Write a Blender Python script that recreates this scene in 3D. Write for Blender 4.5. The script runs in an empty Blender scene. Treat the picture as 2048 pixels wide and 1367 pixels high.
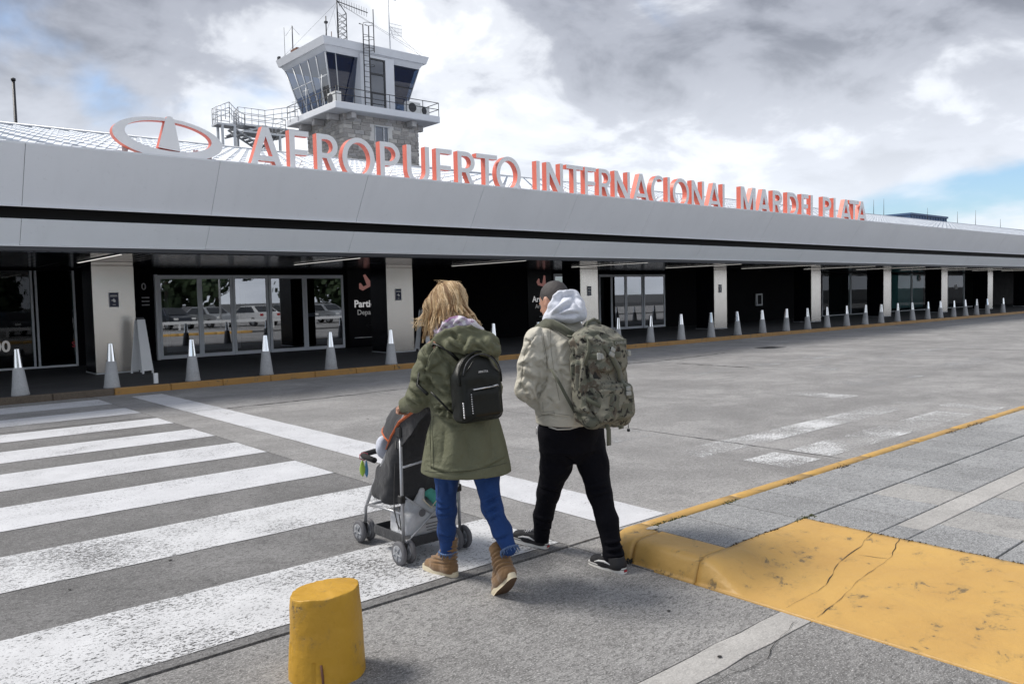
import bpy, bmesh, math, random
import numpy as np
from mathutils import Vector, Matrix, noise as mnoise
random.seed(7)
R_ = math.radians
S = bpy.context.scene
COL = S.collection
# ------------------------------------------------------------------ camera
CAM_H = 1.62
yaw, pit, rol = 0.70905447, 0.05577631, -0.02340352
fw = Vector((math.sin(yaw)*math.cos(pit), math.cos(yaw)*math.cos(pit), -math.sin(pit)))
rt = Vector((math.cos(yaw), -math.sin(yaw), 0)); up = rt.cross(fw)
r2 = rt*math.cos(rol)+up*math.sin(rol); u2 = up*math.cos(rol)-rt*math.sin(rol)
cd = bpy.data.cameras.new('camera'); cam = bpy.data.objects.new('camera', cd); COL.objects.link(cam)
M = Matrix.Identity(4)
for i in range(3):
    M[i][0] = r2[i]; M[i][1] = u2[i]; M[i][2] = -fw[i]
M[2][3] = CAM_H
cam.matrix_world = M
cd.sensor_width = 36; cd.lens = 1607.68/2048*36; cd.clip_start = 0.05; cd.clip_end = 6000
S.camera = cam
# ------------------------------------------------------------------ sky and sun
SUN_EL = R_(52); SUN_DIR = Vector((-0.62, 0.78, 0)).normalized()      # horizontal direction towards the sun
W = bpy.data.worlds.new('World'); S.world = W; W.use_nodes = True
nt = W.node_tree; nt.nodes.clear()
def wn(t, **k):
    n = nt.nodes.new(t)
    for a, b in k.items(): setattr(n, a, b)
    return n
def wl(a, b): nt.links.new(a, b)
def wmath(op, a, b=None, clamp=False):
    n = wn('ShaderNodeMath', operation=op, use_clamp=clamp)
    for i, v in enumerate((a, b)):
        if v is None: continue
        if isinstance(v, (int, float)): n.inputs[i].default_value = v
        else: wl(v, n.inputs[i])
    return n.outputs[0]
wout = wn('ShaderNodeOutputWorld'); wbg = wn('ShaderNodeBackground')
sky = wn('ShaderNodeTexSky', sky_type='NISHITA', sun_disc=False, sun_elevation=SUN_EL,
         sun_rotation=math.atan2(SUN_DIR.x, SUN_DIR.y), altitude=20)
tc = wn('ShaderNodeTexCoord'); sx = wn('ShaderNodeSeparateXYZ'); wl(tc.outputs['Generated'], sx.inputs[0])
zz = wmath('ADD', wmath('MAXIMUM', sx.outputs[2], 0.0), 0.38)
cx = wmath('DIVIDE', sx.outputs[0], zz); cy = wmath('DIVIDE', sx.outputs[1], zz)
cv = wn('ShaderNodeCombineXYZ'); wl(cx, cv.inputs[0]); wl(cy, cv.inputs[1])
def wnoise(off, scale, detail, rough, dist=0.0):
    mp = wn('ShaderNodeMapping'); mp.inputs['Location'].default_value = off; wl(cv.outputs[0], mp.inputs[0])
    n = wn('ShaderNodeTexNoise'); n.inputs['Scale'].default_value = scale; n.inputs['Detail'].default_value = detail
    n.inputs['Roughness'].default_value = rough; n.inputs['Distortion'].default_value = dist
    wl(mp.outputs[0], n.inputs[0]); return n.outputs[0]
def wramp(v, pts):
    r = wn('ShaderNodeValToRGB'); e = r.color_ramp.elements
    while len(e) < len(pts): e.new(0.5)
    for k, (p, c) in zip(e, pts):
        k.position = p; k.color = (c, c, c, 1) if isinstance(c, (int, float)) else (*c, 1)
    r.color_ramp.interpolation = 'EASE'; wl(v, r.inputs[0]); return r.outputs[0]
SK1, SK2 = (19.21, 3.56, 18.5), (25.3, 25.0, 15.5)
n_cover = wnoise(SK1, 1.15, 6, 0.52, 0.2)
cover = wramp(n_cover, [(0.342, 0.0), (0.445, 1.0)])
n_shade = wnoise(SK2, 1.25, 7, 0.52, 0.25)
n_bill = wnoise((5.3, 9.2, 1.0), 4.5, 6, 0.56, 0.3)
shade = wmath('ADD', wmath('MULTIPLY', n_shade, 0.66), wmath('MULTIPLY', n_bill, 0.34))
ccol = wramp(shade, [(0.395, (0.92, 0.945, 0.98)), (0.44, (0.70, 0.73, 0.79)), (0.50, (0.40, 0.425, 0.49)), (0.58, (0.22, 0.24, 0.29))])
# clouds low over the horizon are the thin far ones: paler
lowf = wramp(sx.outputs[2], [(0.04, 1.0), (0.32, 0.0)])
cmix = wn('ShaderNodeMix', data_type='RGBA'); wl(wmath('MULTIPLY', lowf, 0.72), cmix.inputs[0]); wl(ccol, cmix.inputs[6]); cmix.inputs[7].default_value = (0.96, 1.01, 1.09, 1)
skys = wn('ShaderNodeMix', data_type='RGBA', blend_type='MULTIPLY'); skys.inputs[0].default_value = 1
wl(sky.outputs[0], skys.inputs[6]); skys.inputs[7].default_value = (0.11, 0.125, 0.14, 1)
fin = wn('ShaderNodeMix', data_type='RGBA'); wl(cover, fin.inputs[0]); wl(skys.outputs[2], fin.inputs[6]); wl(cmix.outputs[2], fin.inputs[7])
wl(fin.outputs[2], wbg.inputs[0]); wbg.inputs[1].default_value = 1.0
wl(wbg.outputs[0], wout.inputs[0])
W.cycles.sampling_method = 'MANUAL'; W.cycles.sample_map_resolution = 256
S.cycles.max_bounces = 7; S.cycles.diffuse_bounces = 3; S.cycles.glossy_bounces = 4; S.cycles.transparent_max_bounces = 10
sd = bpy.data.lights.new('sun', 'SUN'); sd.energy = 2.9; sd.angle = R_(17); sd.color = (1.0, 0.95, 0.88)
sun = bpy.data.objects.new('sun', sd); COL.objects.link(sun)
sdir = Vector((SUN_DIR.x*math.cos(SUN_EL), SUN_DIR.y*math.cos(SUN_EL), math.sin(SUN_EL)))
sun.rotation_euler = sdir.to_track_quat('Z', 'Y').to_euler(); sun.location = (-8, 20, 30)
vs = S.view_settings; vs.view_transform = 'Standard'; vs.look = 'None'; vs.gamma = 1; vs.use_curve_mapping = False; vs.exposure = 0.30

# ------------------------------------------------------------------ materials
class NT:
    def __init__(s, name):
        s.m = bpy.data.materials.new(name); s.m.use_nodes = True; s.t = s.m.node_tree; s.t.nodes.clear()
        s.out = s.n('ShaderNodeOutputMaterial'); s.b = s.n('ShaderNodeBsdfPrincipled'); s.l(s.b.outputs[0], s.out.inputs[0])
        s._co = None
    def n(s, t, **k):
        x = s.t.nodes.new(t)
        for a, b in k.items(): setattr(x, a, b)
        return x
    def l(s, a, b): s.t.links.new(a, b)
    def set(s, **k):
        for a, v in k.items():
            i = s.b.inputs[a.replace('_', ' ')]
            if hasattr(v, 'is_linked'): s.l(v, i)
            else: i.default_value = (*v, 1) if isinstance(v, tuple) and len(v) == 3 and i.type == 'RGBA' else v
    def co(s, scale=(1, 1, 1), loc=(0, 0, 0), world=True, rot=(0, 0, 0)):
        if world: src = s.n('ShaderNodeNewGeometry').outputs['Position']
        else: src = s.n('ShaderNodeTexCoord').outputs['Object']
        mp = s.n('ShaderNodeMapping'); mp.inputs['Scale'].default_value = scale; mp.inputs['Location'].default_value = loc; mp.inputs['Rotation'].default_value = rot
        s.l(src, mp.inputs[0]); return mp.outputs[0]
    def noise(s, co, scale, detail=4, rough=0.55, dist=0.0, out=0):
        x = s.n('ShaderNodeTexNoise'); x.inputs['Scale'].default_value = scale; x.inputs['Detail'].default_value = detail
        x.inputs['Roughness'].default_value = rough; x.inputs['Distortion'].default_value = dist; s.l(co, x.inputs[0]); return x.outputs[out]
    def vor(s, co, scale, feature='F1', out='Distance'):
        x = s.n('ShaderNodeTexVoronoi', feature=feature); x.inputs['Scale'].default_value = scale; s.l(co, x.inputs['Vector']); return x.outputs[out]
    def ramp(s, v, pts, mode='LINEAR'):
        r = s.n('ShaderNodeValToRGB'); e = r.color_ramp.elements; r.color_ramp.interpolation = mode
        while len(e) < len(pts): e.new(0.5)
        for k, (p, c) in zip(e, pts):
            k.position = p; k.color = (c, c, c, 1) if isinstance(c, (int, float)) else (*c, 1)
        s.l(v, r.inputs[0]); return r.outputs[0]
    def mix(s, f, a, b, mode='MIX'):
        x = s.n('ShaderNodeMix', data_type='RGBA', blend_type=mode)
        for i, v in ((0, f), (6, a), (7, b)):
            if isinstance(v, (int, float)): x.inputs[i].default_value = v if i == 0 else (v, v, v, 1)
            elif isinstance(v, tuple): x.inputs[i].default_value = (*v, 1)
            else: s.l(v, x.inputs[i])
        return x.outputs[2]
    def math(s, op, a, b=None, clamp=False):
        x = s.n('ShaderNodeMath', operation=op, use_clamp=clamp)
        for i, v in enumerate((a, b)):
            if v is None: continue
            if isinstance(v, (int, float)): x.inputs[i].default_value = v
            else: s.l(v, x.inputs[i])
        return x.outputs[0]
    def bump(s, h, strength=0.3, dist=0.01, prev=None):
        x = s.n('ShaderNodeBump'); x.inputs['Strength'].default_value = strength; x.inputs['Distance'].default_value = dist
        s.l(h, x.inputs['Height'])
        if prev is not None: s.l(prev, x.inputs['Normal'])
        s.l(x.outputs[0], s.b.inputs['Normal']); return x.outputs[0]
MAT = {}
def simple(name, col, rough=0.6, metal=0.0, var=0.0, vscale=6.0, bump=0.0, bscale=60, spec=None, world=False):
    k = NT(name)
    if var:
        c = k.co(world=world); n = k.noise(c, vscale, 5, 0.6)
        k.set(Base_Color=k.mix(n, tuple(x*(1-var) for x in col), tuple(min(1, x*(1+var)) for x in col)))
        k.set(Roughness=k.math('ADD', k.math('MULTIPLY', n, 0.2), rough-0.1))
    else: k.set(Base_Color=col, Roughness=rough)
    k.set(Metallic=metal)
    if spec is not None: k.b.inputs['Specular IOR Level'].default_value = spec
    if bump: k.bump(k.noise(k.co(world=world), bscale, 4), bump, 0.01)
    MAT[name] = k.m; return k.m

def concrete(name, base, dark=0.5, speck=1.0, bumpy=0.5, tint=(1, 0.985, 0.96), pit=0.5, stain=0.5):
    k = NT(name); c = k.co(); T = lambda f: tuple(min(1, base*f)*t for t in tint)
    big = k.noise(c, 0.62, 7, 0.66, 0.8); mid = k.noise(c, 2.6, 6, 0.65, 0.3); streak = k.noise(k.co((0.05, 0.9, 1)), 1.0, 5, 0.6)
    grit = k.noise(k.co((0.8, 1.5, 1)), 30, 6, 0.78, 0.7); vf = k.noise(k.co((1, 1.5, 1)), 85, 4, 0.75, 0.4)
    col = k.mix(k.ramp(big, [(0.32, 0.0), (0.68, 1.0)]), T(1-0.42*stain), T(1+0.30*stain))
    col = k.mix(k.math('MULTIPLY', k.ramp(streak, [(0.50, 0.0), (0.68, 1.0)]), 0.6*stain), col, T(0.55))
    col = k.mix(k.math('MULTIPLY', k.ramp(mid, [(0.46, 0.0), (0.72, 1.0)]), 0.75), col, T(0.62))
    col = k.mix(k.math('MULTIPLY', k.ramp(grit, [(0.50, 0.0), (0.60, 1.0)]), 0.62*speck), col, T(dark*0.75))
    col = k.mix(k.math('MULTIPLY', k.ramp(grit, [(0.36, 1.0), (0.45, 0.0)]), 0.45*speck), col, T(1.35))
    col = k.mix(k.math('MULTIPLY', k.ramp(vf, [(0.56, 0.0), (0.64, 1.0)]), 0.75*speck), col, T(1.8))
    col = k.mix(k.math('MULTIPLY', k.ramp(vf, [(0.36, 1.0), (0.44, 0.0)]), 0.85*speck), col, T(0.28))
    k.set(Base_Color=col, Roughness=k.math('ADD', k.math('MULTIPLY', grit, 0.3), 0.6))
    k.bump(k.math('ADD', grit, k.math('MULTIPLY', vf, 0.8)), bumpy, 0.008)
    k.b.inputs['Specular IOR Level'].default_value = 0.3
    MAT[name] = k.m; return k.m
concrete('road_concrete', 0.33, 0.5, 0.95, 0.6, tint=(1.0, 0.985, 0.975), stain=0.8)
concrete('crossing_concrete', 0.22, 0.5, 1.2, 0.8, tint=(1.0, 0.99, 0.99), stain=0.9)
concrete('pavement_concrete', 0.345, 0.5, 1.35, 0.9, tint=(1.0, 0.985, 0.97), stain=1.25)
concrete('strip_concrete', 0.47, 0.6, 0.5, 0.5, tint=(1.0, 0.975, 0.94))
concrete('tile_concrete', 0.37, 0.55, 1.15, 0.5, tint=(0.97, 0.985, 1.0), stain=0.6)
concrete('tile_concrete_warm', 0.40, 0.6, 0.8, 0.5, tint=(1.0, 0.98, 0.95), stain=0.4)
concrete('tile_concrete_dark', 0.33, 0.55, 1.1, 0.5, tint=(0.97, 0.985, 1.0), stain=0.4)
concrete('asphalt', 0.085, 0.5, 0.8, 0.7, tint=(1, 1, 1))
concrete('dark_joint', 0.035, 0.5, 0.3, 0.8)
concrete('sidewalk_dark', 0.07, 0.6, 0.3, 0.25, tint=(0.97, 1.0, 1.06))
concrete('kerb_brown', 0.14, 0.6, 0.6, 0.6, tint=(1.0, 0.8, 0.62))
concrete('bollard_concrete', 0.42, 0.7, 0.4, 0.5, tint=(0.98, 1.0, 1.02), stain=0.3)

def paint(name, col, wear_lo, wear_hi, under=None, big=0.0, bumpy=0.4, chip=True):
    """worn road paint: chips show what is underneath (transparent film)"""
    k = NT(name); c = k.co()
    fine = k.noise(k.co((0.8, 1.5, 1)), 44, 6, 0.76, 0.5); mid = k.noise(c, 1.3, 6, 0.65); vf = k.noise(c, 130, 3, 0.6)
    w = k.math('ADD', k.math('ADD', k.math('MULTIPLY', fine, 0.75), k.math('MULTIPLY', vf, 0.25)), k.math('MULTIPLY', k.math('SUBTRACT', mid, 0.5), 0.34+big))
    mask = k.ramp(w, [(wear_lo, 0.0), (wear_hi, 1.0)])
    dirt = k.noise(c, 3.1, 5, 0.65)
    colr = k.mix(k.ramp(dirt, [(0.3, 0.0), (0.8, 1.0)]), col, tuple(x*0.78 for x in col))
    colr = k.mix(k.math('MULTIPLY', k.ramp(vf, [(0.30, 1.0), (0.46, 0.0)]), 0.5), colr, tuple(x*0.55 for x in col))
    k.set(Base_Color=colr, Roughness=0.62)
    k.bump(k.math('ADD', fine, vf), bumpy, 0.005)
    tr = k.n('ShaderNodeBsdfTransparent'); mx = k.n('ShaderNodeMixShader')
    k.l(mask, mx.inputs[0]); k.l(tr.outputs[0], mx.inputs[1]); k.l(k.b.outputs[0], mx.inputs[2]); k.l(mx.outputs[0], k.out.inputs[0])
    MAT[name] = k.m; return k.m
paint('white_road_paint', (0.68, 0.69, 0.72), 0.385, 0.43)
paint('white_road_paint_near', (0.68, 0.69, 0.71), 0.425, 0.475)
paint('faded_road_paint', (0.74, 0.75, 0.76), 0.49, 0.545, big=0.16)
paint('ghost_road_paint', (0.50, 0.51, 0.52), 0.545, 0.65, big=0.5)

def yellow(name, col, spots=0.5):
    k = NT(name); c = k.co()
    mid = k.noise(c, 2.2, 6, 0.6, 0.3); fine = k.noise(c, 28, 5, 0.65); sp = k.noise(c, 7.5, 6, 0.7, 0.4); vf = k.noise(c, 120, 3, 0.6)
    colr = k.mix(k.ramp(mid, [(0.3, 0.0), (0.75, 1.0)]), col, (col[0]*0.82, col[1]*0.78, col[2]*0.8))
    colr = k.mix(k.math('MULTIPLY', k.ramp(sp, [(0.53, 0.0), (0.68, 1.0)]), spots*0.7), colr, (0.20, 0.15, 0.07))
    lo = k.math('MULTIPLY', k.ramp(sp, [(0.60, 0.0), (0.64, 1.0)]), k.ramp(fine, [(0.42, 0.0), (0.52, 1.0)]))
    colr = k.mix(k.math('MULTIPLY', lo, spots*1.4, True), colr, (0.09, 0.08, 0.06))
    k.set(Base_Color=colr, Roughness=k.math('ADD', k.math('MULTIPLY', fine, 0.25), 0.36))
    b1 = k.bump(k.noise(c, 9, 5, 0.6), 0.35, 0.02)
    k.bump(k.math('ADD', k.math('SUBTRACT', fine, k.math('MULTIPLY', lo, 2.0)), k.math('MULTIPLY', vf, 0.5)), 0.35, 0.006, b1)
    MAT[name] = k.m; return k.m
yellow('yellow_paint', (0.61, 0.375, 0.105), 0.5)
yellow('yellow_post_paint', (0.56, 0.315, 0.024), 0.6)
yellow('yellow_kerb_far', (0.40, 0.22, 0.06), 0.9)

def fascia(name, col):
    k = NT(name); c = k.co(); n = k.noise(c, 0.5, 4, 0.6); st = k.noise(k.co((3.0, 1, 0.25)), 1.0, 5, 0.65); f = k.noise(c, 14, 4, 0.6)
    cc = k.mix(k.ramp(n, [(0.3, 0), (0.7, 1)]), tuple(x*0.95 for x in col), col); cc = k.mix(k.math('MULTIPLY', k.ramp(st, [(0.52, 0), (0.75, 1)]), 0.2), cc, tuple(x*0.8 for x in col)); cc = k.mix(k.math('MULTIPLY', k.ramp(f, [(0.62, 0), (0.75, 1)]), 0.3), cc, tuple(x*0.7 for x in col))
    k.set(Base_Color=cc, Roughness=0.36); k.bump(k.noise(c, 0.9, 3), 0.25, 0.06); MAT[name] = k.m
fascia('fascia_white', (0.91, 0.94, 0.99)); fascia('fascia_white_lower', (0.92, 0.96, 1.0))
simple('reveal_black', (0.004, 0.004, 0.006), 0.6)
simple('trim_white', (0.78, 0.80, 0.82), 0.5, 0, 0.05, 3)
simple('letter_face', (0.93, 0.94, 0.96), 0.5, 0, 0.03, 4)
simple('letter_return', (0.72, 0.17, 0.115), 0.42, 0, 0.06, 4)
simple('aluminium', (0.60, 0.62, 0.65), 0.32, 0.85, 0.06, 9)
simple('door_aluminium', (0.80, 0.83, 0.88), 0.4, 0.1, 0.05, 9)
simple('galvanised', (0.58, 0.60, 0.63), 0.5, 0.4, 0.15, 12)
simple('dark_metal', (0.06, 0.062, 0.068), 0.45, 0.5, 0.1, 12)
simple('rust_metal', (0.16, 0.075, 0.05), 0.75, 0.1, 0.3, 9)
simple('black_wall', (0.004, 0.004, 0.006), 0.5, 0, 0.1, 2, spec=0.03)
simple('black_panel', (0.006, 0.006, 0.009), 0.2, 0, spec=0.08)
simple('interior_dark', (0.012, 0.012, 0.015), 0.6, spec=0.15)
simple('white_plastic', (0.78, 0.79, 0.80), 0.45, 0, 0.05, 8)
simple('sign_navy', (0.010, 0.014, 0.05), 0.25)
simple('sign_white', (0.75, 0.75, 0.76), 0.5)
simple('sign_text_dim', (0.45, 0.45, 0.47), 0.5)
simple('sign_pink', (0.42, 0.16, 0.15), 0.5)
simple('sign_red', (0.45, 0.03, 0.05), 0.5)
simple('green_film', (0.02, 0.115, 0.075), 0.3)
simple('blue_poster', (0.012, 0.02, 0.11), 0.3)
simple('tower_white', (0.74, 0.76, 0.80), 0.6, 0, 0.10, 1.6, 0.1, 20)
simple('ac_white', (0.74, 0.75, 0.74), 0.5, 0, 0.06, 5)
simple('reflection_navy', (0.06, 0.14, 0.32), 0.3, 0)  # flat navy that carries the blue reflection of the cab glass
simple('mortar', (0.72, 0.71, 0.69), 0.85, 0, 0.15, 7)
def stone(name, col):
    k = NT(name); c = k.co(); n = k.noise(c, 6, 6, 0.65); f = k.noise(c, 30, 5, 0.7)
    k.set(Base_Color=k.mix(n, tuple(x*0.72 for x in col), tuple(x*1.25 for x in col)), Roughness=0.85); k.bump(k.math('ADD', n, f), 0.6, 0.03); MAT[name] = k.m
for i, c in enumerate([(0.50, 0.48, 0.455), (0.42, 0.40, 0.385), (0.58, 0.555, 0.525), (0.47, 0.46, 0.46), (0.36, 0.345, 0.335)]): stone('stone_%d' % i, c)
def roofm():
    k = NT('roof_metal'); c = k.co(); n = k.noise(c, 1.2, 6, 0.65, 0.4); f = k.noise(c, 9, 5, 0.7)
    k.set(Base_Color=k.mix(k.ramp(n, [(0.3, 0), (0.7, 1)]), (0.62, 0.66, 0.72), (0.40, 0.44, 0.50)), Roughness=k.math('ADD', k.math('MULTIPLY', f, 0.3), 0.32), Metallic=0.25)
    k.bump(f, 0.25, 0.02); MAT['roof_metal'] = k.m
roofm()
def steel():
    k = NT('brushed_steel'); c = k.co((1, 1, 0.05)); n = k.noise(c, 12, 3, 0.5); m_ = k.noise(k.co(), 1.4, 4, 0.6, 0.5)
    k.set(Base_Color=k.mix(m_, (0.70, 0.655, 0.60), (0.82, 0.79, 0.75)), Metallic=0.9, Roughness=k.math('ADD', k.math('MULTIPLY', n, 0.015), 0.25)); k.bump(m_, 0.06, 0.05); MAT['brushed_steel'] = k.m
    k = NT('ceiling_metal'); c = k.co(); m_ = k.noise(c, 2.0, 4, 0.6)
    k.set(Base_Color=(0.17, 0.18, 0.21), Metallic=0.9, Roughness=0.16); MAT['ceiling_metal'] = k.m
    k = NT('chrome_cap'); k.set(Base_Color=(0.86, 0.87, 0.89), Metallic=1.0, Roughness=0.14); MAT['chrome_cap'] = k.m
steel()
def glass(name, refl, tint, rough=0.012, base=0.10):
    k = NT(name); k.t.nodes.remove(k.b)
    g = k.n('ShaderNodeBsdfGlossy'); g.inputs['Color'].default_value = (0.92, 0.95, 1.0, 1); g.inputs['Roughness'].default_value = rough
    t = k.n('ShaderNodeBsdfTransparent'); t.inputs['Color'].default_value = (*tint, 1)
    geo = k.n('ShaderNodeNewGeometry'); ior = k.n('ShaderNodeMix', data_type='FLOAT'); k.l(geo.outputs['Backfacing'], ior.inputs[0]); ior.inputs[2].default_value = refl; ior.inputs[3].default_value = 1/refl*1.0
    f = k.n('ShaderNodeFresnel'); k.l(ior.outputs[0], f.inputs[0])
    m = k.n('ShaderNodeMixShader'); k.l(k.math('ADD', f.outputs[0], base), m.inputs[0]); k.l(t.outputs[0], m.inputs[1]); k.l(g.outputs[0], m.inputs[2]); k.l(m.outputs[0], k.out.inputs[0])
    MAT[name] = k.m
glass('door_glass', 1.9, (0.40, 0.43, 0.47), base=0.24)
glass('shop_glass', 1.22, (0.45, 0.58, 0.60), base=0.02)
glass('tower_glass', 1.6, (0.20, 0.27, 0.38), base=0.09)
def emit(name, col, s):
    k = NT(name); k.t.nodes.remove(k.b); e = k.n('ShaderNodeEmission'); e.inputs[0].default_value = (*col, 1); e.inputs[1].default_value = s; k.l(e.outputs[0], k.out.inputs[0]); MAT[name] = k.m
    if name != 'shop_light': k.m.cycles.emission_sampling = 'NONE'
emit('tube_light', (1.0, 0.97, 0.92), 0.9); emit('shop_light', (0.85, 1.0, 1.0), 4.0); emit('sign_lit', (0.9, 0.9, 0.92), 0.34); emit('lettering_glow_dim', (0.9, 0.9, 0.92), 0.17); emit('sign_lit_pink', (0.75, 0.36, 0.33), 0.17)

# ------------------------------------------------------------------ mesh helpers
class MB:
    def __init__(s): s.v = []; s.f = []; s.mi = []; s.sm = []
    def add(s, vs, fs, mi=0, smooth=False):
        o = len(s.v); s.v += [tuple(x) for x in vs]
        for f in fs: s.f.append(tuple(i+o for i in f)); s.mi.append(mi); s.sm.append(smooth)
        return s
    def box(s, a, b, mi=0, M=None):
        x0, y0, z0 = a; x1, y1, z1 = b
        vs = [(x0, y0, z0), (x1, y0, z0), (x1, y1, z0), (x0, y1, z0), (x0, y0, z1), (x1, y0, z1), (x1, y1, z1), (x0, y1, z1)]
        if M is not None: vs = [M @ Vector(v) for v in vs]
        return s.add(vs, [(3, 2, 1, 0), (4, 5, 6, 7), (0, 1, 5, 4), (1, 2, 6, 5), (2, 3, 7, 6), (3, 0, 4, 7)], mi)
    def bbox(s, a, b, r, mi=0, M=None):
        """box with all edges chamfered by r"""
        x0, y0, z0 = a; x1, y1, z1 = b; bm = bmesh.new(); bmesh.ops.create_cube(bm, size=1)
        for v in bm.verts: v.co = Vector(((x0+x1)/2+v.co.x*(x1-x0), (y0+y1)/2+v.co.y*(y1-y0), (z0+z1)/2+v.co.z*(z1-z0)))
        bmesh.ops.bevel(bm, geom=bm.edges[:], offset=r, segments=1, affect='EDGES', profile=0.5)
        return s.frombm(bm, mi, M=M)
    def frombm(s, bm, mi=0, smooth=False, M=None):
        bm.verts.ensure_lookup_table(); vs = [v.co.copy() for v in bm.verts]
        if M is not None: vs = [M @ v for v in vs]
        s.add(vs, [[v.index for v in f.verts] for f in bm.faces], mi, smooth); bm.free(); return s
    def tube(s, pts, r, n=8, mi=0, cap=True, smooth=True, flat=1.0):
        pts = [Vector(p) for p in pts]; rs = r if isinstance(r, (list, tuple)) else [r]*len(pts)
        vs = []; fs = []; ref = None
        for i, p in enumerate(pts):
            d = (pts[min(i+1, len(pts)-1)]-pts[max(i-1, 0)]).normalized()
            if ref is None: ref = Vector((0, 0, 1)) if abs(d.z) < 0.9 else Vector((1, 0, 0))
            a = d.cross(ref); a.normalize(); b = a.cross(d).normalized(); ref = b
            for k in range(n):
                t = 2*math.pi*k/n; vs.append(p+a*math.cos(t)*rs[i]+b*math.sin(t)*rs[i]*flat)
        for i in range(len(pts)-1):
            for k in range(n):
                fs.append((i*n+k, i*n+(k+1) % n, (i+1)*n+(k+1) % n, (i+1)*n+k))
        s.add(vs, fs, mi, smooth)
        if cap:
            o = len(s.v)-len(vs)
            s.f.append(tuple(o+k for k in reversed(range(n)))); s.mi.append(mi); s.sm.append(False)
            s.f.append(tuple(o+(len(pts)-1)*n+k for k in range(n))); s.mi.append(mi); s.sm.append(False)
        return s
    def lathe(s, prof, n=24, mi=0, M=None, smooth=True, ell=1.0):
        vs = []; fs = []
        for r, z in prof:
            for k in range(n):
                t = 2*math.pi*k/n; v = Vector((r*math.cos(t), r*math.sin(t)*ell, z)); vs.append(M @ v if M is not None else v)
        for i in range(len(prof)-1):
            for k in range(n): fs.append((i*n+k, i*n+(k+1) % n, (i+1)*n+(k+1) % n, (i+1)*n+k))
        s.add(vs, fs, mi, smooth); o = len(s.v)-len(vs)
        s.f.append(tuple(o+k for k in reversed(range(n)))); s.mi.append(mi); s.sm.append(False)
        s.f.append(tuple(o+(len(prof)-1)*n+k for k in range(n))); s.mi.append(mi); s.sm.append(False)
        return s
    def mesh(s, name, mats):
        me = bpy.data.meshes.new(name); me.from_pydata(s.v, [], s.f)
        for m in (mats if isinstance(mats, (list, tuple)) else [mats]): me.materials.append(MAT[m] if isinstance(m, str) else m)
        me.polygons.foreach_set('material_index', s.mi); me.polygons.foreach_set('use_smooth', s.sm); me.update(); return me
    def build(s, name, mats, parent=None, **k): return link(name, s.mesh(name, mats), parent, **k)
def link(name, me, parent=None, loc=None, rz=None, **k):
    o = bpy.data.objects.new(name, me); COL.objects.link(o)
    if parent is not None: o.parent = parent
    if loc is not None: o.location = loc
    if rz is not None: o.rotation_euler.z = rz
    for a, b in k.items(): o[a] = b
    return o
def empty(name, loc, label, category, group=None, rz=0):
    o = bpy.data.objects.new(name, None); COL.objects.link(o); o.location = loc; o.rotation_euler.z = rz
    o.empty_display_size = 0.2; o['label'] = label; o['category'] = category
    if group: o['group'] = group
    return o
def structure(o): o['kind'] = 'structure'; return o
def copy_tree(o, parent=None):
    c = o.copy(); COL.objects.link(c); c.parent = parent
    for ch in list(o.children): copy_tree(ch, c)
    return c
def text_mesh(body, size, extrude=0.002, offset=0.0, align='LEFT', space=1.0):
    cu = bpy.data.curves.new('txt', 'FONT'); cu.body = body; cu.size = size; cu.extrude = extrude; cu.offset = offset; cu.align_x = align; cu.space_character = space; cu.resolution_u = 3
    ob = bpy.data.objects.new('txt', cu); COL.objects.link(ob)
    dg = bpy.context.evaluated_depsgraph_get(); me = bpy.data.meshes.new_from_object(ob.evaluated_get(dg))
    bpy.data.objects.remove(ob); bpy.data.curves.remove(cu); return me
def flat_text(name, body, size, loc, mat, parent, offset=0.0, align='LEFT', rx=90):
    """lettering standing in a wall plane that faces -Y"""
    me = text_mesh(body, size, 0.001, offset, align); me.materials.clear(); me.materials.append(MAT[mat])
    me.transform(Matrix.Rotation(R_(rx), 4, 'X')); return link(name, me, parent, loc=loc)
def outline_mesh(name, loops, depth, mats, res=10):
    """flat outline with holes in XZ, front at y=0, extruded back to y=depth; slot 0 front, slot 1 sides and back"""
    cu = bpy.data.curves.new('o', 'CURVE'); cu.dimensions = '2D'; cu.fill_mode = 'BOTH'; cu.extrude = depth/2
    for lp in loops:
        sp = cu.splines.new('POLY'); sp.points.add(len(lp)-1); sp.use_cyclic_u = True
        for p, (x, z) in zip(sp.points, lp): p.co = (x, z, 0, 1)
    ob = bpy.data.objects.new('o', cu); COL.objects.link(ob)
    me = bpy.data.meshes.new_from_object(ob.evaluated_get(bpy.context.evaluated_depsgraph_get()))
    bpy.data.objects.remove(ob); bpy.data.curves.remove(cu)
    me.transform(Matrix.Translation((0, depth/2, 0)) @ Matrix.Rotation(R_(90), 4, 'X')); me.name = name
    me.materials.clear()
    for m in mats: me.materials.append(MAT[m])
    for pgn in me.polygons:
        pgn.material_index = 0 if pgn.normal.y < -0.9 else 1; pgn.use_smooth = False
    return me
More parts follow.
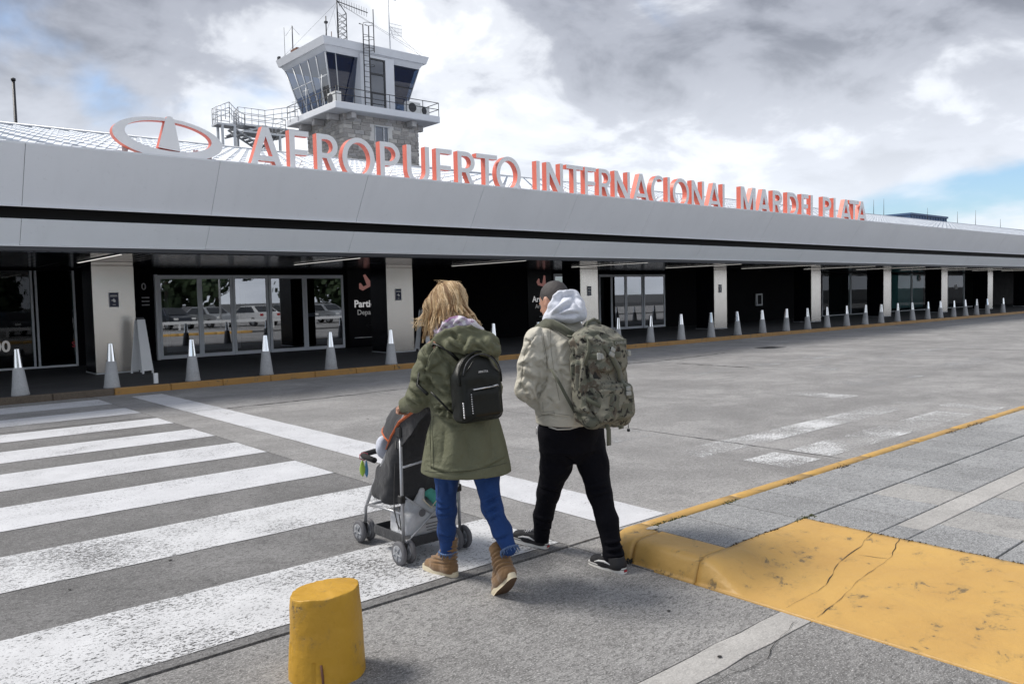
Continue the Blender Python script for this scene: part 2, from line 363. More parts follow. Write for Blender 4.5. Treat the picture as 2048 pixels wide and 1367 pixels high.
# ------------------------------------------------------------------ ground, road, crossing
structure(MB().box((-2500, -2500, -0.5), (2500, 2500, -0.06)).build('ground', 'asphalt'))
road = structure(MB().box((-40, -60, -0.058), (125, 15.86, -0.03)).build('road', 'dark_joint'))
XJ = [-26.5, -18.9, -11.4, -3.87, 3.61, 7.355, 14.95, 22.55, 30.15, 37.75, 45.35, 52.95, 60.55, 68.2, 90]
YJ = [-26, -14, -6.0, 1.0e-9, 3.68, 12.35, 15.845]
g = 0.007
def slab(x0, x1, y0, y1, mat, jag=0.0, name='concrete_slab'):
    bm = bmesh.new(); bmesh.ops.create_cube(bm, size=1)
    for v in bm.verts: v.co = Vector(((x0+x1)/2+v.co.x*(x1-x0), (y0+y1)/2+v.co.y*(y1-y0), -0.0225+v.co.z*0.045))
    if jag:
        ed = [e for e in bm.edges if e.verts[0].co.z > -0.01 and e.verts[1].co.z > -0.01 or (e.verts[0].co.z < -0.01 and e.verts[1].co.z < -0.01)]
        bmesh.ops.subdivide_edges(bm, edges=[e for e in ed if abs(e.verts[0].co.x-e.verts[1].co.x) > 1], cuts=40)
        for v in bm.verts:
            if abs(v.co.y-y0) < 1e-4 or abs(v.co.y-y1) < 1e-4:
                v.co.y += jag*mnoise.noise(Vector((v.co.x*9, v.co.y*3, 1.3)))
    else: bmesh.ops.bevel(bm, geom=[e for e in bm.edges if e.verts[0].co.z > -0.01 and e.verts[1].co.z > -0.01], offset=0.004, segments=1, affect='EDGES')
    return MB().frombm(bm).build(name, mat, road)
for i in range(len(XJ)-1):
    for j in range(len(YJ)-1):
        near = j < 4
        if near and XJ[i] >= 3.6 and j == 3:                      # the island stands here
            slab(XJ[i]+g, XJ[i+1]-g, 3.0, 3.655, 'pavement_concrete', 0.004); continue
        if j == 3 and abs(XJ[i+1]-3.61) < 0.01:
            slab(XJ[i]+g, 3.61-g, 2.165, 3.655, 'pavement_concrete', 0.006)
            slab(XJ[i]+g, 3.61-g, 1.995, 2.158, 'strip_concrete', 0.012)
            slab(XJ[i]+g, 3.61-g, 0.0, 1.986, 'pavement_concrete', 0.010)
        else:
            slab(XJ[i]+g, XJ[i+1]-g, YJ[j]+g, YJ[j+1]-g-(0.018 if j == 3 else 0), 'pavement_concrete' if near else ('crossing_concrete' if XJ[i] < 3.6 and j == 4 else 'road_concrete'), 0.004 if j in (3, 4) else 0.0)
def marking(name, x0, x1, y0, y1, mat, z=0.004, n=60, jag=0.012):
    vs = []; fs = []
    ax = (x1-x0) > (y1-y0)
    for k in range(n+1):
        t = k/n
        for s in (0, 1):
            if ax: x = x0+(x1-x0)*t; y = (y0, y1)[s]+jag*mnoise.noise(Vector((x*3.7, s*9+y0, 0)))
            else: y = y0+(y1-y0)*t; x = (x0, x1)[s]+jag*mnoise.noise(Vector((y*3.7, s*9+x0, 0)))
            vs.append((x, y, z))
    for k in range(n): fs.append((2*k, 2*k+2, 2*k+3, 2*k+1) if ax else (2*k, 2*k+1, 2*k+3, 2*k+2))
    return MB().add(vs, fs).build(name, mat, road)
for y0, y1 in [(3.77, 4.57), (5.33, 6.11), (6.82, 7.65), (8.33, 9.19), (9.85, 10.63), (11.37, 12.08), (12.86, 13.68), (14.42, 15.32)]:
    marking('crosswalk_stripe', -9, 3.60, y0, y1, 'white_road_paint_near' if y0 < 6 else 'white_road_paint')
marking('stop_line', 4.13, 4.65, 3.72, 12.335, 'white_road_paint'); marking('stop_line', 4.13, 4.66, 12.36, 15.3, 'white_road_paint')
for x0, x1, y0, y1, m in [(6.5, 7.34, 4.74, 5.14, 'faded_road_paint'), (7.37, 11.0, 4.72, 5.12, 'faded_road_paint'), (7.38, 11.0, 3.88, 4.33, 'faded_road_paint'),
        (6.65, 7.2, 3.88, 4.38, 'faded_road_paint'), (11.5, 11.9, 3.8, 4.5, 'faded_road_paint'), (11.4, 11.9, 4.7, 5.1, 'faded_road_paint'), (11.4, 11.9, 5.8, 6.7, 'faded_road_paint'),
        (5.3, 7.3, 5.9, 6.5, 'ghost_road_paint'), (13.0, 20.0, 6.2, 7.0, 'ghost_road_paint'), (15.2, 24.0, 8.0, 8.8, 'ghost_road_paint'), (13.2, 21.0, 9.6, 10.2, 'ghost_road_paint'), (8.5, 9.4, 8.6, 9.1, 'ghost_road_paint')]:
    marking('faded_stripe', x0, x1, y0, y1, m)
def crack(pts, w, name, parent, mat='dark_joint', z=0.005, jag=0.03, n=60):
    vs = []; fs = []; P = [Vector((*p, 0)) for p in pts]; L = [0]
    for a, b in zip(P, P[1:]): L.append(L[-1]+(b-a).length)
    for k in range(n+1):
        t = L[-1]*k/n; i = max(j for j in range(len(P)-1) if L[j] <= t+1e-9)
        q = P[i].lerp(P[i+1], (t-L[i])/(L[i+1]-L[i])); d = (P[i+1]-P[i]).normalized(); nn = Vector((-d.y, d.x, 0))
        q = q+nn*jag*(mnoise.noise(q*3.1)+0.5*mnoise.noise(q*11.0)); ww = w*(0.25+abs(mnoise.noise(q*6.0))*2.0)
        vs += [q+nn*ww, q-nn*ww]
    for k in range(n): fs.append((2*k, 2*k+1, 2*k+3, 2*k+2))
    zz_ = z if callable(z) else (lambda x, y: z)
    vs = [(v.x, v.y, zz_(v.x, v.y)) for v in vs]
    return MB().add(vs, fs).build(name, mat, parent)
crack([(4.7, 12.3), (6.2, 12.25), (9, 12.37)], 0.02, 'crack', road); crack([(13.2, 12.6), (15.2, 12.36), (18.2, 12.5)], 0.03, 'crack', road)
crack([(14.96, 11.6), (14.94, 9.6)], 0.03, 'crack', road, jag=0.04); crack([(7.36, 6.9), (7.36, 3.8)], 0.006, 'crack', road, jag=0.01)
crack([(20.2, 12.6), (21.0, 12.75)], 0.16, 'crack', road, jag=0.02); crack([(22.6, 9.2), (22.58, 6.0)], 0.015, 'crack', road)
crack([(1.2, 1.2), (2.6, 1.97), (3.0, 1.92), (3.55, 2.03)], 0.0028, 'crack', road, jag=0.04)
for x, y, r in [(2.95, 2.07, 0.012), (3.2, 2.55, 0.011), (3.0, 1.62, 0.013), (1.6, 5.25, 0.014), (1.0, 5.12, 0.01), (5.6, 9.6, 0.02)]:
    pts = [(x+r*(1+0.4*mnoise.noise(Vector((k*0.7, x, y))))*math.cos(k*0.628), y+0.8*r*math.sin(k*0.628), 0.0055) for k in range(10)]
    MB().add(pts, [tuple(range(10))]).build('gum_spot', 'dark_joint', road)

# ------------------------------------------------------------------ traffic island: tiles, kerb, yellow ramp
island = structure(MB().box((3.80, -3, -0.028), (18, 2.99, 0.0)).box((3.99, 2.74, 0.0), (18, 3.30, 0.112)).box((4.83, -3, 0.0), (18, 2.745, 0.1105)).build('island_pavement', 'dark_joint'))
tm = ['tile_concrete', 'tile_concrete', 'tile_concrete_warm', 'tile_concrete_dark']
def tile(x0, x1, y0, y1, mat, z=0.13):
    bm = bmesh.new(); bmesh.ops.create_cube(bm, size=1)
    for v in bm.verts: v.co = Vector(((x0+x1)/2+v.co.x*(x1-x0), (y0+y1)/2+v.co.y*(y1-y0), z-0.0175+v.co.z*0.035))
    bmesh.ops.bevel(bm, geom=[e for e in bm.edges if min(e.verts[0].co.z, e.verts[1].co.z) > z-0.01], offset=0.003, segments=1, affect='EDGES')
    o = MB().frombm(bm).build('paving_tile', mat, island); return o
random.seed(3)
for (y0, y1, xs) in [(2.720, 3.290, 3.935), (2.240, 2.704, 4.815), (1.585, 2.055, 4.815), (1.105, 1.575, 4.815), (0.625, 1.095, 4.815), (0.14, 0.615, 4.815), (-0.4, 0.13, 4.815), (-1.4, -0.41, 4.815)]:
    x = xs; nx = 4.325 if xs < 4.5 else 5.275
    while x < 17.5:
        tile(x+0.008, nx-0.008, y0, y1, random.choice(tm), 0.13+random.uniform(-0.0015, 0.0015)); x = nx; nx = x+0.4755
tile(4.82, 5.07, 2.062, 2.232, 'tile_concrete_dark', 0.131)
x = 5.075
while x < 17.5: tile(x, x+1.9, 2.062, 2.232, 'strip_concrete', 0.129); x += 1.905
def sstep(t): t = min(1, max(0, t)); return t*t*(3-2*t)
def prof_kerb(x):                      # rounded kerb nose
    return float(np.interp(x-3.64, [0, 0.012, 0.036, 0.056, 0.085, 0.13], [0, 0.052, 0.104, 0.121, 0.130, 0.132]))
def ramp_h(x, y):
    a = 0.132*min(1, max(0, (x-3.64)/1.165)); k = sstep((y-2.36)/0.33)
    return a*(1-k)+prof_kerb(x)*k+(0.005*mnoise.noise(Vector((x*3, y*3, 0)))+0.0025*mnoise.noise(Vector((x*11, y*11, 4))))*min(1, max(0, x-3.64)*8)
def hgrid(x0, x1, y0, y1, nx, ny, fn, name, mat, parent, xw=1.0):
    vs = []; fs = []
    for j in range(ny+1):
        y = y0+(y1-y0)*j/ny
        for i in range(nx+1):
            x = x0+(x1-x0)*(i/nx)**xw; vs.append((x, y, fn(x, y)))
    for j in range(ny):
        for i in range(nx):
            k = j*(nx+1)+i; fs.append((k, k+1, k+nx+2, k+nx+1))
    n0 = len(vs); ring = [i for i in range(nx+1)]+[(j*(nx+1)+nx) for j in range(1, ny+1)]+[ny*(nx+1)+i for i in range(nx-1, -1, -1)]+[j*(nx+1) for j in range(ny-1, 0, -1)]
    for r in ring: vs.append((vs[r][0], vs[r][1], -0.02))
    for k in range(len(ring)):
        a, b = ring[k], ring[(k+1) % len(ring)]; fs.append((a, n0+k, n0+(k+1) % len(ring), b))
    o = MB().add(vs, fs, 0, True).build(name, mat, parent); return o
ramp = hgrid(3.63, 4.805, -1.5, 2.705, 70, 120, ramp_h, 'kerb_ramp', 'yellow_paint', island, 1.9)
rz_ = lambda x, y: ramp_h(x, y)+0.003
crack([(3.66, 2.16), (4.0, 2.14), (4.3, 2.20), (4.8, 2.25)], 0.0019, 'crack', island, z=rz_, jag=0.025)
crack([(3.66, 1.99), (4.3, 2.02), (4.55, 2.03), (4.8, 2.10)], 0.0017, 'crack', island, z=rz_, jag=0.025)
crack([(4.45, 2.17), (4.5, 2.03)], 0.0018, 'crack', island, z=rz_, jag=0.02)
k2 = hgrid(3.63, 3.928, 2.712, 3.175, 30, 20, lambda x, y: prof_kerb(x)+0.003*mnoise.noise(Vector((x*5, y*4, 2))), 'kerb_stone', 'yellow_paint', island, 1.9)
# corner stone and the long kerb: profile lofted between an outer and an inner line
def kerb_loft(outer, inner, name, mat, parent, h=0.132, nose=0.30):
    vs = []; fs = []; m = len(outer)
    prof = [(0, -0.02), (0.0, 0.0), (0.03, h*0.55), (0.10, h*0.86), (0.20, h*0.97), (0.35, h), (1.0, h), (1.0, -0.02)]
    for (ox, oy), (ix, iy) in zip(outer, inner):
        for t, z in prof:
            q = 0.004*mnoise.noise(Vector((ox*4, oy*4, t*2+z*9))); vs.append((ox+(ix-ox)*t+q, oy+(iy-oy)*t+q, z+(q*0.6 if z > 0 else 0)))
    n = len(prof)
    for i in range(m-1):
        for k in range(n-1): fs.append((i*n+k, (i+1)*n+k, (i+1)*n+k+1, i*n+k+1))
    fs.append(tuple(range(n))); fs.append(tuple((m-1)*n+k for k in reversed(range(n))))
    return MB().add(vs, fs, 0, True).build(name, mat, parent)
oc = [(3.64, 3.195), (3.64, 3.22)]+[(3.86-0.22*math.cos(a), 3.21+0.225*math.sin(a)) for a in np.linspace(0.1, 1.57, 9)]+[(3.98, 3.435)]
ic = [(3.91, 3.195), (3.915, 3.22)]+[(3.92+0.01*k/9, 3.24+0.05*k/9) for k in range(9)]+[(3.98, 3.30)]
kerb_loft(oc, ic, 'kerb_stone', 'yellow_paint', island)
x = 3.986
while x < 17.9:
    x1 = x+1.0; pts = np.linspace(x, x1-0.006, 6)
    kerb_loft([(a, 3.432) for a in pts], [(a, 3.298) for a in pts], 'kerb_stone', 'yellow_paint', island); x = x1
pts = [(3.945+0.05*math.cos(a)*(1+0.2*math.sin(3*a)), 3.262+0.03*math.sin(a), 0.1345) for a in np.linspace(0, 6.1, 11)]
MB().add(pts, [tuple(range(11))]).build('broken_chip', 'strip_concrete', island)
# moss and dirt lines in the gap behind the kerb
simple('moss', (0.055, 0.062, 0.016), 0.95, 0, 0.5, 60, 0.8, 120)
simple('dirt', (0.05, 0.035, 0.02), 0.95, 0, 0.4, 60, 0.8, 120)
random.seed(12)
for (xa, ya, xb, yb, m, w, n) in [(3.99, 3.293, 4.32, 3.293, 'moss', 0.010, 70), (4.72, 3.29, 4.92, 3.29, 'moss', 0.012, 40), (4.70, 2.708, 4.92, 2.712, 'moss', 0.012, 60), (5.55, 3.285, 5.75, 3.287, 'dirt', 0.016, 50), (6.35, 3.285, 6.55, 3.285, 'dirt', 0.02, 50), (8.6, 3.285, 9.6, 3.285, 'dirt', 0.02, 90), (11.5, 3.285, 12.2, 3.285, 'dirt', 0.018, 60), (3.95, 2.708, 4.5, 2.708, 'dirt', 0.006, 40), (4.808, 2.7, 4.808, 1.2, 'dirt', 0.008, 90)]:
    mb = MB()
    for k in range(n):
        t = random.random(); x = xa+(xb-xa)*t+random.gauss(0, w*0.4); y = ya+(yb-ya)*t+random.gauss(0, w); r = random.uniform(0.003, 0.010)
        a = random.random()*6.28; z = 0.131
        P = [(x+r*math.cos(a+q*2.094), y+r*math.sin(a+q*2.094), z) for q in range(3)]+[(x, y, z+r*0.8)]
        mb.add(P, [(0, 1, 3), (1, 2, 3), (2, 0, 3)])
    mb.build('moss_line' if m == 'moss' else 'dirt_line', m, island, kind='stuff')
mb = MB()
for k in range(60):
    x = 3.70+random.gauss(0, 0.03); y = 3.183+random.gauss(0, 0.012); z = random.uniform(0, 0.05); r = random.uniform(0.004, 0.013); a = random.random()*6.28
    P = [(x+r*math.cos(a+q*2.094)-0.05, y+r*math.sin(a+q*2.094), z*0.3) for q in range(3)]+[(x-0.05, y, z*0.3+r)]
    mb.add(P, [(0, 1, 3), (1, 2, 3), (2, 0, 3)])
mb.build('dirt_line', 'dark_joint', island, kind='stuff')

# ------------------------------------------------------------------ pavement along the terminal
walk = structure(MB().box((-40, 15.99, -0.03), (125, 23.0, 0.112)).build('sidewalk', 'sidewalk_dark'))
x = -6.0
while x < 76:
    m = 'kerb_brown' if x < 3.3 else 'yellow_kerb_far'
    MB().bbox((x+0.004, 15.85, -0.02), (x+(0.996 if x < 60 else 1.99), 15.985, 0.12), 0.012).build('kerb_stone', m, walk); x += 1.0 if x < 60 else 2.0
MB().box((20.25, 12.35, -0.02), (20.95, 12.95, 0.0035)).build('drain_grate', 'dark_metal', road)
# ------------------------------------------------------------------ terminal building
term = empty('terminal_building', (28, 23, 0), 'long low airport terminal with sloped white fascia, steel pillars and black entrance bays', 'building')
def tp(mb, name, mats, parent=None):
    """part of the terminal given in world coordinates"""
    o = mb.build(name, mats, parent if parent is not None else term)
    if parent is None: o.location = (-28, -23, 0)
    return o
XA, XB = -8.0, 112.0
PT, PU, LT, LB = (15.40, 4.34), (16.0, 3.38), (16.10, 3.155), (16.40, 2.735)
def quad_panel(x0, x1, a, b, th=0.03):
    """sloped panel from a=(y,z) top to b=(y,z) bottom, thickness inward"""
    d = Vector((0, b[0]-a[0], b[1]-a[1])).normalized(); n = Vector((0, -d.z, d.y)); n = -n if n.y > 0 else n
    P = []
    for x in (x0, x1):
        for (y, z) in (a, b):
            P.append(Vector((x, y, z))); P.append(Vector((x, y, z))-n*th)
    return MB().add(P, [(0, 2, 6, 4), (1, 5, 7, 3), (0, 1, 3, 2), (4, 6, 7, 5), (0, 4, 5, 1), (2, 3, 7, 6)])
xs = [2.72+3.243*k for k in range(-4, 35)]
for x0, x1 in zip(xs, xs[1:]):
    j = random.uniform(-0.004, 0.004)
    tp(quad_panel(x0+0.004, x1-0.004, (PT[0]+j, PT[1]), (PU[0]+j, PU[1])), 'fascia_panel', 'fascia_white')
    j = random.uniform(-0.005, 0.005)
    tp(quad_panel(x0+0.0035, x1-0.0035, (LT[0]+j, LT[1]), (LB[0]+j, LB[1]+random.uniform(-0.004, 0.004))), 'lower_fascia_panel', 'fascia_white_lower')
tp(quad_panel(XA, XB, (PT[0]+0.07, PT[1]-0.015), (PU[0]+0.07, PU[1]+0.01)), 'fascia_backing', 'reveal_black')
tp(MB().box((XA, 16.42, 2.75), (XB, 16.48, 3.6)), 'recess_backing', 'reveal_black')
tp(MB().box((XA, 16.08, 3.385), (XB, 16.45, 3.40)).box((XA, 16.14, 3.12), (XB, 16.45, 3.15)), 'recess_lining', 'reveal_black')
tp(MB().box((XA, 15.97, 3.362), (XB, 16.02, 3.377)), 'fascia_edge_trim', 'trim_white')
tp(MB().box((XA, 16.385, 2.715), (XB, 16.43, 2.733)), 'fascia_edge_trim', 'trim_white')
tp(MB().box((XA, 15.41, 4.343), (XB, 15.95, 4.365)), 'parapet_cap', 'trim_white')
tp(MB().box((XA, 16.40, 2.64), (XB, 16.52, 2.712)), 'ceiling_edge', 'dark_metal')
# ceiling: dark polished slats running out to the edge
tp(MB().box((XA, 16.5, 2.72), (XB, 23.2, 2.8)), 'ceiling_backing', 'black_wall')
sl = MB().bbox((-0.105, 16.53, 2.622), (0.105, 23.1, 2.66), 0.006).mesh('ceiling_slat', 'ceiling_metal')
for k in range(300):
    o = link('ceiling_slat', sl, term); o.location = (-28-3.0+0.225*k, -23, 0)
tp(MB().box((64.6, 16.53, 2.622), (XB, 23.1, 2.66)), 'ceiling_sheet', 'ceiling_metal')
# roof
roof = tp(MB().add([(XA, 15.9, 4.33), (XB, 15.9, 4.33), (XB, 34, 8.17), (XA, 34, 8.17), (XA, 52, 4.6), (XB, 52, 4.6)], [(0, 1, 2, 3), (3, 2, 5, 4)]), 'roof', 'dark_metal')
sl_ = (8.2-4.37)/(34-15.95); L_ = math.hypot(34-15.95, 8.2-4.37)
rm = MB()
W_ = 0.62
prof = [(0, 0), (0.40, 0), (0.45, 0.05), (0.55, 0.05), (0.60, 0)]
nseg = 26
for i in range(nseg):                                 # lapped courses: each one lifts a little at its lower edge
    y0 = 15.95+(34-15.95)*i/nseg; y1 = 15.95+(34-15.95)*(i+1)/nseg
    P = []
    for (y, lift) in ((y0, 0.026), (y1, 0.008)):
        for (x, z) in prof: P.append((x, y, 4.37+sl_*(y-15.95)+z+lift))
    n = len(prof)
    rm.add(P, [(k, k+1, n+k+1, n+k) for k in range(n-1)])
    for (xa, za), (xb, zb) in zip(prof, prof[1:]):
        zz0 = 4.37+sl_*(y0-15.95); rm.add([(xa, y0, zz0+za+0.026), (xb, y0, zz0+zb+0.026), (xb, y0, zz0+zb-0.004), (xa, y0, zz0+za-0.004)], [(3, 2, 1, 0)])
rmesh = rm.mesh('roof_sheet', 'roof_metal')
for k in range(190):
    o = link('roof_sheet', rmesh, roof); o.location = (XA+k*0.60, 0, 0)
tp(MB().tube([(XA, 34, 8.27), (XB, 34, 8.27)], 0.06, 6), 'ridge_cap', 'galvanised')
# pillars
def pillar(cx):
    x0, x1 = cx-0.44, cx+0.44
    p = tp(MB().box((x0+0.004, 19.612, 0.1), (x1-0.004, 20.48, 2.63)), 'pillar', 'black_panel')
    MB().bbox((x0, 19.58, 0.14), (x1, 19.61, 2.535), 0.008).build('cladding_panel', 'brushed_steel', p)
    MB().bbox((x0+0.004, 19.585, 2.542), (x1-0.004, 19.61, 2.621), 0.006).build('cladding_panel', 'brushed_steel', p)
    MB().box((x0-0.006, 19.572, 0.112), (x1+0.006, 20.506, 0.138)).build('base_plate', 'galvanised', p)
    return p
PX = [5.03, 12.62, 20.42, 28.2, 35.9, 43.35, 50.85, 58.2, 65.8, 73.4]
for c in PX: pillar(c)
# back wall: black panels between door and window bays
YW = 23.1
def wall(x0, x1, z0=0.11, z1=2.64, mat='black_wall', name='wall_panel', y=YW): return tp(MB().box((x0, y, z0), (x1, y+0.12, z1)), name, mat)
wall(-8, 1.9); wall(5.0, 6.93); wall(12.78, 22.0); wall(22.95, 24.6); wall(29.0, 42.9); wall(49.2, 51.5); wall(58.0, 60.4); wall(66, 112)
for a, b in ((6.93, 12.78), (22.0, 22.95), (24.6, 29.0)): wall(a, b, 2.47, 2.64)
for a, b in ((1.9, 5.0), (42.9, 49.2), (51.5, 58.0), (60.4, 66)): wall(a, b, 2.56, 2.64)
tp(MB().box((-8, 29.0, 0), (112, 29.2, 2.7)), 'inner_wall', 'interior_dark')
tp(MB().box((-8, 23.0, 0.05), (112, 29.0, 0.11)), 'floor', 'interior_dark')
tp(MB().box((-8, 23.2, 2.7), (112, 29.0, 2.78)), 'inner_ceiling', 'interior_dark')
def door_bay(xs, ztop, name='sliding_door', green=(), extra=True, zb=0.125):
    """a row of glazed leaves; xs = edges of the leaves"""
    for i, (x0, x1) in enumerate(zip(xs, xs[1:])):
        y = YW-0.03+(0.045 if i in (1, 2) else 0.0)
        d = tp(MB().bbox((x0+0.004, y, ztop-0.11), (x1-0.004, y+0.05, ztop-0.005), 0.004)
               .bbox((x0+0.004, y, zb), (x1-0.004, y+0.05, zb+0.10), 0.004)
               .bbox((x0+0.004, y+0.001, zb+0.10), (x0+0.075, y+0.049, ztop-0.11), 0.004)
               .bbox((x1-0.075, y+0.001, zb+0.10), (x1-0.004, y+0.049, ztop-0.11), 0.004), name, 'door_aluminium')
        MB().add([(x0+0.07, y+0.024, zb+0.095), (x1-0.07, y+0.024, zb+0.095), (x1-0.07, y+0.024, ztop-0.105), (x0+0.07, y+0.024, ztop-0.105)], [(0, 1, 2, 3)]).build('pane', 'door_glass', d)
        if i in green:
            MB().box((x0+0.075, y+0.032, ztop-0.34), (x1-0.075, y+0.036, ztop-0.115)).build('header_film', 'green_film', d)
            flat_text('lettering', 'EXCLUSIVO INGRESOS', 0.083, (x0+0.09, y+0.0305, ztop-0.215), 'sign_text_dim', d)
            flat_text('lettering', 'ENTRANCE ONLY', 0.05, (x0+0.25, y+0.0305, ztop-0.295), 'sign_text_dim', d)
door_bay([7.05, 8.19, 9.15, 10.24, 11.40, 12.74], 2.45, green=(1, 2))
tp(MB().bbox((6.95, YW-0.10, 0.12), (7.03, YW+0.1, 2.46), 0.005), 'door_jamb', 'door_aluminium')
tp(MB().bbox((11.47, YW+0.08, 1.15), (12.66, YW+0.12, 1.27), 0.005), 'push_bar', 'door_aluminium')
door_bay([24.65, 25.45, 26.38, 27.5, 28.98], 2.48)
door_bay([22.05, 22.9], 2.5)
# inner lobby doors behind the glass
tp(MB().bbox((8.3, 26.5, 0.12), (8.4, 26.56, 2.3), 0.004).bbox((9.4, 26.5, 0.12), (9.5, 26.56, 2.3), 0.004).bbox((10.6, 26.5, 0.12), (10.7, 26.56, 2.3), 0.004).bbox((8.41, 26.5, 0.12), (10.59, 26.56, 0.3), 0.004), 'lobby_screen', 'door_aluminium')
tp(MB().box((10.32, 25.0, 0.7), (10.85, 25.04, 2.3)), 'poster', 'blue_poster')
def window(x0, x1, mat='shop_glass', z0=0.16):
    w = tp(MB().bbox((x0, YW-0.03, z0-0.05), (x1, YW+0.05, z0), 0.004).bbox((x0, YW-0.03, z0+0.001), (x0+0.05, YW+0.05, 2.56), 0.004).bbox((x1-0.05, YW-0.03, z0+0.001), (x1, YW+0.05, 2.56), 0.004), 'window', 'galvanised')
    MB().add([(x0+0.05, YW, z0), (x1-0.05, YW, z0), (x1-0.05, YW, 2.56), (x0+0.05, YW, 2.56)], [(0, 1, 2, 3)]).build('pane', mat, w); return w
window(1.9, 4.05); window(4.1, 5.0); window(43.0, 46.3); window(46.35, 49.15); window(51.6, 54.6); window(54.7, 58.0); window(60.5, 63.4); window(63.5, 66.0)
simple('teal_wall', (0.16, 0.34, 0.35), 0.6, 0, 0.2, 1)
tp(MB().box((42.9, 27.0, 0.11), (49.2, 27.05, 2.6)), 'shop_wall', 'teal_wall'); tp(MB().box((60.5, 27.0, 0.11), (66, 27.05, 2.6)), 'shop_wall', 'teal_wall')
tp(MB().box((1.95, YW-0.06, 0.11), (4.95, YW-0.035, 0.15)), 'window_sill', 'trim_white')
for x0_, x1_ in ((43.2, 49.0), (51.8, 57.8), (60.7, 65.8)): tp(MB().box((x0_, 24.6, 2.62), (x1_, 24.68, 2.66)), 'shop_light', 'shop_light')
# digits and a red mark on the shop glass
flat_text('window_lettering', '500', 0.385, (2.93-28, YW-0.02-23, 0.57), 'lettering_glow_dim', term, 0.010)  # digits get a glow of their own, too little light reaches them
flat_text('window_lettering', 'S', 0.20, (4.86-28, YW-0.02-23, 0.60), 'sign_red', term, 0.004)
flat_text('window_lettering', '0', 0.26, (6.62-28, YW-0.02-23, 2.05), 'sign_text_dim', term, 0.006)
for z in (1.82, 1.72, 1.62): tp(MB().box((6.62, YW-0.012, z), (6.82, YW-0.006, z+0.035)), 'notice_line', 'sign_text_dim')

# wall signs
def plane_icon(cx, cz, s, flip=1, dive=0):
    P = [(-0.30, -0.02), (-0.26, 0.16), (-0.20, 0.16), (-0.12, 0.02), (0.02, 0.045), (-0.04, 0.40), (0.05, 0.41), (0.22, 0.085), (0.42, 0.125), (0.49, 0.17), (0.50, 0.11), (0.42, 0.03), (-0.18, -0.11)]
    a = R_(12 if not dive else -24); out = []
    for x, z in P: x, z = x*math.cos(a)-z*math.sin(a), x*math.sin(a)+z*math.cos(a); out.append((cx+flip*x*s, cz+z*s))
    return out
dep = empty('departures_sign', (13.5, YW-0.03, 0.11), 'black wall panel with departing plane and Partidas Departures lettering beside first entrance', 'sign')
MB().box((-0.62, 0, 0.05), (0.75, 0.028, 2.5)).build('panel', 'black_panel', dep)
o = link('plane_symbol', outline_mesh('plane_symbol', [plane_icon(0.08, 1.92, 0.95)], 0.004, ['sign_lit_pink', 'sign_lit_pink']), dep, loc=(0, -0.006, 0.05))
flat_text('lettering', 'Partidas', 0.32, (-0.40, -0.004, 1.30), 'sign_lit', dep, 0.008)
flat_text('lettering', 'Departures', 0.235, (-0.30, -0.004, 1.05), 'lettering_glow_dim', dep)
link('arrow_symbol', outline_mesh('arrow_symbol', [[(0, 0.7), (0.12, 0.79), (0.14, 0.77), (0.06, 0.715), (0.32, 0.715), (0.32, 0.685), (0.06, 0.685), (0.14, 0.63), (0.12, 0.61)]], 0.003, ['interior_dark', 'interior_dark']), dep, loc=(0, -0.005, 0))
MB().box((-0.42, -0.004, 0.30), (0.28, -0.001, 0.32)).build('light_strip', 'sign_white', dep)
arr = empty('arrivals_sign', (21.3, YW-0.03, 0.11), 'black wall panel with landing plane and Arribos Arrivals lettering behind the man', 'sign')
MB().box((-0.65, 0, 0.05), (0.62, 0.028, 2.5)).build('panel', 'black_panel', arr)
link('plane_symbol', outline_mesh('plane_symbol', [plane_icon(0.08, 1.92, 0.95, 1, 1)], 0.004, ['sign_lit_pink', 'sign_lit_pink']), arr, loc=(0, -0.006, 0.05))
flat_text('lettering', 'Arribos', 0.32, (-0.42, -0.004, 1.30), 'sign_lit', arr, 0.006)
flat_text('lettering', 'Arrivals', 0.235, (-0.28, -0.004, 1.05), 'lettering_glow_dim', arr)
link('arrow_symbol', outline_mesh('arrow_symbol', [[(0.3, 0.72), (0.14, 0.86), (0.12, 0.83), (0.22, 0.735), (-0.08, 0.735), (-0.08, 0.705), (0.22, 0.705), (0.12, 0.61), (0.14, 0.58)]], 0.003, ['sign_text_dim', 'sign_text_dim']), arr, loc=(0, -0.005, 0))
# notices on the pillars
def notice(cx, label):
    e = empty('notice_sign', (cx, 19.578, 1.60), label, 'sign', 'dark notices on the steel pillars')
    MB().box((-0.105, -0.012, 0), (0.105, 0, 0.335)).build('frame', 'sign_white', e)
    MB().box((-0.095, -0.015, 0.01), (0.095, -0.0125, 0.325)).build('plate', 'sign_navy', e)
    for z, w in ((0.262, 0.07), (0.238, 0.078), (0.05, 0.03)): MB().box((-w, -0.018, z), (w, -0.0155, z+0.012)).build('text_line', 'sign_white', e)
    link('hand_symbol', outline_mesh('hand_symbol', [[(-0.055, 0.16), (-0.02, 0.172), (-0.015, 0.165), (-0.01, 0.20), (0.005, 0.20), (0.01, 0.17), (0.03, 0.165), (0.035, 0.13), (0.02, 0.11), (-0.01, 0.115), (-0.02, 0.145), (-0.055, 0.145)]], 0.003, ['sign_white', 'sign_white']), e, loc=(0, -0.0185, 0))
notice(5.02, 'small dark blue notice on the leftmost steel pillar'); notice(12.55, 'small dark blue notice on the steel pillar left of the woman')
notice(20.40, 'small dark notice on the steel pillar right of the man'); notice(28.16, 'small dark notice on the steel pillar right of the second glass entrance')
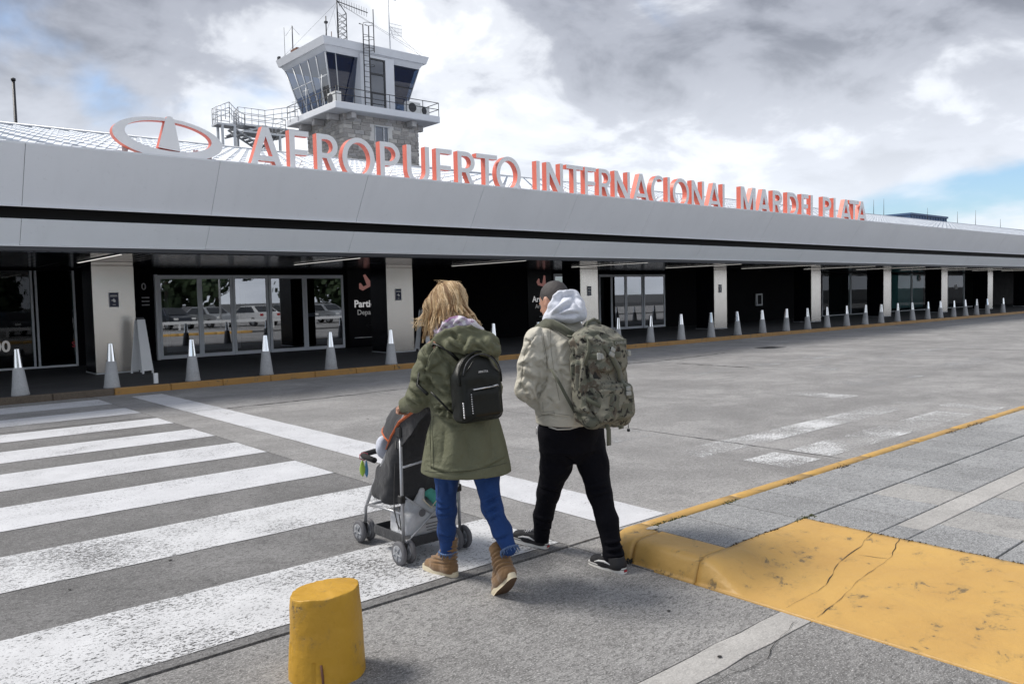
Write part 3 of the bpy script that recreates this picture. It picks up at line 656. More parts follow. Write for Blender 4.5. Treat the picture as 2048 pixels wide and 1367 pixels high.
# framed box on the dark wall, round no parking sign, paper on the glass
e = empty('wall_cabinet', (36.5, YW-0.005, 0.88), 'pale framed extinguisher cabinet on the dark terminal wall', 'cabinet')
MB().bbox((-0.29, -0.1, 0), (0.29, 0, 0.62), 0.01).build('frame', 'trim_white', e); MB().box((-0.17, -0.105, 0.08), (0.17, -0.101, 0.54)).build('pane', 'interior_dark', e)
e = empty('round_sign', (55.76, YW-0.05, 2.05), 'round black and white prohibition sign hanging in the far bay', 'sign')
Mx = Matrix.Translation((0, 0, 0.2)) @ Matrix.Rotation(R_(90), 4, 'X')
MB().lathe([(0.2, 0), (0.2, 0.01)], 24, M=Mx).build('disc', 'sign_white', e); MB().lathe([(0.15, 0.011), (0.15, 0.016)], 24, M=Mx).build('symbol', 'black_panel', e)
MB().box((-0.02, -0.021, 0.06), (0.02, -0.017, 0.34), M=Matrix.Translation((0, 0, 0.2)) @ Matrix.Rotation(R_(45), 4, 'Y') @ Matrix.Translation((0, 0, -0.2))).build('slash', 'sign_white', e)
o = MB().box((-0.22, -0.01, 0), (0.22, 0, 0.3)).build('paper_notice', 'sign_white', loc=(62.0, YW-0.012, 1.45)); o['label'] = 'white paper notice stuck on far shop glass'; o['category'] = 'notice'
# ceiling lights
for k in range(14):
    x = 4.38+5.13*k
    nm = ['above the leftmost pillar', 'above the first glass entrance', 'above the woman and man', 'above the second glass entrance', 'before the wall cabinet', 'before the fifth pillar', 'just right of the fifth pillar'][k] if k < 7 else 'at the far right end'
    e = empty('ceiling_light', (x, 18.1, 2.60), 'thin white strip light in canopy ceiling '+nm, 'light', 'strip lights in the canopy ceiling')
    MB().box((-0.035, -1.7, 0), (0.035, 1.7, 0.021)).build('housing', 'dark_metal', e); MB().box((-0.018, -1.68, -0.006), (0.018, 1.68, -0.001)).build('tube', 'tube_light', e)

# ------------------------------------------------------------------ roof sign
def arc(cx, cz, rx, rz, a0, a1, n=14): return [(cx+rx*math.cos(R_(a0+(a1-a0)*k/n)), cz+rz*math.sin(R_(a0+(a1-a0)*k/n))) for k in range(n+1)]
def glyph(ch, w, h, t):
    """outline loops of a sans capital, w wide, h high, stroke t"""
    b = t*0.88
    if ch == 'I': return [[(0, 0), (t, 0), (t, h), (0, h)]]
    if ch == 'L': return [[(0, 0), (w, 0), (w, b), (t, b), (t, h), (0, h)]]
    if ch == 'E':
        m = h*0.50; return [[(0, 0), (w, 0), (w, b), (t, b), (t, m-b/2), (w*0.93, m-b/2), (w*0.93, m+b/2), (t, m+b/2), (t, h-b), (w, h-b), (w, h), (0, h)]]
    if ch == 'T': return [[(w/2-t/2, 0), (w/2+t/2, 0), (w/2+t/2, h-b), (w, h-b), (w, h), (0, h), (0, h-b), (w/2-t/2, h-b)]]
    if ch == 'A':
        tx = t*1.12; ap = t*1.15
        zc0, zc1 = h*0.22, h*0.22+b; f = lambda z: (w/2-ap/2)*z/h
        inner_top = h*(1-(tx*1.0)/(w/2)); zt = h-(tx-ap/2)*h/(w/2-ap/2)
        g = lambda z: f(z)+tx
        return [[(0, 0), (tx, 0), (g(zc0), zc0), (w-g(zc0), zc0), (w-tx, 0), (w, 0), (w/2+ap/2, h), (w/2-ap/2, h)],
                [(g(zc1), zc1), (w-g(zc1), zc1), (w/2, min(h*0.93, zt))]]
    if ch == 'N': return [[(0, 0), (t*0.95, 0), (t*0.95, h*0.70), (w-t*1.15, 0), (w, 0), (w, h), (w-t*0.95, h), (w-t*0.95, h*0.30), (t*1.15, h), (0, h)]]
    if ch == 'M': return [[(0, 0), (t, 0), (t, h*0.66), (w*0.5-t*0.42, 0.04*h), (w*0.5+t*0.42, 0.04*h), (w-t, h*0.66), (w-t, 0), (w, 0), (w, h), (w-t*1.25, h), (w/2, h*0.36), (t*1.25, h), (0, h)]]
    if ch == 'O': return [arc(w/2, h/2, w/2, h*0.515, 0, 350, 35), arc(w/2, h/2, w/2-t, h*0.515-b, 0, 350, 35)]
    if ch == 'C':
        o = arc(w*0.54, h/2, w*0.54, h*0.515, 52, 308, 26); i = arc(w*0.56, h/2, w*0.54-t*0.98, h*0.515-b, 305, 55, 26)
        return [o+i]
    if ch == 'U':
        r = w/2; return [[(0, h)]+arc(r, r*1.02, r, r*1.05, 180, 360, 18)+[(w, h), (w-t, h)]+arc(r, r*1.02, r-t, r*1.05-b, 0, -180, 18)+[(t, h)]]
    if ch == 'D':
        r = h/2; k = max(0.0, w-h*0.60)
        return [[(0, 0)]+arc(w*0.42, r, w*0.58, r, -90, 90, 18)+[(0, h)], [(t, b)]+arc(w*0.42, r, w*0.58-t, r-b, -90, 90, 18)+[(t, h-b)]]
    if ch in 'PR':
        zc = h*0.40 if ch == 'P' else h*0.43; r = (h-zc)/2; c = w*0.45
        P = [(0, 0), (t, 0), (t, zc)]
        if ch == 'R': P += [(w*0.42, zc), (w-t*1.22, 0), (w, 0), (w*0.60, zc+0.02*h)]
        P += arc(c, zc+r, w*(0.55 if ch == 'P' else 0.49), r, -70 if ch == 'R' else -90, 90, 16)+[(0, h)]
        return [P, [(t, zc+b)]+arc(c, zc+r, w*(0.55 if ch == 'P' else 0.49)-t, r-b, -90, 90, 14)+[(t, h-b)]]
sgn = empty('rooftop_sign', (19.5, 15.5, 4.30), 'white letters with salmon sides spelling AEROPUERTO INTERNACIONAL MAR DEL PLATA along the roof', 'sign')
LET = [('A', 6.57, 7.30), ('E', 7.44, 7.87), ('R', 8.05, 8.57), ('O', 8.64, 9.44), ('P', 9.58, 10.10), ('U', 10.28, 10.90), ('E', 11.09, 11.55), ('R', 11.72, 12.27), ('T', 12.29, 12.95), ('O', 12.92, 13.73),
       ('I', 14.27, 14.40), ('N', 14.62, 15.23), ('T', 15.36, 16.00), ('E', 16.06, 16.50), ('R', 16.62, 17.15), ('N', 17.27, 17.93), ('A', 18.02, 18.82), ('C', 18.88, 19.55), ('I', 19.64, 19.78), ('O', 19.90, 20.71), ('N', 20.84, 21.49), ('A', 21.65, 22.42), ('L', 22.48, 22.92),
       ('M', 23.51, 24.40), ('A', 24.52, 25.32), ('R', 25.46, 26.12), ('D', 26.41, 27.18), ('E', 27.38, 27.88), ('L', 28.04, 28.60), ('P', 28.92, 29.56), ('L', 29.74, 30.22), ('A', 30.26, 31.18), ('T', 30.99, 31.79), ('A', 31.60, 32.50)]
ZB, HC = 4.26, 0.868
for i, (ch, x0, x1) in enumerate(LET):
    t = 0.118 if i < 23 else 0.165
    me = outline_mesh('letter', glyph(ch, x1-x0, HC, t), 0.17, ['letter_face', 'letter_return'])
    o = link('letter', me, sgn, loc=(x0-19.5, 0.0+random.uniform(-0.004, 0.004), ZB-4.30))
    for fx in ((0.2, 0.8) if x1-x0 > 0.3 else (0.5,)):
        xx = x0-19.5+(x1-x0)*fx
        MB().tube([(xx, 0.172, ZB-4.30+0.30), (xx, 0.42, 0.07)], 0.010, 5).build('support_bracket', 'galvanised', sgn)
        MB().tube([(xx, 0.172, ZB-4.30+0.06), (xx, 0.20, 0.06)], 0.012, 5).build('support_bracket', 'galvanised', sgn)
# round emblem: flattened ring with a tapering upright
emb = empty('rooftop_emblem', (5.05, 15.5, 4.30), 'white oval ring emblem with tapered centre spike and salmon edge on the roof edge', 'emblem')
cx, cz, rx, rz = 0.0, 0.385, 0.985, 0.372
ring = [arc(cx, cz, rx, rz, 0, 355, 71), arc(cx+0.0, cz+0.045, rx-0.21, rz-0.105, 0, 355, 71)]
th = R_(-3.0)
rotp = lambda P: [(x*math.cos(th)-z*math.sin(th), x*math.sin(th)+z*math.cos(th)) for x, z in P]
link('ring', outline_mesh('ring', [rotp(l) for l in ring], 0.16, ['letter_face', 'letter_return']), emb)
sp = [(-0.20, 0.20), (0.20, 0.18), (0.075, 0.74), (0.05, 0.785), (0.0, 0.80), (-0.05, 0.785), (-0.075, 0.74)]
link('spike', outline_mesh('spike', [rotp(sp)], 0.155, ['letter_face', 'letter_return']), emb, loc=(0.0, -0.004, 0))
for xx in (-0.72, -0.1, 0.55, 0.8): MB().tube([(xx, 0.14, 0.25), (xx, 0.42, 0.06)], 0.014, 5).build('support_bracket', 'galvanised', emb); MB().box((xx-0.05, 0.165, 0.02), (xx+0.05, 0.18, 0.26)).build('support_plate', 'galvanised', emb)
# ------------------------------------------------------------------ control tower
TX, TY = 22.43, 38.0
tow = empty('control_tower', (TX, TY, 7.6), 'square stone control tower with slanted glass cab, balcony and roof antennas', 'tower')
TO = Vector((TX, TY, 7.6))
def tw(mb, name, mats, parent=None):
    o = mb.build(name, mats, parent if parent is not None else tow)
    if parent is None: o.location = -TO
    return o
sx0, sx1, sy0, sy1, sz0, sz1 = 20.19, 24.67, 36.0, 39.93, 7.2, 11.0
shaft = tw(MB().box((sx0+0.04, sy0+0.04, sz0), (sx1-0.04, sy1-0.04, sz1)), 'shaft', 'mortar')
random.seed(5)
stones = []
for i in range(10):
    L = random.choice([0.36, 0.46, 0.56, 0.68]) if i else 0.5; 
    stones.append((L, [MB().bbox((0.014, -0.004, 0.013), (L-0.014, 0.06, h-0.013), 0.010).mesh('stone', 'stone_%d' % random.randrange(5)) for h in (0.17, 0.225, 0.28)]))
win = (21.98, 22.78, 9.72, 10.48)
def course(face, z, hi, h):
    x, end = (sx0, sx1) if face == 'f' else (sy0+0.06, sy1)
    x -= random.uniform(0.0, 0.25)
    while x < end-0.05:
        L, ms = random.choice(stones); a = max(x, sx0 if face == 'f' else sy0+0.06); b = min(x+L, end)
        if b-a > 0.06 and not (face == 'f' and b > win[0] and a < win[1] and z+h > win[2] and z < win[3]):
            o = link('stone', ms[hi], shaft); p = random.uniform(-0.012, 0.015)
            if face == 'f': o.location = (a, sy0-p*0, z); o.location.y = sy0+p
            else: o.location = (sx0+0.012+p*0.5, b, z); o.rotation_euler.z = -math.pi/2
            o.scale.x = (b-a)/L
        x += L
z = 8.05
while z < 10.95:
    hi = random.choice([0, 0, 0, 1, 1, 2]); h = (0.17, 0.225, 0.28)[hi]
    course('f', z, hi, h); course('l', z, hi, h); z += h
w = MB().box((win[0], sy0-0.06, win[3]), (win[1]+0.05, sy0+0.1, win[3]+0.05)).box((win[0], sy0-0.01, win[2]), (win[0]+0.05, sy0+0.08, win[3])).box((win[1]-0.30, sy0-0.01, win[2]), (win[1]-0.24, sy0+0.08, win[3])).box((win[1]-0.04, sy0-0.01, win[2]), (win[1], sy0+0.08, win[3]))
w = tw(w, 'shaft_window', 'galvanised'); MB().box((win[0]+0.05, sy0+0.03, win[2]), (win[1]-0.04, sy0+0.034, win[3])).build('pane', 'tower_glass', w)
# balcony
bx0, bx1, by0, by1 = 19.36, 25.52, 35.18, 40.6
tw(MB().bbox((bx0, by0, 10.93), (bx1, by1, 11.27), 0.03), 'balcony_slab', 'tower_white')
for (a, b) in [((20.35, 35.45, 10.62), (20.62, 36.0, 10.92)), ((23.9, 35.45, 10.62), (24.2, 36.0, 10.92)), ((24.68, 36.3, 10.62), (25.2, 36.6, 10.92)),
               ((19.6, 36.35, 10.62), (20.18, 36.62, 10.92)), ((19.6, 37.9, 10.62), (20.18, 38.2, 10.92)), ((19.6, 39.4, 10.62), (20.18, 39.7, 10.92))]:
    m = MB().bbox(a, b, 0.02); tw(m, 'bracket', 'stone_3')
rail = MB(); RZ = 11.27
corners = [(bx0+0.05, by1-0.05), (bx0+0.05, by0+0.05), (bx1-0.05, by0+0.05), (bx1-0.05, by1-0.05)]
for h in (0.36, 0.70): rail.tube([(x, y, RZ+h) for x, y in corners], 0.020, 6)
tw(rail, 'handrail', 'dark_metal')
for (p, q) in zip(corners, corners[1:]):
    n = 6
    for k in range(n+(1 if q == corners[-1] else 0)):
        t = k/n; x, y = p[0]+(q[0]-p[0])*t, p[1]+(q[1]-p[1])*t
        tw(MB().tube([(x, y, RZ-0.02), (x, y, RZ+0.71)], 0.018, 6), 'rail_post', 'dark_metal')
# cab with outward leaning glass
gb = (20.26, 24.43, 37.15, 40.25, 11.28); gt = (19.57, 25.12, 36.45, 40.94, 13.95)
def gp(fx, fy, t):
    x0 = gb[0]+(gt[0]-gb[0])*t; x1 = gb[1]+(gt[1]-gb[1])*t; y0 = gb[2]+(gt[2]-gb[2])*t; y1 = gb[3]+(gt[3]-gb[3])*t
    return Vector((x0+(x1-x0)*fx, y0+(y1-y0)*fy, gb[4]+(gt[4]-gb[4])*t))
def glaze(f0, f1, side, t0=0.02, t1=1.0, mat='tower_glass'):
    q = (lambda f, t: gp(f, 0, t)) if side == 'f' else (lambda f, t: gp(0, f, t)) if side == 'l' else (lambda f, t: gp(1, f, t)) if side == 'r' else (lambda f, t: gp(f, 1, t))
    P = [q(f0, t0), q(f1, t0), q(f1, t1), q(f0, t1)]
    if side in 'lb': P.reverse()
    return MB().add(P, [(0, 1, 2, 3)])
def mull(a, b, r=0.035, mat='door_aluminium', name='mullion'): tw(MB().tube([a, b], r, 6), name, mat)
for side, cuts in (('f', [0, 0.10, 0.40]), ('f', [0.68, 1.0]), ('l', [0, 0.22, 0.42, 0.62, 0.80, 1.0]), ('r', [0, 0.33, 0.66, 1.0]), ('b', [0, 0.25, 0.5, 0.75, 1.0])):
    for a, b in zip(cuts, cuts[1:]): tw(glaze(a, b, side), 'pane', 'tower_glass')
    for c in cuts:
        q = {'f': lambda t: gp(c, 0, t), 'l': lambda t: gp(0, c, t), 'r': lambda t: gp(1, c, t), 'b': lambda t: gp(c, 1, t)}[side]
        mull(q(0.0), q(1.0), 0.03 if side != 'l' else 0.04, 'galvanised')
for a, b in ((0.0, 0.22), (0.42, 0.62), (0.62, 1.0)):
    mull(gp(0, a, 0.62), gp(0, b, 0.62), 0.022, 'galvanised', 'transom')
mull(gp(0.68, 0, 0.62), gp(1, 0, 0.62), 0.03, 'dark_metal', 'transom')
tw(MB().box((20.3, 37.2, 11.26), (24.4, 40.2, 11.9)), 'cab_base', 'tower_white')
tw(MB().box((20.9, 38.2, 11.9), (23.9, 39.6, 13.9)).box((21.3, 37.4, 11.9), (23.4, 37.9, 12.5)), 'cab_interior', 'interior_dark')
tw(MB().add([gp(0.02, 0, 0.05)+Vector((0, 0.12, 0)), gp(0.36, 0, 0.05)+Vector((0, 0.12, 0)), gp(0.36, 0, 0.97)+Vector((0, 0.12, 0)), gp(0.02, 0, 0.97)+Vector((0, 0.12, 0))], [(0, 1, 2, 3)]), 'reflection_sheet', 'reflection_navy'); tw(MB().add([gp(0.7, 0, 0.3)+Vector((0, 0.12, 0)), gp(0.97, 0, 0.3)+Vector((0, 0.12, 0)), gp(0.97, 0, 0.97)+Vector((0, 0.12, 0)), gp(0.7, 0, 0.97)+Vector((0, 0.12, 0))], [(0, 1, 2, 3)]), 'reflection_sheet', 'reflection_navy')  # added navy sheets behind the front panes stand in for blue reflections
# entrance wall in the middle of the front
ent = tw(MB().box((21.38, 36.2, 11.27), (21.92, 37.4, 14.1)).box((22.86, 36.2, 11.27), (23.38, 37.4, 14.1)).box((21.92, 36.2, 13.98), (22.86, 37.4, 14.1)), 'entrance_wall', 'tower_white')
d = tw(MB().box((21.93, 36.22, 11.3), (22.0, 36.3, 13.97)).box((22.77, 36.22, 11.3), (22.85, 36.3, 13.97)).box((22.0, 36.22, 13.9), (22.77, 36.3, 13.97)).box((22.0, 36.22, 13.15), (22.77, 36.3, 13.25)).box((22.0, 36.22, 12.2), (22.77, 36.3, 12.28)), 'door', 'dark_metal')
MB().box((22.0, 36.25, 13.25), (22.77, 36.26, 13.9)).box((22.0, 36.25, 12.28), (22.77, 36.26, 13.15)).box((22.0, 36.25, 11.3), (22.77, 36.26, 12.2)).build('pane', 'tower_glass', d)
# roof slab with two stepped bands
def frust(a, za, b, zb):
    (x0, x1, y0, y1), (X0, X1, Y0, Y1) = a, b
    return [(x0, y0, za), (x1, y0, za), (x1, y1, za), (x0, y1, za), (X0, Y0, zb), (X1, Y0, zb), (X1, Y1, zb), (X0, Y1, zb)]
FF = [(3, 2, 1, 0), (4, 5, 6, 7), (0, 1, 5, 4), (1, 2, 6, 5), (2, 3, 7, 6), (3, 0, 4, 7)]
rf = tw(MB().add(frust((19.36, 25.40, 36.14, 41.3), 14.20, (19.26, 25.52, 36.04, 41.4), 14.56), FF), 'cab_roof', 'tower_white')
MB().add(frust((19.62, 25.10, 36.42, 41.0), 13.93, (19.44, 25.28, 36.24, 41.2), 14.20), FF).build('soffit_band', 'tower_white', rf)
# ladder with safety hoops
for x in (21.45, 21.78): tw(MB().tube([(x, 35.95, 11.3), (x, 35.95, 15.45), (x, 36.3, 15.6)], 0.028, 6), 'ladder_rail', 'dark_metal')
for k in range(14): tw(MB().tube([(21.45, 35.95, 11.6+k*0.26), (21.78, 35.95, 11.6+k*0.26)], 0.014, 5), 'ladder_rung', 'dark_metal')
for z in (13.4, 14.2, 14.75, 15.45): tw(MB().tube([(21.45, 35.95, z)]+[(21.615+0.33*math.cos(a), 35.95-0.5*math.sin(a), z) for a in np.linspace(2.6, 0.5, 9)]+[(21.78, 35.95, z)], 0.014, 5), 'ladder_hoop', 'dark_metal')
for x in (22.1,): tw(MB().tube([(x, 36.0, 14.2), (x, 36.0, 16.35)], 0.025, 6), 'ladder_rail', 'dark_metal')
# lattice mast, antennas
mz0, mz1 = 14.5, 16.9; mast = MB(); leg = [(20.72, 37.2), (21.24, 37.2), (20.98, 37.6)]
for x, y in leg: mast.tube([(x, y, mz0), (x, y, mz1-0.6), (20.78, 37.3, mz1)], 0.024, 5)
for k in range(6):
    za = mz0+k*0.3
    for (p, q) in ((0, 1), (1, 2), (2, 0)):
        mast.tube([(*leg[p], za), (*leg[q], za+0.3)], 0.012, 4); mast.tube([(*leg[q], za), (*leg[p], za+0.3)], 0.012, 4)
mast.tube([(20.78, 37.3, 16.8), (20.78, 37.3, 18.2)], 0.03, 5)
tw(mast, 'lattice_mast', 'dark_metal')
yagi = MB().tube([(20.78, 37.3, 16.85), (22.15, 36.6, 16.35)], 0.025, 5)
for k in range(12):
    t = 0.08+k*0.08; x, y, z = 20.78+1.37*t, 37.3-0.7*t, 16.85-0.5*t; yagi.tube([(x, y, z-0.22), (x, y, z+0.22)], 0.010, 4)
tw(yagi, 'antenna', 'dark_metal')
a2 = MB().tube([(23.45, 36.6, 14.2), (23.4, 36.6, 17.6)], [0.035, 0.028], 6).tube([(22.6, 36.6, 17.35), (23.9, 36.6, 17.35)], 0.018, 4)
for k in range(8): a2.tube([(23.55+k*0.09, 36.6, 15.55), (23.55+k*0.09, 36.6, 16.1)], 0.009, 4)
for z in (15.55, 15.72, 15.9, 16.1): a2.tube([(23.45, 36.6, z), (24.2, 36.6, z)], 0.010, 4)
a2.tube([(23.45, 36.6, 15.9), (23.7, 36.6, 15.35)], 0.015, 4)
tw(a2, 'antenna', 'galvanised')
tw(MB().tube([(19.6, 40.0, 14.5), (19.6, 40.0, 16.1)], 0.03, 5).tube([(19.35, 40.3, 15.6), (19.6, 40, 16.05), (19.85, 39.7, 15.6)], 0.008, 4), 'antenna', 'dark_metal')
tw(MB().tube([(19.5, 40.75, 14.3), (19.5, 40.75, 16.2)], 0.012, 5), 'antenna', 'dark_metal')
tw(MB().tube([(19.75, 36.6, 14.5), (19.75, 36.6, 15.7)], 0.03, 5).box((19.68, 36.53, 15.35), (19.82, 36.67, 15.45)), 'antenna', 'dark_metal')
tw(MB().tube([(20.25, 37.0, 14.5), (20.25, 37.0, 15.15)], 0.02, 5), 'antenna', 'rust_metal')
tw(MB().lathe([(0.42, 14.5), (0.40, 14.7), (0.28, 14.88), (0.05, 14.96)], 16, M=Matrix.Translation((20.55, 37.4, 0))), 'radome', 'rust_metal')
tw(MB().bbox((19.5, 39.4, 14.5), (20.0, 40.1, 14.85), 0.02), 'roof_box', 'rust_metal')
wires = MB()
for p, q in [((20.78, 37.3, 16.8), (25.3, 36.3, 14.6)), ((20.78, 37.3, 16.8), (25.3, 36.3, 14.75)), ((20.78, 37.3, 16.8), (19.5, 36.3, 14.6)), ((20.78, 37.3, 16.8), (19.4, 41.0, 14.6)), ((20.6, 37.3, 16.2), (20.3, 36.4, 14.6)), ((23.4, 36.6, 16), (25.3, 36.4, 14.6))]: wires.tube([p, q], 0.006, 4)
tw(wires, 'guy_wire', 'dark_metal')
tw(MB().bbox((19.30, 41.1, 14.55), (19.42, 41.3, 14.75), 0.01), 'floodlight', 'dark_metal')
# things on the balcony
def ac(x, y, label, rz=0, s=1.0):
    e = empty('air_conditioner', (x, y, 11.27), label, 'air conditioner', 'air conditioners on the tower balcony', rz)
    MB().bbox((-0.42*s, -0.16, 0.02), (0.42*s, 0.16, 0.66*s), 0.02).build('casing', 'ac_white', e)
    Mx = Matrix.Translation((-0.1*s, -0.162, 0.36*s)) @ Matrix.Rotation(R_(90), 4, 'X')
    MB().lathe([(0.24*s, 0), (0.24*s, 0.012), (0.21*s, 0.014)], 20, M=Mx).build('fan_grille', 'dark_metal', e)
ac(24.15, 35.75, 'larger white air conditioner at the right end of the tower balcony'); ac(24.85, 35.8, 'smaller white air conditioner nearest the right balcony rail', 0.25, 0.8)
ac(19.95, 36.4, 'white air conditioner at the left balcony corner below the slanted glass', -1.57, 1.05)
for k, (y, z) in enumerate([(36.6, 1.5), (38.3, 1.2), (39.6, 0.9)]): tw(MB().tube([(19.40, y, 11.3), (19.40, y, 11.3+z)], 0.022, 5).tube([(19.40, y-0.35, 11.15+z), (19.40, y+0.35, 11.2+z)], 0.016, 4), 'antenna', 'galvanised')
# steel stair beside the tower
st = empty('steel_stair', (16.2, 37.3, 7.9), 'open galvanised steel stair with railings on the roof left of the control tower', 'stair')
SO = Vector((16.2, 37.3, 7.9))
def sp_(mb, name, mat='galvanised'): o = mb.build(name, mat, st); o.location = -SO; return o
def plat(x0, x1, y0, y1, z, nm='landing'): return sp_(MB().box((x0, y0, z-0.09), (x1, y1, z)), nm)
plat(14.25, 15.15, 37.0, 37.7, 9.93); plat(15.5, 17.6, 37.0, 38.1, 9.72); plat(15.5, 19.4, 38.2, 39.2, 10.3)
for x, y, zt in [(14.5, 37.05, 9.84), (15.08, 37.05, 9.84), (14.5, 37.6, 9.84), (17.3, 37.05, 9.63), (17.3, 38.0, 9.63), (15.6, 38.0, 9.63)]: sp_(MB().box((x-0.05, y-0.05, 7.9), (x+0.05, y+0.05, zt)), 'column')
for x0, x1, z0, z1, y0, y1 in [(15.1, 16.3, 9.86, 9.2, 37.2, 37.9), (15.4, 17.2, 9.72, 10.34, 38.2, 39.1), (15.6, 17.2, 8.0, 9.65, 37.3, 38.0)]:
    for k in range(6): t = (k+0.5)/6; sp_(MB().box((x0+(x1-x0)*t-0.13, y0, z0+(z1-z0)*t-0.02), (x0+(x1-x0)*t+0.13, y1, z0+(z1-z0)*t+0.02)), 'tread')
    for y in (y0, y1): sp_(MB().tube([(x0, y, z0-0.05), (x1, y, z1-0.05)], 0.05, 4), 'stringer')
def srail(pts, h=0.75, n=4):
    for a, b in zip(pts, pts[1:]):
        for hh in (h, h*0.66, h*0.33): sp_(MB().tube([(a[0], a[1], a[2]+hh), (b[0], b[1], b[2]+hh)], 0.018, 5), 'rail')
        for k in range(n+1): t = k/n; p = [a[i]+(b[i]-a[i])*t for i in range(3)]; sp_(MB().tube([p, (p[0], p[1], p[2]+h)], 0.018, 5), 'rail_post')
srail([(14.28, 37.65, 9.93), (14.28, 37.05, 9.93), (14.85, 37.0, 10.2), (15.15, 37.0, 9.9), (15.55, 37.0, 9.72), (17.6, 37.0, 9.72)], 0.72, 3)
srail([(15.5, 38.2, 9.95), (15.75, 38.2, 10.3), (17.1, 38.2, 10.3), (19.35, 39.2, 11.0)], 0.75, 4); srail([(17.6, 37.0, 9.72), (17.6, 38.1, 9.72)], 0.72, 2); srail([(14.28, 37.65, 9.93), (15.1, 37.65, 9.93)], 0.72, 2)
# ------------------------------------------------------------------ far things on the skyline
lp = empty('light_mast', (10.12, 60, 0), 'slim dark mast rising behind the left end of the roof', 'mast')
MB().tube([(0, 0, 0), (0, 0, 16.1)], [0.16, 0.09], 8).build('pole', 'dark_metal', lp); MB().lathe([(0.14, 16.1), (0.14, 16.25), (0.03, 16.3)], 8).build('cap', 'dark_metal', lp)
fb = empty('plant_room', (110, 50, 0), 'small blue metal clad block on the far right of the roof', 'building')
simple('blue_cladding', (0.075, 0.14, 0.27), 0.5, 0.1, 0.1, 0.4)
MB().box((-3.5, -4.8, 0), (8.0, 6, 11.0)).build('wall', 'blue_cladding', fb); MB().box((-3.6, -4.95, 10.95), (8.1, 6.1, 11.2)).build('roof_edge', 'blue_cladding', fb)
for k in range(14): MB().box((-3.3+k*0.84, -4.88, 6), (-3.2+k*0.84, -4.805, 10.9)).build('cladding_rib', 'blue_cladding', fb)
for k in range(5): MB().box((-3.6, -4.0+k*2, 9.2), (-3.505, -2.6+k*2, 10.7)).build('louvre', 'dark_metal', fb)
for k, (px, zt) in enumerate([(72.5, 9.7), (74.5, 9.9), (84.0, 9.6), (91.5, 9.6), (96.5, 10.0), (104, 9.4)]):
    o = MB().tube([(0, 0, 0), (0, 0, zt-8.25)], [0.028, 0.012], 5).build('lightning_rod', 'dark_metal', loc=(px, 34, 8.15)); o['label'] = 'thin lightning rod on the far right roof ridge'; o['category'] = 'rod'; o['group'] = 'lightning rods on the roof ridge'
# ------------------------------------------------------------------ cone bollards along the kerb
b0 = empty('cone_bollard', (0, 0, 0), '', 'bollard', 'concrete cone bollards along the terminal kerb')
MB().lathe([(0.142, 0), (0.145, 0.02), (0.136, 0.05), (0.084, 0.49), (0.076, 0.495)], 24).build('concrete_cone', 'bollard_concrete', b0)
MB().lathe([(0.074, 0.493), (0.043, 0.82), (0.038, 0.825)], 12, smooth=False).build('metal_cap', 'chrome_cap', b0)
BX = [2.56, 4.03, 5.51, 7.03, 8.53, 10.09, 11.65, 13.2, 14.8, 16.4, 18.0, 19.5, 21.05, 22.67, 24.22, 25.79, 27.37, 28.92, 30.42, 32.01, 33.62, 35.1, 36.71, 38.27, 39.91, 41.41, 42.99, 44.53, 46.0, 47.55, 49.86]
NB = len(BX)
where = ['leftmost grey cone bollard with bright metal tip, before the shop window', 'cone bollard with metal tip in front of the leftmost pillar', 'cone bollard with metal tip before the left leaf of the first entrance',
         'cone bollard with metal tip before the middle of the first entrance', 'cone bollard with metal tip before the right leaf of the first entrance', 'cone bollard with metal tip by the pillar left of the woman']
ordn = ['first', 'second', 'third', 'fourth', 'fifth', 'sixth', 'seventh', 'eighth', 'ninth', 'tenth', 'eleventh', 'twelfth', 'thirteenth', 'fourteenth', 'fifteenth', 'sixteenth', 'seventeenth', 'eighteenth', 'nineteenth', 'twentieth', 'twenty-first', 'twenty-second']
for k in range(NB):
    o = b0 if k == 0 else copy_tree(b0)
    o.location = (BX[k], 16.13, 0.112); o.rotation_euler = (random.gauss(0, 0.016), random.gauss(0, 0.016), random.random()*6); o.scale = (1, 1, random.uniform(0.985, 1.015))
    if k < 6: lab = where[k]
    elif k < 9: lab = ['cone bollard with metal tip just right of the woman\'s hood', 'cone bollard with metal tip behind the woman\'s black backpack', 'cone bollard with metal tip just left of the man\'s shoulder'][k-6]
    elif k < 11: lab = ['cone bollard with metal tip hidden behind the man\'s hood', 'cone bollard with metal tip just above the camouflage backpack'][k-9]
    else: lab = 'grey cone bollard with metal tip, %s along the kerb right of the man' % ordn[k-11]
    o['label'] = lab
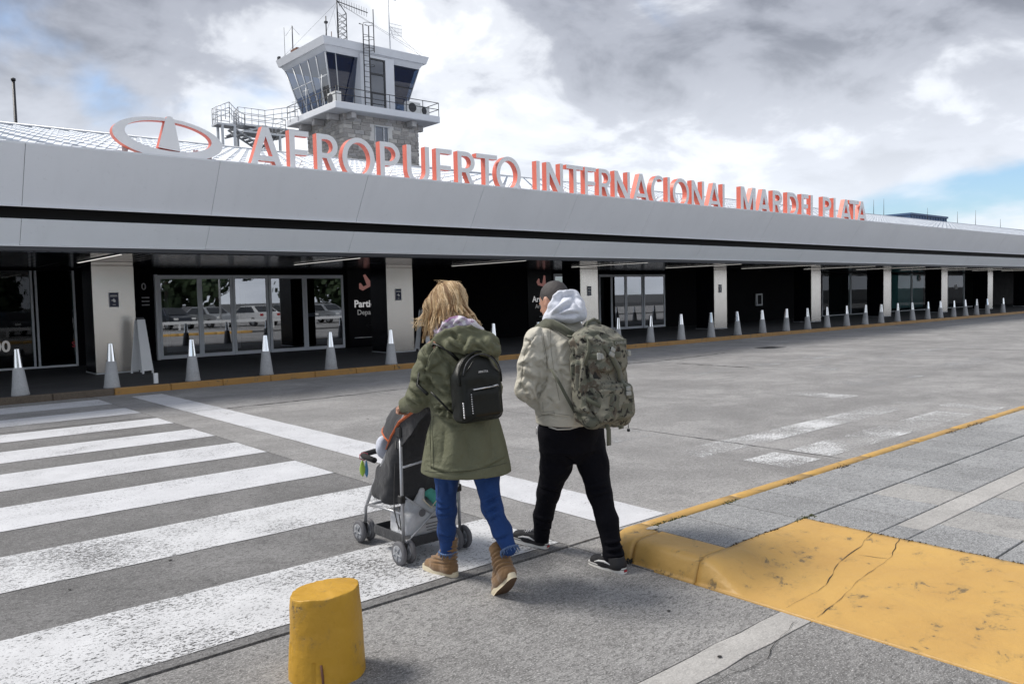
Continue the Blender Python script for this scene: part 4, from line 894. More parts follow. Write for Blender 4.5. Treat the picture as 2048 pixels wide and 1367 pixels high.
# ------------------------------------------------------------------ yellow post in the foreground
def ypost():
    n, mz = 160, 90; vs = []; fs = []
    for j in range(mz+1):
        t = j/mz
        for k in range(n):
            a = 2*math.pi*k/n; ca, sa = math.cos(a), math.sin(a)
            rx = 0.165-0.020*t; ry = 0.150-0.018*t
            e_ = 2.35; q = (abs(ca)**e_+abs(sa)**e_)**(-1/e_)
            x, y = rx*q*ca, ry*q*sa
            zt = 0.372+0.10*x
            z = zt*t
            nn = mnoise.noise(Vector((x*9, y*9, z*8)))*0.004+mnoise.noise(Vector((x*40, y*40, z*30)))*0.0012
            if t > 0.97: nn -= 0.0035*((t-0.97)/0.03)**2*(0.3+max(0, mnoise.noise(Vector((ca*5, sa*5, 7)))*4))
            if j == 0: nn += 0.010*mnoise.noise(Vector((ca*6, sa*6, 3)))
            # a gouge in the left flank and a split low at the front
            for (aa, za, zb_, ww, dp) in ((R_(215), 0.09, 0.17, 0.020, 0.008), (R_(262), 0.0, 0.105, 0.022, 0.013), (R_(206), 0.05, 0.09, 0.02, 0.005)):
                da = abs((a-aa+math.pi) % (2*math.pi)-math.pi)
                if za < z < zb_: nn -= dp*math.exp(-(da/ww)**2)
            vs.append((x*(1+nn/0.15), y*(1+nn/0.15), z+0.004*mnoise.noise(Vector((ca*2, sa*2, 0)))*t))
    for j in range(mz):
        for k in range(n): fs.append((j*n+k, j*n+(k+1) % n, (j+1)*n+(k+1) % n, (j+1)*n+k))
    top = [mz*n+k for k in range(n)]; prev = top
    for r in (0.985, 0.7, 0.35):
        o = len(vs)
        for k in range(n): v = vs[mz*n+k]; vs.append((v[0]*r, v[1]*r, v[2]+0.001*(1-r)+0.003*mnoise.noise(Vector((v[0]*20*r, v[1]*20*r, 2)))))
        cur = [o+k for k in range(n)]
        for k in range(n): fs.append((prev[k], prev[(k+1) % n], cur[(k+1) % n], cur[k]))
        prev = cur
    fs.append(tuple(prev))
    return MB().add(vs, fs, 0, True)
yp = empty('yellow_post', (1.605, 3.165, -0.004), 'short chipped yellow concrete post in the near foreground', 'bollard', rz=-yaw)
ypost().build('post', 'yellow_post_paint', yp)
mb = MB(); random.seed(4)
for k in range(420):
    a = random.random()*6.283; r = random.uniform(0.15, 0.182)+abs(random.gauss(0, 0.008)); x, y = r*math.cos(a), r*0.92*math.sin(a); q = random.uniform(0.003, 0.009)
    P = [(x+q*math.cos(b+a), y+q*math.sin(b+a), 0.001) for b in (0, 2.1, 4.2)]+[(x, y, q*0.5)]; mb.add(P, [(0, 1, 3), (1, 2, 3), (2, 0, 3)])
mb.build('dirt_ring', 'dark_joint', yp)
MB().tube([(0.016, -0.149, 0.0), (0.013, -0.148, 0.05), (0.008, -0.146, 0.098)], 0.0055, 6).build('reinforcing_bar', 'rust_metal', yp)
# ------------------------------------------------------------------ boards and a stub on the pavement
def aboard(x, y, rz, label, h=1.2):
    e = empty('folding_board', (x, y, 0.112), label, 'floor sign', 'folding boards beside the pillars', rz)
    for s in (-1, 1):
        P = [(-0.14, s*0.19, 0.06), (0.14, s*0.19, 0.06), (0.10, s*0.03, h), (-0.10, s*0.03, h)]; Q = [(p[0], p[1]+s*0.012, p[2]) for p in P]
        MB().add(P+Q, [(0, 1, 2, 3), (7, 6, 5, 4), (0, 4, 5, 1), (1, 5, 6, 2), (2, 6, 7, 3), (3, 7, 4, 0)]).build('panel', 'white_plastic', e)
        for xx in (-0.12, 0.12): MB().box((xx-0.02, s*0.195-0.012, 0), (xx+0.02, s*0.195+0.012, 0.075)).build('foot', 'white_plastic', e)
    MB().bbox((-0.09, -0.035, h-0.02), (0.09, 0.035, h+0.05), 0.01).build('hinge', 'dark_metal', e)
aboard(5.40, 19.05, 0.35, 'pale folding floor board leaning open right of the leftmost pillar'); aboard(13.3, 19.5, 0.5, 'pale folding floor board beside the pillar left of the woman')
o = MB().bbox((-0.04, -0.03, 0), (0.04, 0.03, 0.2), 0.006).build('low_post', 'white_plastic', loc=(4.86, 16.3, 0.112)); o['label'] = 'small white stub post at the kerb before the first entrance'; o['category'] = 'post'
# ------------------------------------------------------------------ car park behind the camera, mirrored in the entrance glass
simple('car_white', (0.72, 0.73, 0.74), 0.25); simple('car_silver', (0.42, 0.44, 0.46), 0.25, 0.4); simple('car_dark', (0.03, 0.035, 0.045), 0.2); simple('car_red', (0.35, 0.04, 0.03), 0.25)
simple('car_glass', (0.01, 0.012, 0.015), 0.05); simple('tyre', (0.018, 0.018, 0.019), 0.8); simple('lamp_white', (0.8, 0.8, 0.78), 0.2); simple('lamp_red', (0.4, 0.01, 0.01), 0.2)
def car(x, y, rz, mat, label):
    e = empty('parked_car', (x, y, 0.0), label, 'car', 'cars parked behind the camera, mirrored in the doors', rz)
    side = [(-2.05, 0.32), (2.0, 0.32), (2.08, 0.55), (2.02, 0.78), (1.15, 0.93), (0.45, 1.40), (-1.0, 1.44), (-1.75, 0.98), (-2.05, 0.92), (-2.1, 0.6)]
    P = []; n = len(side)
    for s, w in ((-1, 0.84), (1, 0.84)):
        for (a, b) in side: P.append((a, s*(w-(0.17 if b > 1.2 else 0.0)), b))
    MB().add(P, [tuple(range(n)), tuple(reversed(range(n, 2*n)))]+[(k, n+k, n+(k+1) % n, (k+1) % n) for k in range(n)]).build('body', mat, e)
    MB().add([(1.08, -0.70, 0.97), (1.08, 0.70, 0.97), (0.50, 0.60, 1.36), (0.50, -0.60, 1.36)], [(0, 1, 2, 3)]).build('windscreen', 'car_glass', e).location = (0.04, 0, 0.02)
    MB().add([(-1.72, -0.70, 1.0), (-1.72, 0.70, 1.0), (-1.06, 0.60, 1.40), (-1.06, -0.60, 1.40)], [(3, 2, 1, 0)]).build('rear_window', 'car_glass', e).location = (-0.04, 0, 0.02)
    for s in (-1, 1):
        MB().add([(0.95, s*0.835, 0.96), (-1.55, s*0.835, 0.98), (-0.95, s*0.70, 1.38), (0.42, s*0.70, 1.36)], [(0, 1, 2, 3)]).build('side_window', 'car_glass', e).location = (0, s*0.03, 0)
        for a in (-1.3, 1.3):
            Mx = Matrix.Translation((a, s*0.78, 0.31)) @ Matrix.Rotation(R_(90), 4, 'X')
            wh = MB().lathe([(0.31, -0.1), (0.31, 0.1)], 20, M=Mx).build('wheel', 'tyre', e); MB().lathe([(0.19, -0.112), (0.19, 0.112)], 16, M=Mx).build('rim', 'aluminium', wh)
        MB().bbox((1.93, s*0.62-0.16, 0.62), (2.06, s*0.62+0.16, 0.76), 0.02).build('headlight', 'lamp_white', e); MB().bbox((-2.09, s*0.66-0.13, 0.70), (-2.0, s*0.66+0.13, 0.88), 0.02).build('tail_light', 'lamp_red', e)
    return e
random.seed(9)
cols = ['car_white', 'car_dark', 'car_white', 'car_silver', 'car_dark', 'car_silver', 'car_white', 'car_dark', 'car_silver', 'car_white', 'car_red']
nmz = ['white', 'black', 'white', 'grey', 'black', 'grey', 'white', 'black', 'grey', 'white', 'red']
pos = ['leftmost in', 'second from the left in', 'third from the left in', 'fourth from the left in', 'fifth from the left in', 'in the middle of', 'seventh from the left in', 'eighth from the left in', 'right half of', 'near the right end of', 'rightmost in']
for k in range(11): car(6+2.9*k, -9.5+random.uniform(-0.4, 0.4), R_(78 if k % 3 else -100)+random.uniform(-0.06, 0.06), cols[k], '%s parked car, %s the row mirrored in the entrance glass' % (nmz[k], pos[k]))
taxi = car(36.5, 8.2, R_(172), 'car_dark', 'black parked car mirrored in the second glass entrance') if False else None
gr = empty('guard_rail', (20, -4.2, 0), 'low white guard rail before the parked cars, mirrored in the doors', 'guard rail')
MB().box((-22, -0.04, 0.42), (26, 0.04, 0.60)).build('beam', 'white_plastic', gr)
for k in range(17): MB().box((-21.5+3*k, -0.05, 0), (-21.4+3*k, 0.05, 0.60)).build('post', 'white_plastic', gr)

# trees beyond the car park, seen only as the dark band in the glass
simple('leaf_dark', (0.030, 0.052, 0.020), 0.8, 0, 0.3, 2); simple('bark', (0.09, 0.07, 0.05), 0.9)
random.seed(17)
for t_ in range(9):
    h = random.uniform(8.5, 12.5); tx, ty = -4+7.2*t_+random.uniform(-2, 2), -34+random.uniform(-5, 5)
    e = empty('tree', (tx, ty, 0), 'dark leafy tree beyond the parked cars, %s in the mirrored row' % ['leftmost', 'second', 'third', 'fourth', 'fifth', 'sixth', 'seventh', 'eighth', 'rightmost'][t_], 'tree', 'trees mirrored in the entrance glass')
    MB().tube([(0, 0, 0), (0.1, 0, h*0.35), (0.0, 0.1, h*0.7)], [0.25, 0.18, 0.07], 8).build('trunk', 'bark', e)
    mb = MB(); cl = [(Vector((random.gauss(0, h*0.16), random.gauss(0, h*0.16), h*random.uniform(0.16, 0.88))), random.uniform(0.13, 0.22)*h) for _ in range(14)]
    for c_, r_ in cl:
        for q in range(120):
            d_ = Vector((random.gauss(0, 1), random.gauss(0, 1), random.gauss(0, 1))).normalized(); p_ = c_+d_*r_*random.uniform(0.55, 1.05); a_ = d_.orthogonal().normalized()*random.uniform(0.25, 0.5); b_ = d_.cross(a_)*random.uniform(0.6, 1.0)
            mb.add([p_-a_, p_+b_, p_+a_, p_-b_], [(0, 1, 2, 3)])
    mb.build('crown', 'leaf_dark', e)
for k in range(4):
    e = empty('street_lamp', (7+6.5*k, -6.5, 0), 'pale slim lamp post mirrored in the entrance glass, %s from the left' % ['first', 'second', 'third', 'fourth'][k], 'lamp', 'lamp posts mirrored in the entrance glass')
    MB().tube([(0, 0, 0), (0, 0, 5.5), (0.1, 0.5, 6.0), (0.15, 1.3, 6.15)], [0.07, 0.05, 0.045, 0.04], 8).build('pole', 'white_plastic', e); MB().bbox((0.05, 1.2, 6.08), (0.25, 1.8, 6.2), 0.03).build('lantern', 'white_plastic', e)
# ------------------------------------------------------------------ soft shapes: distance field -> mesh (surface nets)
class Vox:
    def __init__(s, lo, hi, h):
        s.lo = np.array(lo, float); s.h = h; s.n = np.ceil((np.array(hi)-s.lo)/h).astype(int)+1
        s.ax = [s.lo[i]+h*np.arange(s.n[i]) for i in range(3)]; s.D = np.full(s.n, 1.0, np.float32)
    def sub(s, lo, hi):
        a = np.clip(np.floor((np.array(lo)-s.lo)/s.h).astype(int), 0, s.n); b = np.clip(np.ceil((np.array(hi)-s.lo)/s.h).astype(int)+1, 0, s.n)
        if (b <= a).any(): return None
        sl = tuple(slice(int(a[i]), int(b[i])) for i in range(3))
        return sl, s.ax[0][sl[0]][:, None, None], s.ax[1][sl[1]][None, :, None], s.ax[2][sl[2]][None, None, :]
    def put(s, sl, d, k, op):
        a = s.D[sl]; d = d.astype(np.float32)
        if op == 'u':
            if k > 0: hh = np.maximum(k-np.abs(a-d), 0)/k; r = np.minimum(a, d)-hh*hh*k*0.25
            else: r = np.minimum(a, d)
        elif op == 's':
            d = -d
            if k > 0: hh = np.maximum(k-np.abs(a-d), 0)/k; r = np.maximum(a, d)+hh*hh*k*0.25
            else: r = np.maximum(a, d)
        else: r = np.maximum(a, d)
        s.D[sl] = r; return s
    def cone(s, a, b, ra, rb, k=0.02, op='u', flat=None):
        a = np.array(a, float); b = np.array(b, float); m = max(ra, rb)*(flat[1] if flat and flat[1] > 1 else 1)+k+3*s.h
        q = s.sub(np.minimum(a, b)-m, np.maximum(a, b)+m)
        if q is None: return s
        sl, X, Y, Z = q; ab = b-a; L = max(ab@ab, 1e-9)
        px, py, pz = X-a[0], Y-a[1], Z-a[2]
        t = np.clip((px*ab[0]+py*ab[1]+pz*ab[2])/L, 0, 1); r = ra+(rb-ra)*t
        dx, dy, dz = px-ab[0]*t, py-ab[1]*t, pz-ab[2]*t
        if flat:                                  # flat = (axis, factor): section wider along that axis
            u = np.array(flat[0], float); u /= np.linalg.norm(u); c = dx*u[0]+dy*u[1]+dz*u[2]; g_ = 1/flat[1]-1
            dx = dx+u[0]*c*g_; dy = dy+u[1]*c*g_; dz = dz+u[2]*c*g_
        return s.put(sl, np.sqrt(dx*dx+dy*dy+dz*dz)-r, k, op)
    def chain(s, pts, rs, k=0.02, op='u', flat=None):
        for i in range(len(pts)-1): s.cone(pts[i], pts[i+1], rs[i], rs[i+1], k, op, flat)
        return s
    def _loc(s, c, ext, rot):
        q = s.sub(np.array(c)-ext, np.array(c)+ext)
        if q is None: return None
        sl, X, Y, Z = q; x, y, z = X-c[0], Y-c[1], Z-c[2]
        if rot is not None:                       # columns of rot = local axes
            R = np.array(rot); x, y, z = x*R[0, 0]+y*R[1, 0]+z*R[2, 0], x*R[0, 1]+y*R[1, 1]+z*R[2, 1], x*R[0, 2]+y*R[1, 2]+z*R[2, 2]
        return sl, x, y, z
    def ell(s, c, r, rot=None, k=0.02, op='u'):
        q = s._loc(c, max(r)+k+3*s.h, rot)
        if q is None: return s
        sl, x, y, z = q; r = np.array(r)
        k0 = np.sqrt((x/r[0])**2+(y/r[1])**2+(z/r[2])**2); k1 = np.sqrt((x/r[0]**2)**2+(y/r[1]**2)**2+(z/r[2]**2)**2)+1e-6
        return s.put(sl, k0*(k0-1)/k1, k, op)
    def rbox(s, c, hlf, r, rot=None, k=0.0, op='u'):
        q = s._loc(c, np.linalg.norm(hlf)+k+3*s.h, rot)
        if q is None: return s
        sl, x, y, z = q; a, b, e = np.abs(x)-hlf[0]+r, np.abs(y)-hlf[1]+r, np.abs(z)-hlf[2]+r
        d = np.sqrt(np.maximum(a, 0)**2+np.maximum(b, 0)**2+np.maximum(e, 0)**2)+np.minimum(np.maximum(a, np.maximum(b, e)), 0)-r
        return s.put(sl, d+0*z, k, op)
    def loft(s, keys, Rv, k=0.03, op='u', z0=None, z1=None, pw=2.0):
        """stack of ellipses: keys (z, cu, cd, a, b), a along Rv"""
        K = np.array(keys); Z = s.ax[2]; f = [np.interp(Z, K[:, 0], K[:, i])[None, None, :] for i in range(1, 5)]
        X = s.ax[0][:, None, None]-f[0]; Y = s.ax[1][None, :, None]-f[1]
        p = X*Rv[0]+Y*Rv[1]; q = -X*Rv[1]+Y*Rv[0]; p, q = np.abs(p/f[2]), np.abs(q/f[3])
        d = ((p**pw+q**pw)**(1/pw)-1)*np.minimum(f[2], f[3])*0.9
        zz = Z[None, None, :]
        d = np.maximum(d, np.maximum((K[0, 0] if z0 is None else z0)-zz, zz-(K[-1, 0] if z1 is None else z1)))
        return s.put((slice(None),)*3, d, k, op)
    def plane(s, p, n, k=0.0):
        """keep the side the normal points away from"""
        n = np.array(n, float); n /= np.linalg.norm(n)
        d = (s.ax[0][:, None, None]-p[0])*n[0]+(s.ax[1][None, :, None]-p[1])*n[1]+(s.ax[2][None, None, :]-p[2])*n[2]
        return s.put((slice(None),)*3, d, k, 'm')
    def mesh(s, smooth=2, disp=None):
        D = s.D; S_ = D < 0; n = s.n
        c = [S_[i:n[0]-1+i, j:n[1]-1+j, k:n[2]-1+k] for i in (0, 1) for j in (0, 1) for k in (0, 1)]
        anyb = np.logical_or.reduce(c); allb = np.logical_and.reduce(c); act = anyb & ~allb
        I, J, K = np.nonzero(act); N = len(I); vid = np.full(act.shape, -1, np.int64); vid[I, J, K] = np.arange(N)
        acc = np.zeros((N, 3)); cnt = np.zeros(N)
        for ax in range(3):
            o = [(a, b) for a in (0, 1) for b in (0, 1)]
            for (a, b) in o:
                p0 = [0, 0, 0]; oth = [i for i in range(3) if i != ax]; p0[oth[0]] = a; p0[oth[1]] = b; p1 = list(p0); p1[ax] = 1
                d0 = D[I+p0[0], J+p0[1], K+p0[2]]; d1 = D[I+p1[0], J+p1[1], K+p1[2]]; m = (d0 < 0) != (d1 < 0)
                t = np.where(m, d0/np.where(m, d0-d1, 1), 0); pos = np.zeros((N, 3)); pos[:, oth[0]] = a; pos[:, oth[1]] = b; pos[:, ax] = t
                acc += pos*m[:, None]; cnt += m
        V = s.lo+(np.stack([I, J, K], 1)+acc/cnt[:, None])*s.h
        Fs = []
        for ax in range(3):
            u_, v_ = [(1, 2), (2, 0), (0, 1)][ax]
            sl0 = [slice(None)]*3; sl1 = [slice(None)]*3; sl0[ax] = slice(0, n[ax]-1); sl1[ax] = slice(1, n[ax])
            a, b = S_[tuple(sl0)], S_[tuple(sl1)]; E = np.argwhere(a != b)
            E = E[(E[:, u_] > 0) & (E[:, v_] > 0) & (E[:, u_] < n[u_]-1) & (E[:, v_] < n[v_]-1)]
            if not len(E): continue
            du = np.zeros(3, int); du[u_] = 1; dv = np.zeros(3, int); dv[v_] = 1
            q = [E-du-dv, E-dv, E, E-du]; f = np.stack([vid[x[:, 0], x[:, 1], x[:, 2]] for x in q], 1)
            ins = a[E[:, 0], E[:, 1], E[:, 2]]; f = np.where(ins[:, None], f, f[:, ::-1]); Fs.append(f)
        Fc = np.concatenate(Fs)
        def nbr_smooth(V, lam):
            A = np.zeros_like(V); cn = np.zeros(len(V))
            for i in range(4):
                a, b = Fc[:, i], Fc[:, (i+1) % 4]
                for x, y in ((a, b), (b, a)):
                    for d_ in range(3): A[:, d_] += np.bincount(x, V[y, d_], len(V))
                    cn += np.bincount(x, minlength=len(V))
            return V+lam*(A/np.maximum(cn, 1)[:, None]-V)
        for _ in range(smooth): V = nbr_smooth(V, 0.55)
        if disp is not None:
            def normals(V):
                fn = np.cross(V[Fc[:, 2]]-V[Fc[:, 0]], V[Fc[:, 3]]-V[Fc[:, 1]]); Nn = np.zeros_like(V)
                for i in range(4):
                    for d_ in range(3): Nn[:, d_] += np.bincount(Fc[:, i], fn[:, d_], len(V))
                return Nn/(np.linalg.norm(Nn, axis=1)[:, None]+1e-12)
            Nn = normals(V); V = V+Nn*disp(V, Nn)[:, None]; V = nbr_smooth(V, 0.12)
        return V, Fc
    def build(s, name, mat, parent=None, smooth=2, disp=None, **k):
        V, Fc = s.mesh(smooth, disp); me = bpy.data.meshes.new(name); me.vertices.add(len(V)); me.vertices.foreach_set('co', V.astype(np.float32).ravel())
        me.loops.add(Fc.size); me.loops.foreach_set('vertex_index', Fc.astype(np.int32).ravel()); me.polygons.add(len(Fc)); me.polygons.foreach_set('loop_start', np.arange(0, Fc.size, 4, dtype=np.int32))
        me.update(calc_edges=True); me.polygons.foreach_set('use_smooth', np.ones(len(Fc), bool)); me.materials.append(MAT[mat]); me.validate(); me.update()
        return link(name, me, parent, **k)
def vnoise(V, scale, seed=0.0):
    """smooth lattice noise, about -0.5 to 0.5"""
    P = np.asarray(V)*np.array(scale)+np.array([seed, seed*1.7, -seed])+100.0; I = np.floor(P).astype(np.int64); f = P-I; f = f*f*f*(f*(f*6-15)+10); out = 0
    for i in (0, 1):
        for j in (0, 1):
            for k in (0, 1):
                h = ((I[:, 0]+i)*73856093) ^ ((I[:, 1]+j)*19349663) ^ ((I[:, 2]+k)*83492791); h = (h ^ (h >> 13))*1274126177 & 0x7fffffff; h = (h ^ (h >> 16)) & 0xffff
                w = (f[:, 0] if i else 1-f[:, 0])*(f[:, 1] if j else 1-f[:, 1])*(f[:, 2] if k else 1-f[:, 2]); out = out+w*(h/65535.0-0.5)
    return out*1.3
RV = np.array([math.cos(yaw), math.sin(yaw)]); FV = np.array([-math.sin(yaw), math.cos(yaw)])   # walker's right and forward in the figure frame (x = screen right, y = away)
fhv = np.array([math.sin(yaw), math.cos(yaw), 0]); rhv = np.array([math.cos(yaw), -math.sin(yaw), 0]); camC = np.array([0, 0, CAM_H])
def at(o, px, py, d):
    """point of a figure standing at o that lies d behind its middle"""
    r = np.array(fw)+np.array(r2)*(px-1024)/1607.68+np.array(u2)*(683.5-py)/1607.68; o = np.array(o, float); k = (d+(o-camC)@fhv)/(r@fhv); P = camC+r*k
    return np.array([(P-o)@rhv, d, P[2]])
def folds(lines, noise_amp=0.003, noise_scale=(9, 9, 5), seed=0.0, ridge=0.0):
    """sculpted creases: lines (p, q, width, depth) given in screen-right / up coordinates, pressed into the side that faces them"""
    def f(V, N):
        out = noise_amp*(vnoise(V, noise_scale, seed)+0.5*vnoise(V, tuple(2.3*x for x in noise_scale), seed+3))+ridge*(0.22-np.abs(vnoise(V, tuple(1.1*x for x in noise_scale), seed+11)))
        face = np.clip(-N[:, 1]*1.6+0.25, 0, 1)
        for (p, q, w, dep) in lines:
            a = np.array([p[0], p[2]]); b = np.array([q[0], q[2]]); ab = b-a; L = np.linalg.norm(ab)+1e-9; t_ = ab/L; nn = np.array([-t_[1], t_[0]])
            P = V[:, [0, 2]]-a; al = P@t_; di = P@nn
            fade = np.clip((al+0.3*w)/(0.35*L+1e-6), 0, 1)*np.clip((L+0.3*w-al)/(0.35*L+1e-6), 0, 1)
            out += 2.3*face*fade*dep*(-np.exp(-np.abs(di)/(0.8*w))+0.75*np.exp(-((di-1.9*w)/(1.2*w))**2)*(di > 0)+0.25*np.exp(-((di+2.2*w)/(1.3*w))**2))
        return out
    return f
def fabric(name, col, rough=0.75, var=0.12, weave=700, bump=0.25, wr=0.35, sheen=0.2, wscale=14):
    k = NT(name); c = k.co(world=False); n = k.noise(c, 7, 5, 0.6); f = k.noise(c, weave, 2); w_ = k.noise(c, wscale, 5, 0.55, 0.6)
    k.set(Base_Color=k.mix(n, tuple(x*(1-var) for x in col), tuple(min(1, x*(1+var)) for x in col)), Roughness=rough)
    b = k.bump(w_, wr, 0.02); k.bump(f, bump, 0.0012, b); k.b.inputs['Sheen Weight'].default_value = sheen; k.b.inputs['Sheen Roughness'].default_value = 0.5
    k.b.inputs['Specular IOR Level'].default_value = 0.3
    MAT[name] = k.m; return k
def rotcols(*cols): return np.stack([np.array(c, float)/np.linalg.norm(c) for c in cols], 1)
# ------------------------------------------------------------------ the woman
fabric('parka_green', (0.128, 0.132, 0.082), 0.66, 0.10, 900, 0.2, 0.5, 0.0, 22)
fabric('parka_trim', (0.105, 0.11, 0.066), 0.65, 0.10, 900, 0.2, 0.3, 0.1)
fabric('denim_blue', (0.013, 0.046, 0.165), 0.85, 0.4, 1200, 0.4, 0.4, 0.0, 20)
fabric('black_cloth', (0.0035, 0.0035, 0.0065), 0.85, 0.2, 900, 0.3, 0.5, 0.0, 16).b.inputs['Specular IOR Level'].default_value = 0.15
fabric('jacket_cream', (0.56, 0.535, 0.46), 0.7, 0.06, 1100, 0.25, 0.55, 0.0, 20)
fabric('hood_pale', (0.68, 0.705, 0.78), 0.9, 0.06, 500, 0.5, 0.5, 0.1, 24)
fabric('suede_brown', (0.215, 0.125, 0.058), 0.8, 0.25, 600, 0.3, 0.5, 0.3, 22)
fabric('frayed_hem', (0.10, 0.17, 0.33), 0.9, 0.3, 900, 0.5, 0.4)
simple('sole_cream', (0.66, 0.58, 0.42), 0.6, 0, 0.1, 20); simple('sole_white', (0.74, 0.73, 0.70), 0.55, 0, 0.08, 20); simple('outsole_brown', (0.13, 0.075, 0.04), 0.75, 0, 0.2, 30, 0.5, 80)
simple('shoe_black', (0.012, 0.012, 0.015), 0.7, 0, 0.1, 20); simple('lace_white', (0.72, 0.72, 0.72), 0.7); simple('heel_tab_red', (0.35, 0.02, 0.03), 0.5)
simple('leather_black', (0.005, 0.006, 0.004), 0.36, 0, 0.15, 14, 0.12, 260, spec=0.3); simple('leather_grey', (0.055, 0.057, 0.066), 0.42, 0, 0.1, 14, 0.1, 260)
simple('zip_metal', (0.7, 0.7, 0.72), 0.3, 0.9)
def skin_m():
    k = NT('skin'); n = k.noise(k.co(world=False), 40, 4); k.set(Base_Color=k.mix(n, (0.42, 0.22, 0.15), (0.54, 0.30, 0.21)), Roughness=0.5); k.b.inputs['Subsurface Weight'].default_value = 0.08; k.b.inputs['Subsurface Radius'].default_value = (0.01, 0.004, 0.002); MAT['skin'] = k.m
    k = NT('blond_hair'); c = k.co((1, 1, 0.25), world=False); n = k.noise(c, 90, 4, 0.6); m_ = k.noise(k.co(world=False), 12, 3)
    k.set(Base_Color=k.mix(k.ramp(n, [(0.3, 0), (0.7, 1)]), (0.36, 0.21, 0.09), (0.66, 0.46, 0.24)), Roughness=0.42); k.b.inputs['Specular IOR Level'].default_value = 0.5; MAT['blond_hair'] = k.m
    for nm_, hc_ in (('blond_light', (0.78, 0.60, 0.37)), ('blond_dark', (0.24, 0.13, 0.055))):
        k = NT(nm_); k.set(Base_Color=hc_, Roughness=0.45); MAT[nm_] = k.m
    k = NT('dark_hair'); c = k.co(world=False); n = k.noise(c, 420, 3, 0.7); k.set(Base_Color=k.mix(n, (0.014, 0.012, 0.012), (0.075, 0.064, 0.062)), Roughness=0.6); k.bump(n, 0.7, 0.004); MAT['dark_hair'] = k.m
    k = NT('scarf'); c = k.co(world=False, rot=(0.5, 0.3, 0.6)); w = k.n('ShaderNodeTexWave'); w.inputs['Scale'].default_value = 9; w.inputs['Distortion'].default_value = 2.5; k.l(c, w.inputs[0]); n = k.noise(c, 16, 3)
    col = k.mix(k.ramp(w.outputs[1], [(0.35, 0), (0.55, 1)]), (0.68, 0.66, 0.70), (0.50, 0.42, 0.54)); col = k.mix(k.ramp(n, [(0.56, 0), (0.62, 1)]), col, (0.30, 0.16, 0.30)); k.set(Base_Color=col, Roughness=0.9); k.bump(k.noise(c, 160, 3), 0.5, 0.004); MAT['scarf'] = k.m
    k = NT('camouflage'); c = k.co(world=False); a = k.noise(c, 13, 4, 0.55, 0.4); b = k.noise(k.co(loc=(3, 1, 2), world=False), 17, 4, 0.55, 0.5); d = k.noise(k.co(loc=(7, 5, 2), world=False), 24, 5, 0.6, 0.6)
    col = k.mix(k.ramp(a, [(0.46, 0), (0.49, 1)], 'CONSTANT' if False else 'LINEAR'), (0.115, 0.120, 0.092), (0.195, 0.190, 0.152)); col = k.mix(k.ramp(b, [(0.57, 0), (0.60, 1)]), col, (0.10, 0.082, 0.062)); col = k.mix(k.ramp(d, [(0.57, 0), (0.60, 1)]), col, (0.016, 0.016, 0.014))
    k.set(Base_Color=col, Roughness=0.8); b1 = k.bump(k.noise(c, 26, 5, 0.55, 0.5), 0.6, 0.004); k.bump(k.noise(c, 900, 2), 0.3, 0.001, b1); MAT['camouflage'] = k.m
skin_m()
fabric('webbing_green', (0.105, 0.110, 0.080), 0.8, 0.12, 900, 0.4, 0.2); simple('buckle', (0.34, 0.35, 0.33), 0.4)

from mathutils.bvhtree import BVHTree
def seam(ob, o, pts, mat, r=0.0016, name='seam'):
    """thread line laid on a garment along the points seen at pts"""
    me = ob.data; T = BVHTree.FromPolygons([v.co for v in me.vertices], [p.vertices for p in me.polygons]); oo = np.array(o, float)
    C0 = Vector(((camC-oo)@rhv, (camC-oo)@fhv, CAM_H)); out = []
    for (a, b) in zip(pts, pts[1:]):
        n = max(2, int(math.hypot(b[0]-a[0], b[1]-a[1])/3))
        for i in range(n):
            q = at(o, a[0]+(b[0]-a[0])*i/n, a[1]+(b[1]-a[1])*i/n, 0.0); h = T.ray_cast(C0, (Vector(q)-C0).normalized())
            if h[0] is not None: out.append(h[0]+h[1]*r*0.3)
    if len(out) > 2: MB().tube(out, r, 5).build(name, mat, ob)
def px1(*P): return [(780+x/3.798, 540+y/3.798) for x, y in P]
def px2(*P): return [(690+x/3.178, 790+y/3.178) for x, y in P]
fabric('seam_green', (0.045, 0.048, 0.028), 0.9); fabric('seam_cream', (0.20, 0.185, 0.15), 0.9); fabric('seam_denim', (0.006, 0.02, 0.09), 0.9)
OW = (2.70, 3.52, 0)
A = lambda px, py, d=0.0: at(OW, px, py, d)
c1 = lambda x, y, d=-0.12: at(OW, 780+x/3.798, 540+y/3.798, d)
wom = empty('person', OW, 'long-haired blond person in olive parka and blue jeans pushing a stroller', 'person', rz=-yaw)
